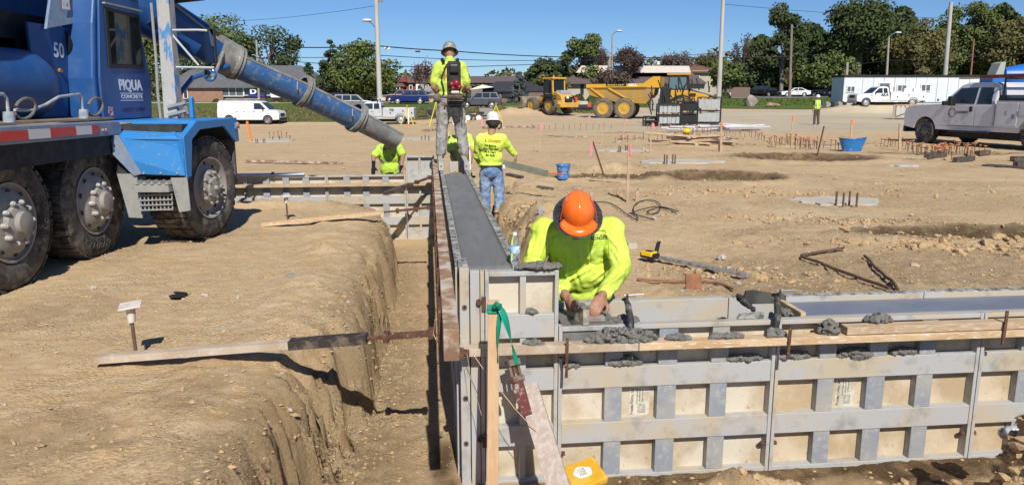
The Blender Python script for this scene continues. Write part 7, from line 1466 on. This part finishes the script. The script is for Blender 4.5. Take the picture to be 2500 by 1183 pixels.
SK=[('leaning dark steel stake with a pink ribbon',1474,432,1447,345,.05,rust,pink,-36),('tall wooden stake with pink ribbon standing next to the black cable',1531,494,1537,352,.04,stick,pink,28),('short wooden stake stub beside the black cable',1555,492,1556,466,.05,stick,None,0),('thin stake with pink tip left of the leaning steel stake',1317,372,1318,303,.03,stick,pink,14),
('thin stake right of the plywood sheet',1468,352,1474,292,.03,stick,None,0),('slanting thin stake behind the concrete pad',1497,336,1486,292,.03,stick,None,0),('tan stake with a pink tip behind the second concrete pad',1521,342,1525,290,.04,stick,pink,6),('pink flagged stake left of the form racks',1586,374,1593,300,.04,stick,pink,14),('slim stake below the black rack panel',1609,350,1609,298,.03,stick,None,0),('stout orange flagged stake right of the timber pile',1760,372,1761,298,.06,stick,orange,10),
('dark stake by the timber pile end',1755,368,1756,345,.04,rust,None,0),('orange flagged stake below the distant worker',1932,328,1936,283,.04,stick,orange,12),('leaning stake left of the blue tub',1995,382,2012,308,.04,rust,None,0),('stake with orange flag standing behind the blue tub',2077,336,2080,293,.06,stick,orange,10),('tan stake in front of the silver pickup bumper',2196,368,2198,302,.07,stick,None,0),
('orange leaning marker stake behind the mixer truck tyre',613,347,603,296,.075,orange,None,0),('thin pink topped stake right of the white hard hat',1177,308,1177,285,.06,pink,None,0),('wooden peg near the open excavation on the right',2405,607,2403,583,.06,stick,None,0),('small tilted peg left of the brown hollow',1557,430,1567,420,.05,stick,None,0),('short peg in the middle of the site beyond the bucket',1450,432,1450,413,.03,stick,None,0),('peg right of the first concrete pad',1571,374,1571,359,.05,stick,None,0),('small peg beside the wooden plank far left of the bucket',1307,370,1307,356,.05,stick,None,0),('thin stake near the pickup with a white tip',2005,336,2009,322,.03,steel,None,0),('small peg by the second pad',1600,345,1600,334,.06,stick,None,0),('white tipped peg in front of the dump truck',1435,306,1437,284,.05,stick,pink,5)]
for s_ in SK: stake(s_[0],s_[1],s_[2],s_[3],s_[4],s_[5],s_[6],s_[7],s_[8])
# tall timber posts right
for px,py,ty,l in((2170,262,212,'dark thin post standing in front of the utility boxes'),): stake(l,px,py,px+1,ty,.10,steel)
def mush(label,px,py,ty,rot):
    b=G(px,py,0); b.z=tzd(b.x,b.y); h=PY(px,ty,b.y).z-b.z; k=thing('capped_rebar',label,'rebar',b,rot,None)
    MB().cyl((0,0,-.05),(-.01,0,h*.72),.011,n=8).build('rebar',reb,k)
    MB().lathe([(.014,0),(.022,0),(.027,h*.24),(.045,h*.27),(.045,h*.29),(.0,h*.29)],(-.01,0,h*.68),(0,0,1),16).build('cap',whcap,k,smooth=True,ang=40)
    MB().box((-.01,0,h*.98),(.125,.125,.010),Euler((R(5),R(-6),R(20))).to_matrix()).build('cap_plate',whcap,k,bev=.003); return k
k=mush('capped rebar pin standing on the timber brace at the left',335,880,742,0)
mush('pale capped rebar pin on the dirt bank beyond the trench',703,536,477,.3)
k=mush('orange topped rebar pin against the cross wall',787,478,430,.2)
for c in k.children:
    if 'cap' in c.name: c.data.materials.clear(); c.data.materials.append(orcap)
# concrete pads with rebar
padm=mat('pad_concrete',(.50,.475,.42),.9,c2=(.43,.395,.33),sc=2.5,c3=(.5,.42,.31),sc3=4,lo3=.5,hi3=.64,spec=.2)
def pad(label,px,py,wpx,dep,rebs,seed):
    c=TT_(px,py); rx=wpx/2/F*c.y; rt=random.Random(seed); k=thing('concrete_footing',label,'footing',c,0,'concrete footings in the site floor')
    pts=[]; n=26
    for i in range(n):
        q=2*pi*i/n; rr=1+.18*rt.uniform(-1,1); x=rx*rr*math.cos(q); y=dep*rr*math.sin(q); pts.append((x,y,tzd(c.x+x,c.y+y)-c.z+.012))
    pts=[(x,y,.03) for x,y,z in pts]
    MB().prism([Vector(p) for p in pts],(0,0,-.4)).build('slab',padm,k)
    for (rxp,ry,rt_) in rebs:
        b=G(rxp,ry,c.z+.03); h=(ry-rt_)/F*c.y; MB().cyl((b.x-c.x,b.y-c.y,-.1),(b.x-c.x,b.y-c.y,.03+h),.016,n=6).build('rebar',reb,k)
    return k
pad('pale footing with four rebars in the middle of the bare ground',2042,494,205,.45,[(2041,498,468),(2058,503,472),(2073,498,468),(2091,502,472)],1)
pad('pale footing with four rebars beyond the brown hollow',1660,396,190,.55,[(1622,397,377),(1628,398,379),(1642,397,377),(1648,397,378)],2)
pad('narrow footing behind the leaning steel stake',1530,368,140,.5,[(1511,369,356),(1515,369,357),(1527,368,355),(1531,368,356)],3)
pad('grey footing left of the chute with rebar stubs',665,344,110,1.1,[(625,349,340),(629,349,340),(643,348,339),(647,348,339),(666,341,333),(683,341,332),(708,338,330)],4)
pad('footing between the crouching man and the standing man',1022,340,90,.9,[(1030,341,333),(1038,342,330),(1047,343,332)],5)
pad('thin footing right of the timber pile',1790,318,60,.8,[],6)
pad('thin pale footing edge in front of the steel beams',2210,406,70,.2,[],7)
# capped rebar dowels in rows
proto=thing('capped_dowel','rusty dowel with an orange safety cap sticking out of a footing trench','rebar',(0,-60,0),0,'orange capped dowels sticking out of the footing trenches')
MB().cyl((0,0,-.25),(0,0,.30),.014,n=5).build('rebar',reb,proto); MB().lathe([(.03,0),(.035,.03),(.085,.045),(.085,.06),(0,.065)],(0,0,.27),(0,0,1),8).build('cap',orcap,proto)
rt=random.Random(3); spots=[]
RN=['in the thin row beyond the plywood','left of the white board pile','beside the white board pile','just above the timber pile','in the trench left of the blue tub','nearest the blue tub on its left','between the blue tub and the tan stake','in the dense cluster left of the steel beams','in the cluster beside the silver pickup shadow','at the far right near the steel beams','behind the concrete footings','at the front of the trench left of the blue tub','at the front of the cluster by the steel beams','on the grey footing left of the chute','directly beside the blue tub']
rn=[0]
def row(p0,p1,n,jy=3,jx=3):
    rn[0]+=1
    for i in range(n):
        q=i/(n-1) if n>1 else 0; spots.append((p0[0]+(p1[0]-p0[0])*q+rt.uniform(-jx,jx),p0[1]+(p1[1]-p0[1])*q+rt.uniform(-jy,jy),RN[(rn[0]-1)%len(RN)]))
row((1300,312),(1490,313),14,1); row((1580,310),(1690,322),16,3); row((1690,324),(1850,332),22,4); row((1640,345),(1720,352),8,3); row((1850,340),(1990,362),22,5,5); row((1930,345),(2005,358),12,4,5)
row((2150,352),(2230,362),12,3); row((2220,368),(2310,382),18,7,6); row((2290,372),(2380,378),16,6,6); row((2330,360),(2400,372),8,4); row((1500,345),(1620,338),8,3); row((1885,352),(1990,362),16,6,5); row((2240,372),(2320,384),12,6,5); row((660,334),(700,336),5,1); row((2030,358),(2050,362),3,2)
for i,(px,py,nm_) in enumerate(spots):
    p=TT_(px,py+4); o=proto if i==0 else copy_tree(proto); o.location=p; o.rotation_euler=(rt.uniform(-.12,.12),rt.uniform(-.12,.12),rt.uniform(0,6)); q_=rt.uniform(.5,.78); o.scale=(q_,q_,rt.uniform(.55,.95)); o['label']='orange capped dowel '+nm_; o['group']='capped dowels '+nm_
# form rack cages (stacked black racks)
rk=mat('rack_black',(.012,.012,.014),.6); rkp=mat('rack_panel',(.42,.43,.42),.7,c2=(.33,.34,.34),sc=2,stretch=(6,1,1))
def rack(label,px0,px1,py,ty,rz,rows,pan):
    b=TT_((px0+px1)/2,py); wd=(px1-px0)/F*b.y; h=(py-ty)/F*b.y; k=thing('form_rack',label,'form rack',b,rz,'black racks of wall forms'); d=.9
    for x in(-wd/2,wd/2):
        for y in(0,d): MB().beam((x,y,0),(x,y,h),.07,.07,up=(0,1,0)).build('post',rk,k)
    for z in(.08,h*.5,h):
        for y in(0,d): MB().beam((-wd/2,y,z),(wd/2,y,z),.07,.07).build('rail',rk,k)
    for r_ in range(rows):
        z0=.15+r_*h*.5; z1=z0+h*.36; n=max(2,int(wd/.25))
        if pan=='v':
            for i in range(n): x=-wd/2+wd*(i+.5)/n; MB().mm((x-wd/n*.46,.05+.02*(i%2),z0),(x+wd/n*.46,.8,z1+.02*(i%3))).build('stacked_form',rkp,k)
        else:
            for i in range(3): MB().mm((-wd/2+.05,.05+.28*i,z0),(wd/2-.05,.25+.28*i,z1-.05*i)).build('stacked_form',rkp if (i==0 and pan=='h') else rk,k)
    return k
rack('black rack holding upright pale wall forms nearest the dump truck wheel',1608,1660,308,256,R(-2),2,'v')
rack('tall black rack with two tiers of grey forms at the right of the racks',1702,1757,303,240,R(-14),2,'h')
rack('low dark rack left of the upright pale forms',1576,1606,308,286,R(0),1,'x')
rack('dark crowded rack in the middle of the form racks',1664,1702,306,250,R(4),2,'x')
t=thing('dark_form_gear','jumble of black form brackets hanging between the racks','form gear',TT_(1655,304),0)
for i in range(44): 
    a=Vector((rt.uniform(-1.6,2.4),rt.uniform(.9,1.6),rt.uniform(.2,2.2))); MB().beam(a,a+Vector((rt.uniform(-.3,.3),0,rt.uniform(.3,.9))),.07,.06,up=(0,1,0)).build('bracket',rk,t)
# white boards pile
b=TT_(1745,320); k=thing('white_board_pile','loose pile of white trim boards in front of the racks','boards',b,0)
for i in range(16): 
    x=rt.uniform(-1.7,1.9); MB().box((x,rt.uniform(-.5,.8),.05+.05*(i//3)),(rt.uniform(1.0,2.2),.14,.045),Euler((0,rt.uniform(-.05,.05),rt.uniform(-.25,.25))).to_matrix()).build('board',mat('board_white',(.62,.62,.66),.5) if i%4 else mat('board_dark',(.12,.12,.13),.6),k)
# timber pile
b=TT_(1700,352); k=thing('timber_pile','dark pile of used planks with a yellow glove on top','timber',b,0)
for i in range(14): MB().box((rt.uniform(-.9,.9),rt.uniform(-.3,.3),.06+.06*(i//3)),(rt.uniform(1.0,2.0),.12,.06),Euler((rt.uniform(-.2,.2),rt.uniform(-.12,.12),rt.uniform(-.5,.5))).to_matrix()).build('plank',[plankm,wood,woodg][i%3],k)
MB().ell((-.35,-.1,.42),(.14,.1,.09),None,10,6).build('yellow_glove',mat('glove_yellow',(.65,.5,.02),.6),k)
for l,p0,p1,w_,h_,mt in (('pale plywood strip lying left of the tall stakes',(1335,332),(1412,336),.35,.03,woodg),('dark plank end beyond the plywood strip',(1412,336),(1438,336),.12,.05,plankm),('dark board lying behind the footing',(1510,342),(1570,338),.10,.06,plankm),('long plank lying behind the man with the white hard hat',(1180,315),(1310,312),.25,.12,plankm),('long plank lying left of the standing man\'s legs',(1035,322),(1085,318),.25,.10,plankm),('long brown board lying beyond the cross wall',(600,398),(838,402),.14,.04,plankm),
  ('thin rail lying over the dirt in front of the cross wall',(590,472),(890,463),.05,.02,rust),('steel beam end at the right near the dowels',(2262,390),(2305,384),.12,.12,steel),('steel beam lying at the right below the silver pickup',(2330,398),(2374,394),.12,.12,steel),('dark steel beam at the far right edge',(2470,396),(2510,394),.12,.12,steel),('broad dark steel plate at the right edge',(2405,406),(2540,415),.35,.04,steel),('second steel beam lying on the plate at the right edge',(2478,410),(2520,408),.12,.12,steel),
  ('thin board edge lying left of the steel beams',(2205,388),(2262,391),.12,.03,woodg),('small beam behind the steel beams',(2386,382),(2412,380),.15,.12,steel),('thin lath lying right of the blue bucket',(1430,440),(1515,446),.04,.02,wood),('grey offcut board near the blue jeans man',(1238,430),(1275,439),.12,.03,steel),('flat grey plate on the dirt left of the orange hard hat',(1312,458),(1350,463),.14,.02,steel)):
    a,b=TT_(*p0),TT_(*p1); a.z=tzd(a.x,a.y)+h_/2+.01; b.z=tzd(b.x,b.y)+h_/2+.01; tag(MB().beam(a,b,w_,h_).build('loose_board' if mt in(wood,woodg,plankm) else 'steel_bar',mt,org=a),l,'board' if mt in(wood,woodg,plankm) else 'steel bar')
# rebars and rod on the near ground
def lay(l,pts,r,mt,name,cat,lift=.012,sm_=2):
    q=[]
    for i in range(len(pts)-1):
        a,b=G(*pts[i]),G(*pts[i+1]); n=max(2,int((b-a).length/.08))
        for j in range(n): v=a+(b-a)*j/n; v.z=tzd(v.x,v.y)+r+lift; q.append(v)
    v=G(*pts[-1]); v.z=tzd(v.x,v.y)+r+lift; q.append(v)
    for _ in range(sm_): q=[q[0]]+[(q[i-1]+q[i]*2+q[i+1])/4 for i in range(1,len(q)-1)]+[q[-1]]
    for v in q: v.z=max(v.z,tzd(v.x,v.y)+r*.4)
    return tag(MB().tube(q,r,7).build(name,mt,org=q[0],smooth=True),l,cat)
lay('bent rebar lying in a V on the right foreground dirt',[(2060,612),(1946,630),(2060,672),(2170,722)],.014,reb,'rebar','rebar',.02)
lay('straight rebar lying right of the bent one',[(2110,632),(2150,672),(2192,724)],.014,reb,'rebar','rebar',.02)
lay('rusty rod with a curved end lying behind the near wall',[(1555,692),(1640,692),(1735,694),(1768,703),(1790,717)],.011,mat('orange_rust',(.30,.13,.06),.8,c2=(.2,.09,.05),sc=14),'rusty_rod','rod')
b=G(1692,718); b.z=tzd(b.x,b.y); t=thing('rusty_plate','square rusty steel plate stuck upright in the dirt behind the rod','steel plate',b,R(5)); MB().box((0,0,.05),(.13,.02,.15),Euler((R(-18),0,0)).to_matrix()).build('plate',MATS['orange_rust'],t,bev=.004)
lay('thin twig of wire beyond the orange hard hat',[(1484,476),(1510,484),(1529,494)],.008,reb,'wire','wire')
# cable coil
lay('long black cable trailing from the worker and curling on the dirt',[(1440,500),(1475,495),(1500,503),(1530,527),(1558,545),(1562,538),(1548,526),(1545,508),(1560,495),(1585,490),(1605,495),(1614,506),(1608,523),(1585,530),(1575,524),(1590,512),(1615,508),(1650,523)],.0075,black,'black_cable','cable',.02,8)
lay('loose black cable end crossing the coil',[(1535,529),(1570,517),(1605,508),(1640,517),(1656,524)],.007,black,'black_cable','cable',.04,8)
lay('short black cable strand below the coil',[(1540,526),(1562,530),(1597,540)],.007,black,'black_cable','cable',.02,8)
# grade rod with receiver
t=thing('grade_rod','aluminium grade rod with a yellow and black laser receiver lying on the dirt','survey tool',G(1700,665),0,None,world=True)
a,b=G(1600,640),G(1826,684); a.z=.055;b.z=.045; MB().beam(a+(a-b)*.09,b,.05,.03).build('rod',mat('rod_alu',(.45,.45,.44),.5,.5,c2=(.25,.24,.22),sc=24),t,bev=.004)
c=G(1586,641); c.z=.075; d=(b-a).normalized(); rm=Matrix((d,Vector((-d.y,d.x,0)),Vector((0,0,1)))).transposed()
MB().box(c,(.17,.10,.055),rm).build('receiver_body',black,t,bev=.012); 
MB().box(c+Vector((-.01,-.01,.02)),(.125,.102,.045),rm).build('yellow_cover',mat('tool_yellow',(.80,.52,.02),.4),t,bev=.008); MB().box(c+Vector((-.01,-.01,.044)),(.06,.045,.004),rm).build('display',black,t); MB().box(c+Vector((-.01,-.01,.0435)),(.08,.062,.003),rm).build('display_frame',black,t)
MB().tube([c+Vector((.07,.05,.02)),c+Vector((.10,.12,.09)),c+Vector((.12,.14,.10))],[.022,.020,.012],8).build('clamp_knob',black,t,smooth=True)
# bucket and tub
b=TT_(1375,441); k=thing('blue_bucket','small blue bucket splashed with concrete beyond the orange hard hat','bucket',b,0); s_=36/F*b.y
bb=mat('bucket_blue',(.04,.17,.48),.45,c2=(.06,.21,.52),sc=4,c3=(.35,.37,.38),sc3=13,lo3=.5,hi3=.6)
r0=13.5/F*b.y; r1=17/F*b.y
MB().lathe([(0,0),(r0,0),(r1,s_),(r1*1.08,s_),(r1*1.08,s_*.90),(r1*1.02,s_*.90)],(0,0,0),(0,0,1),24).build('bucket_body',bb,k,smooth=True,ang=40); MB().lathe([(r1*.9,s_*.93),(0,s_*.93)],(0,0,0),(0,0,1),24).build('contents',mat('contents_grey',(.2,.2,.19),.8),k); MB().tube([(-r1,0,s_*.92),(-r1*.6,-r1*.9,s_*.55),(r1*.6,-r1*.9,s_*.55),(r1,0,s_*.92)],.006,6).build('handle',steel,k)
b=TT_(2079,370); k=thing('blue_tub','large blue oval mixing tub with caked rim left of the silver pickup','tub',b,0); s_=32/F*b.y; rx=33/F*b.y; vs=[];fs=[]; n=28
for q,h in((.66,0),(1.0,1.0),(1.05,1.0),(.97,.97),(.6,.1)):
    for i in range(n): a=2*pi*i/n; vs.append((rx*q*math.cos(a),rx*.62*q*math.sin(a),s_*h+.05*math.cos(a*2)*h*s_*1.2))
for j in range(4):
    for i in range(n): fs.append((j*n+i,j*n+(i+1)%n,(j+1)*n+(i+1)%n,(j+1)*n+i))
fs.append(tuple(range(n))); fs.append(tuple(range(4*n,5*n)))
MB().add(vs,fs).build('tub_shell',mat('tub_blue',(.02,.16,.45),.45,c2=(.03,.19,.50),sc=2,c3=(.4,.42,.42),sc3=8,lo3=.60,hi3=.7),k,smooth=True,ang=50)
# tripods
def tripod(l,px,py,ty,mt):
    b=TT_(px,py); h=(py-ty)/F*b.y; k=thing('tripod',l,'tripod',b,0)
    for x,y in((-.45,-.2),(.45,-.2),(0,.5)): MB().beam((x,y,0),(0,0,h),.06,.04).build('leg',mt,k)
    MB().cyl((0,0,h-.03),(0,0,h+.14),.07,n=10).build('head',mat('tripod_head',(.3,.25,.05),.5),k); return k
yt=mat('tripod_yellow',(.72,.60,.04),.5)
tripod('yellow survey tripod left of the standing man\'s legs',1066,310,248,yt)
tripod('yellow tripod behind the service pickup tail',995,306,262,yt)
tripod('small yellow topped laser tripod behind the white hard hat',1211,300,257,yt)
stake('red and white grade rod leaning at the service pickup tail',998,309,997,262,.08,mat('rod_redwhite',(.75,.2,.08),.5,c2=(.8,.8,.78),sc=3,lo=.49,hi=.5))
# trailers / trash
b=TT_(1115,298); k=thing('equipment_trailer','low dark equipment trailer with white wheels behind the standing man','trailer',(b.x,b.y,b.z),R(2))
MB().mm((-1.9,-.9,.45),(2.6,.9,.6)).build('bed',darkm,k); MB().beam((-1.9,0,.5),(-3.2,0,.45),.12,.12).build('drawbar',darkm,k)
for x in(.95,1.85): 
    for s_ in(-1,1): wheel(k,(x,s_*1.15,.38),(0,s_,0),.38,.22,.22,'far',rmat=wtrim)
wheel(k,(-2.1,-.9,.75),(0,-1,0),.42,.25,.2,'far',rmat=darkm); MB().mm((1.9,-.9,.6),(3.0,.9,1.15)).build('front_box',mat('trailer_grey',(.25,.23,.21),.7),k)
MB().mm((.7,-1.05,.78),(2.3,-.85,.86)).build('mudguard',darkm,k)
b=TT_(1190,292); 
b=TT_(2182,290); k=thing('form_crate','open wooden form crate with white slats left of the silver pickup','crate',b,R(-32))
MB().box((0,0,.55),(.18,.6,1.1)).build('end_post',mat('crate_post',(.40,.33,.28),.85),k,bev=.01); MB().mm((.1,-.3,1.0),(1.9,.3,1.12)).build('top_rail',wood,k); MB().mm((.1,-.3,.05),(1.9,.3,.15)).build('bottom_rail',wood,k)
for i in range(6): MB().mm((.2+.29*i,-.3,.15),(.42+.29*i,-.26,1.0)).build('slat',mat('slat_white',(.62,.56,.54),.6),k)
MB().beam((.2,-.33,.2),(1.7,-.33,.8),.05,.05).build('brace',steel,k)
stake('tall thin timber post behind the form crate',2180,262,2183,212,.10,plankm)
stake('thin dark post beside the form crate',2143,258,2144,216,.09,steel)
b=TT_(2030,262); k=thing('pipe_heap','small heap of dark pipes and scrap behind the distant worker','scrap heap',b,0)
for i in range(7): x=-1.4+i*.45; MB().cyl((x,-.2,.3),(x+.2,.6,.35),.30,n=12).build('pipe',[darkm,steel,mat('pipe_pale',(.35,.33,.3),.7)][i%3],k)
b=TT_(1420,274); tag(MB().cyl(b+Vector((-2.0,.2,.35)),b+Vector((1.6,1.2,.45)),.30,n=14).build('drain_pipe',darkm,org=b),'black drain pipe lying between the loader and the dump truck','pipe')
b=TT_(1408,268); tag(MB().cyl(b+Vector((-.9,1,.55)),b+Vector((1.2,1,.55)),.32,n=12).build('grey_duct',mat('duct_grey',(.4,.39,.36),.7),org=b),'pale grey duct lying behind the loader wheel','pipe')
for px in(1401,1472): b=TT_(px,262); tag(MB().mm(b+Vector((-.4,0,.7)),b+Vector((.4,.2,1.15))).build('red_plastic_barrel',mat('red_plastic',(.6,.05,.03),.5),org=b),['bright red plastic scrap right of the loader','bright red plastic scrap left of the dump truck wheels'][px==1472],'scrap')
# boulders
bm_=mat('boulder',(.27,.22,.19),.9,c2=(.36,.30,.25),sc=1.5,bump=.02,bsc=6)
def boulder(l,px,py,w_,h_,seed,mt=None,px_=True):
    b=TT_(px,py); s_=w_/F*b.y/2; hh=h_/F*b.y; rt_=random.Random(seed); bm=bmesh.new(); bmesh.ops.create_icosphere(bm,subdivisions=2,radius=1)
    for v in bm.verts:
        k=1+.25*math.sin(v.co.x*3+seed)+.15*math.cos(v.co.y*4+v.co.z*3+seed*2)+rt_.uniform(-.06,.06); v.co=Vector((v.co.x*s_*k,v.co.y*s_*.8*k,v.co.z*hh*.62*k+hh*.35))
    m=bpy.data.meshes.new('boulder'); bm.to_mesh(m); bm.free(); m.materials.append(mt or bm_); o=bpy.data.objects.new('boulder',m); COL.objects.link(o); o.location=(b.x,b.y,b.z); return tag(o,l,'boulder')
boulder('big pointed boulder at the edge of the far grass',1835,260,30,28,3); boulder('low flat boulder right of the pointed one',1887,262,30,12,4,mat('boulder_tan',(.38,.27,.17),.9,c2=(.3,.21,.14),sc=2))
# stones one can tell apart
stm_=mat('stone',(.52,.41,.29),.9,c2=(.42,.31,.2),sc=9,bump=.003,bsc=60,spec=.2); stg=mat('stone_pale',(.60,.53,.44),.9,c2=(.5,.42,.33),sc=9,bump=.002,bsc=60,spec=.2)
me_=[]
for s in range(5):
    bm=bmesh.new(); bmesh.ops.create_icosphere(bm,subdivisions=2,radius=1); rt_=random.Random(s)
    for v in bm.verts: k=1+.18*math.sin(v.co.x*3+s*2)+.15*math.cos(v.co.y*4+v.co.z*3+s)+rt_.uniform(-.07,.07); v.co=Vector((v.co.x*k,v.co.y*.75*k,v.co.z*.55*k))
    m=bpy.data.meshes.new('stone'); bm.to_mesh(m); bm.free(); m.materials.append(stm_ if s%2 else stg); me_.append(m)
ST=[(229,706,15),(250,712,9),(500,722,18),(522,735,9),(581,729,13),(448,737,8),(398,726,6),(315,800,7),(400,847,7),(655,1035,9),(712,1055,14),(482,975,7),(90,742,7),(233,1052,8),(12,990,12),(885,975,6),(505,790,6),(690,915,10),(2235,655,22),(1762,640,26),(1780,655,14),(1850,665,20),(1895,660,12),(1905,675,14),(1930,527,8),(1800,693,18),(1705,668,16),(1578,672,12),(1690,660,13),(1740,680,16),(1975,620,9),(2140,634,7),(1595,535,14),(2040,440,12),(1660,540,7),(1750,566,8),(1865,545,10),(2100,530,9),(2180,552,10),(2280,640,6),(2420,660,8),(1640,627,7),(1645,605,6),(1560,760,8),(1665,715,8),(1770,560,6),(2190,610,9),(2350,690,9),(2225,530,12),(2110,555,13),(760,838,9),(800,752,9),(850,742,12),(820,722,9),(620,960,7),(540,1110,9),(300,980,5),(1512,350,10),(1575,410,9),(1720,440,8),(2075,540,9),(1985,520,8)]
for i,(px,py,s) in enumerate(ST):
    b=T(px,py); b.z=tzd(b.x,b.y); r_=s/F*b.y/2*1.05; o=bpy.data.objects.new('stone',me_[i%5]); COL.objects.link(o); o.location=b+Vector((0,0,r_*.3)); o.scale=(r_,)*3; o.rotation_euler=(rt.uniform(-.3,.3),rt.uniform(-.3,.3),rt.uniform(0,6)); zn='on the left dirt between the truck and the trench' if px<1000 else ('around the grade rod and rusty rod' if px<1860 and py>580 else ('on the bare ground beyond the orange hard hat' if py<600 else 'near the bent rebar on the right')); tag(o,['small','fist sized','large'][(s>7)+(s>14)]+' tan stone '+zn,'stone','loose stones '+zn)
# black lid, grey spills
b=G(432,728); b.z=tzd(b.x,b.y)+.02; t=thing('black_disc_pair','pair of small black round lids lying on the left dirt','lid',b,0); MB().lathe([(0,0),(.055,0),(.06,.012),(.045,.016),(.03,.008),(0,.010)],(0,0,0),(0,.1,1),20).build('lid',black,t,smooth=True,ang=40); MB().lathe([(0,0),(.05,0),(.055,.012),(.04,.016),(0,.010)],(-.01,.09,0),(.1,.25,1),20).build('lid',black,t,smooth=True,ang=40)
sp_=mat('grey_slurry',(.31,.27,.21),.9,c2=(.36,.29,.20),sc=20,lo=.5,hi=.6,bump=.004,bsc=50)
def spill(l,px,py,rx,ry,rot,seed):
    c=G(px,py); rt_=random.Random(seed); n=40; pts=[]
    for i in range(n):
        q=2*pi*i/n; k=1+.35*math.sin(q*3+seed)+.25*math.sin(q*7+seed*2)+rt_.uniform(-.2,.2); x=rx*k*math.cos(q); y=ry*k*math.sin(q); pts.append((c.x+x*math.cos(rot)-y*math.sin(rot),c.y+x*math.sin(rot)+y*math.cos(rot)))
    P=[(c.x,c.y)]+pts+[((c.x+x)/2,(c.y+y)/2) for x,y in pts]; P=np.array(P); z=terrain(P[:,0],P[:,1])+.003; vs=[Vector((P[i,0],P[i,1],z[i]-(.012 if 1<=i<=n else 0))) for i in range(len(P))]
    fs=[(0,n+1+i,n+1+(i+1)%n) for i in range(n)]+[(n+1+i,1+i,1+(i+1)%n,n+1+(i+1)%n) for i in range(n)]
    o=MB().add(vs,fs).build('slurry_spill',sp_,org=c); o['kind']='structure'; return o
spill('',700,682,.10,.22,-.5,1); spill('',560,800,.17,.05,.3,2); spill('',500,808,.05,.03,.2,4)
# white block behind worker arm + bits
b=G(1543,608); b.z=tzd(b.x,b.y); tag(MB().box(b+Vector((0,0,.03)),(.10,.10,.06)).build('concrete_cube',padm,org=b,bev=.008),'small pale concrete block right of the bending man\'s shoulder','block')
# clump of plastic/roots at the right bottom corner
P3,S3=scatter(260,2.2,3.2,3.35,4.2,12,lambda x,y:np.ones_like(x),.01,.05,2); o=rocks('corner_clods',P3,S3,clodm,13); tag(o,'broken clods on the mound in the lower right corner','clods',kind='stuff')
b=PY(2484,1068,3.9); b.z=max(b.z,tzd(b.x,b.y)); m=MB(); 
for i in range(9): m.ell(b+Vector((rt.uniform(-.05,.05),rt.uniform(-.04,.04),rt.uniform(-.05,.05))),(.045,.04,.035),nu=8,nv=6)
tag(finish_remesh(m,'plastic_bundle',mat('plastic_grey',(.50,.50,.51),.35,c2=(.35,.34,.33),sc=30),None,.008,org=b,sm=1,disp=(.03,.03)),'crumpled grey plastic bundle on the mound at the lower right corner','plastic')
b=PY(790,0,20)
# small grey tool in the pit right of the long wall
t=thing('form_clamp_tool','small grey steel form bracket stuck in the pit behind the bending man','bracket',PY(1320,515,9.0),0,None,world=True)
MB().beam(PY(1318,500,9.0),PY(1322,535,9.0),.05,.03,up=(0,1,0)).build('plate',alud,t); MB().beam(PY(1308,518,9.0),PY(1330,514,9.0),.02,.02).build('pin',alud,t)
for o in bpy.data.objects:
    if o.get('_org') is not None: del o['_org']
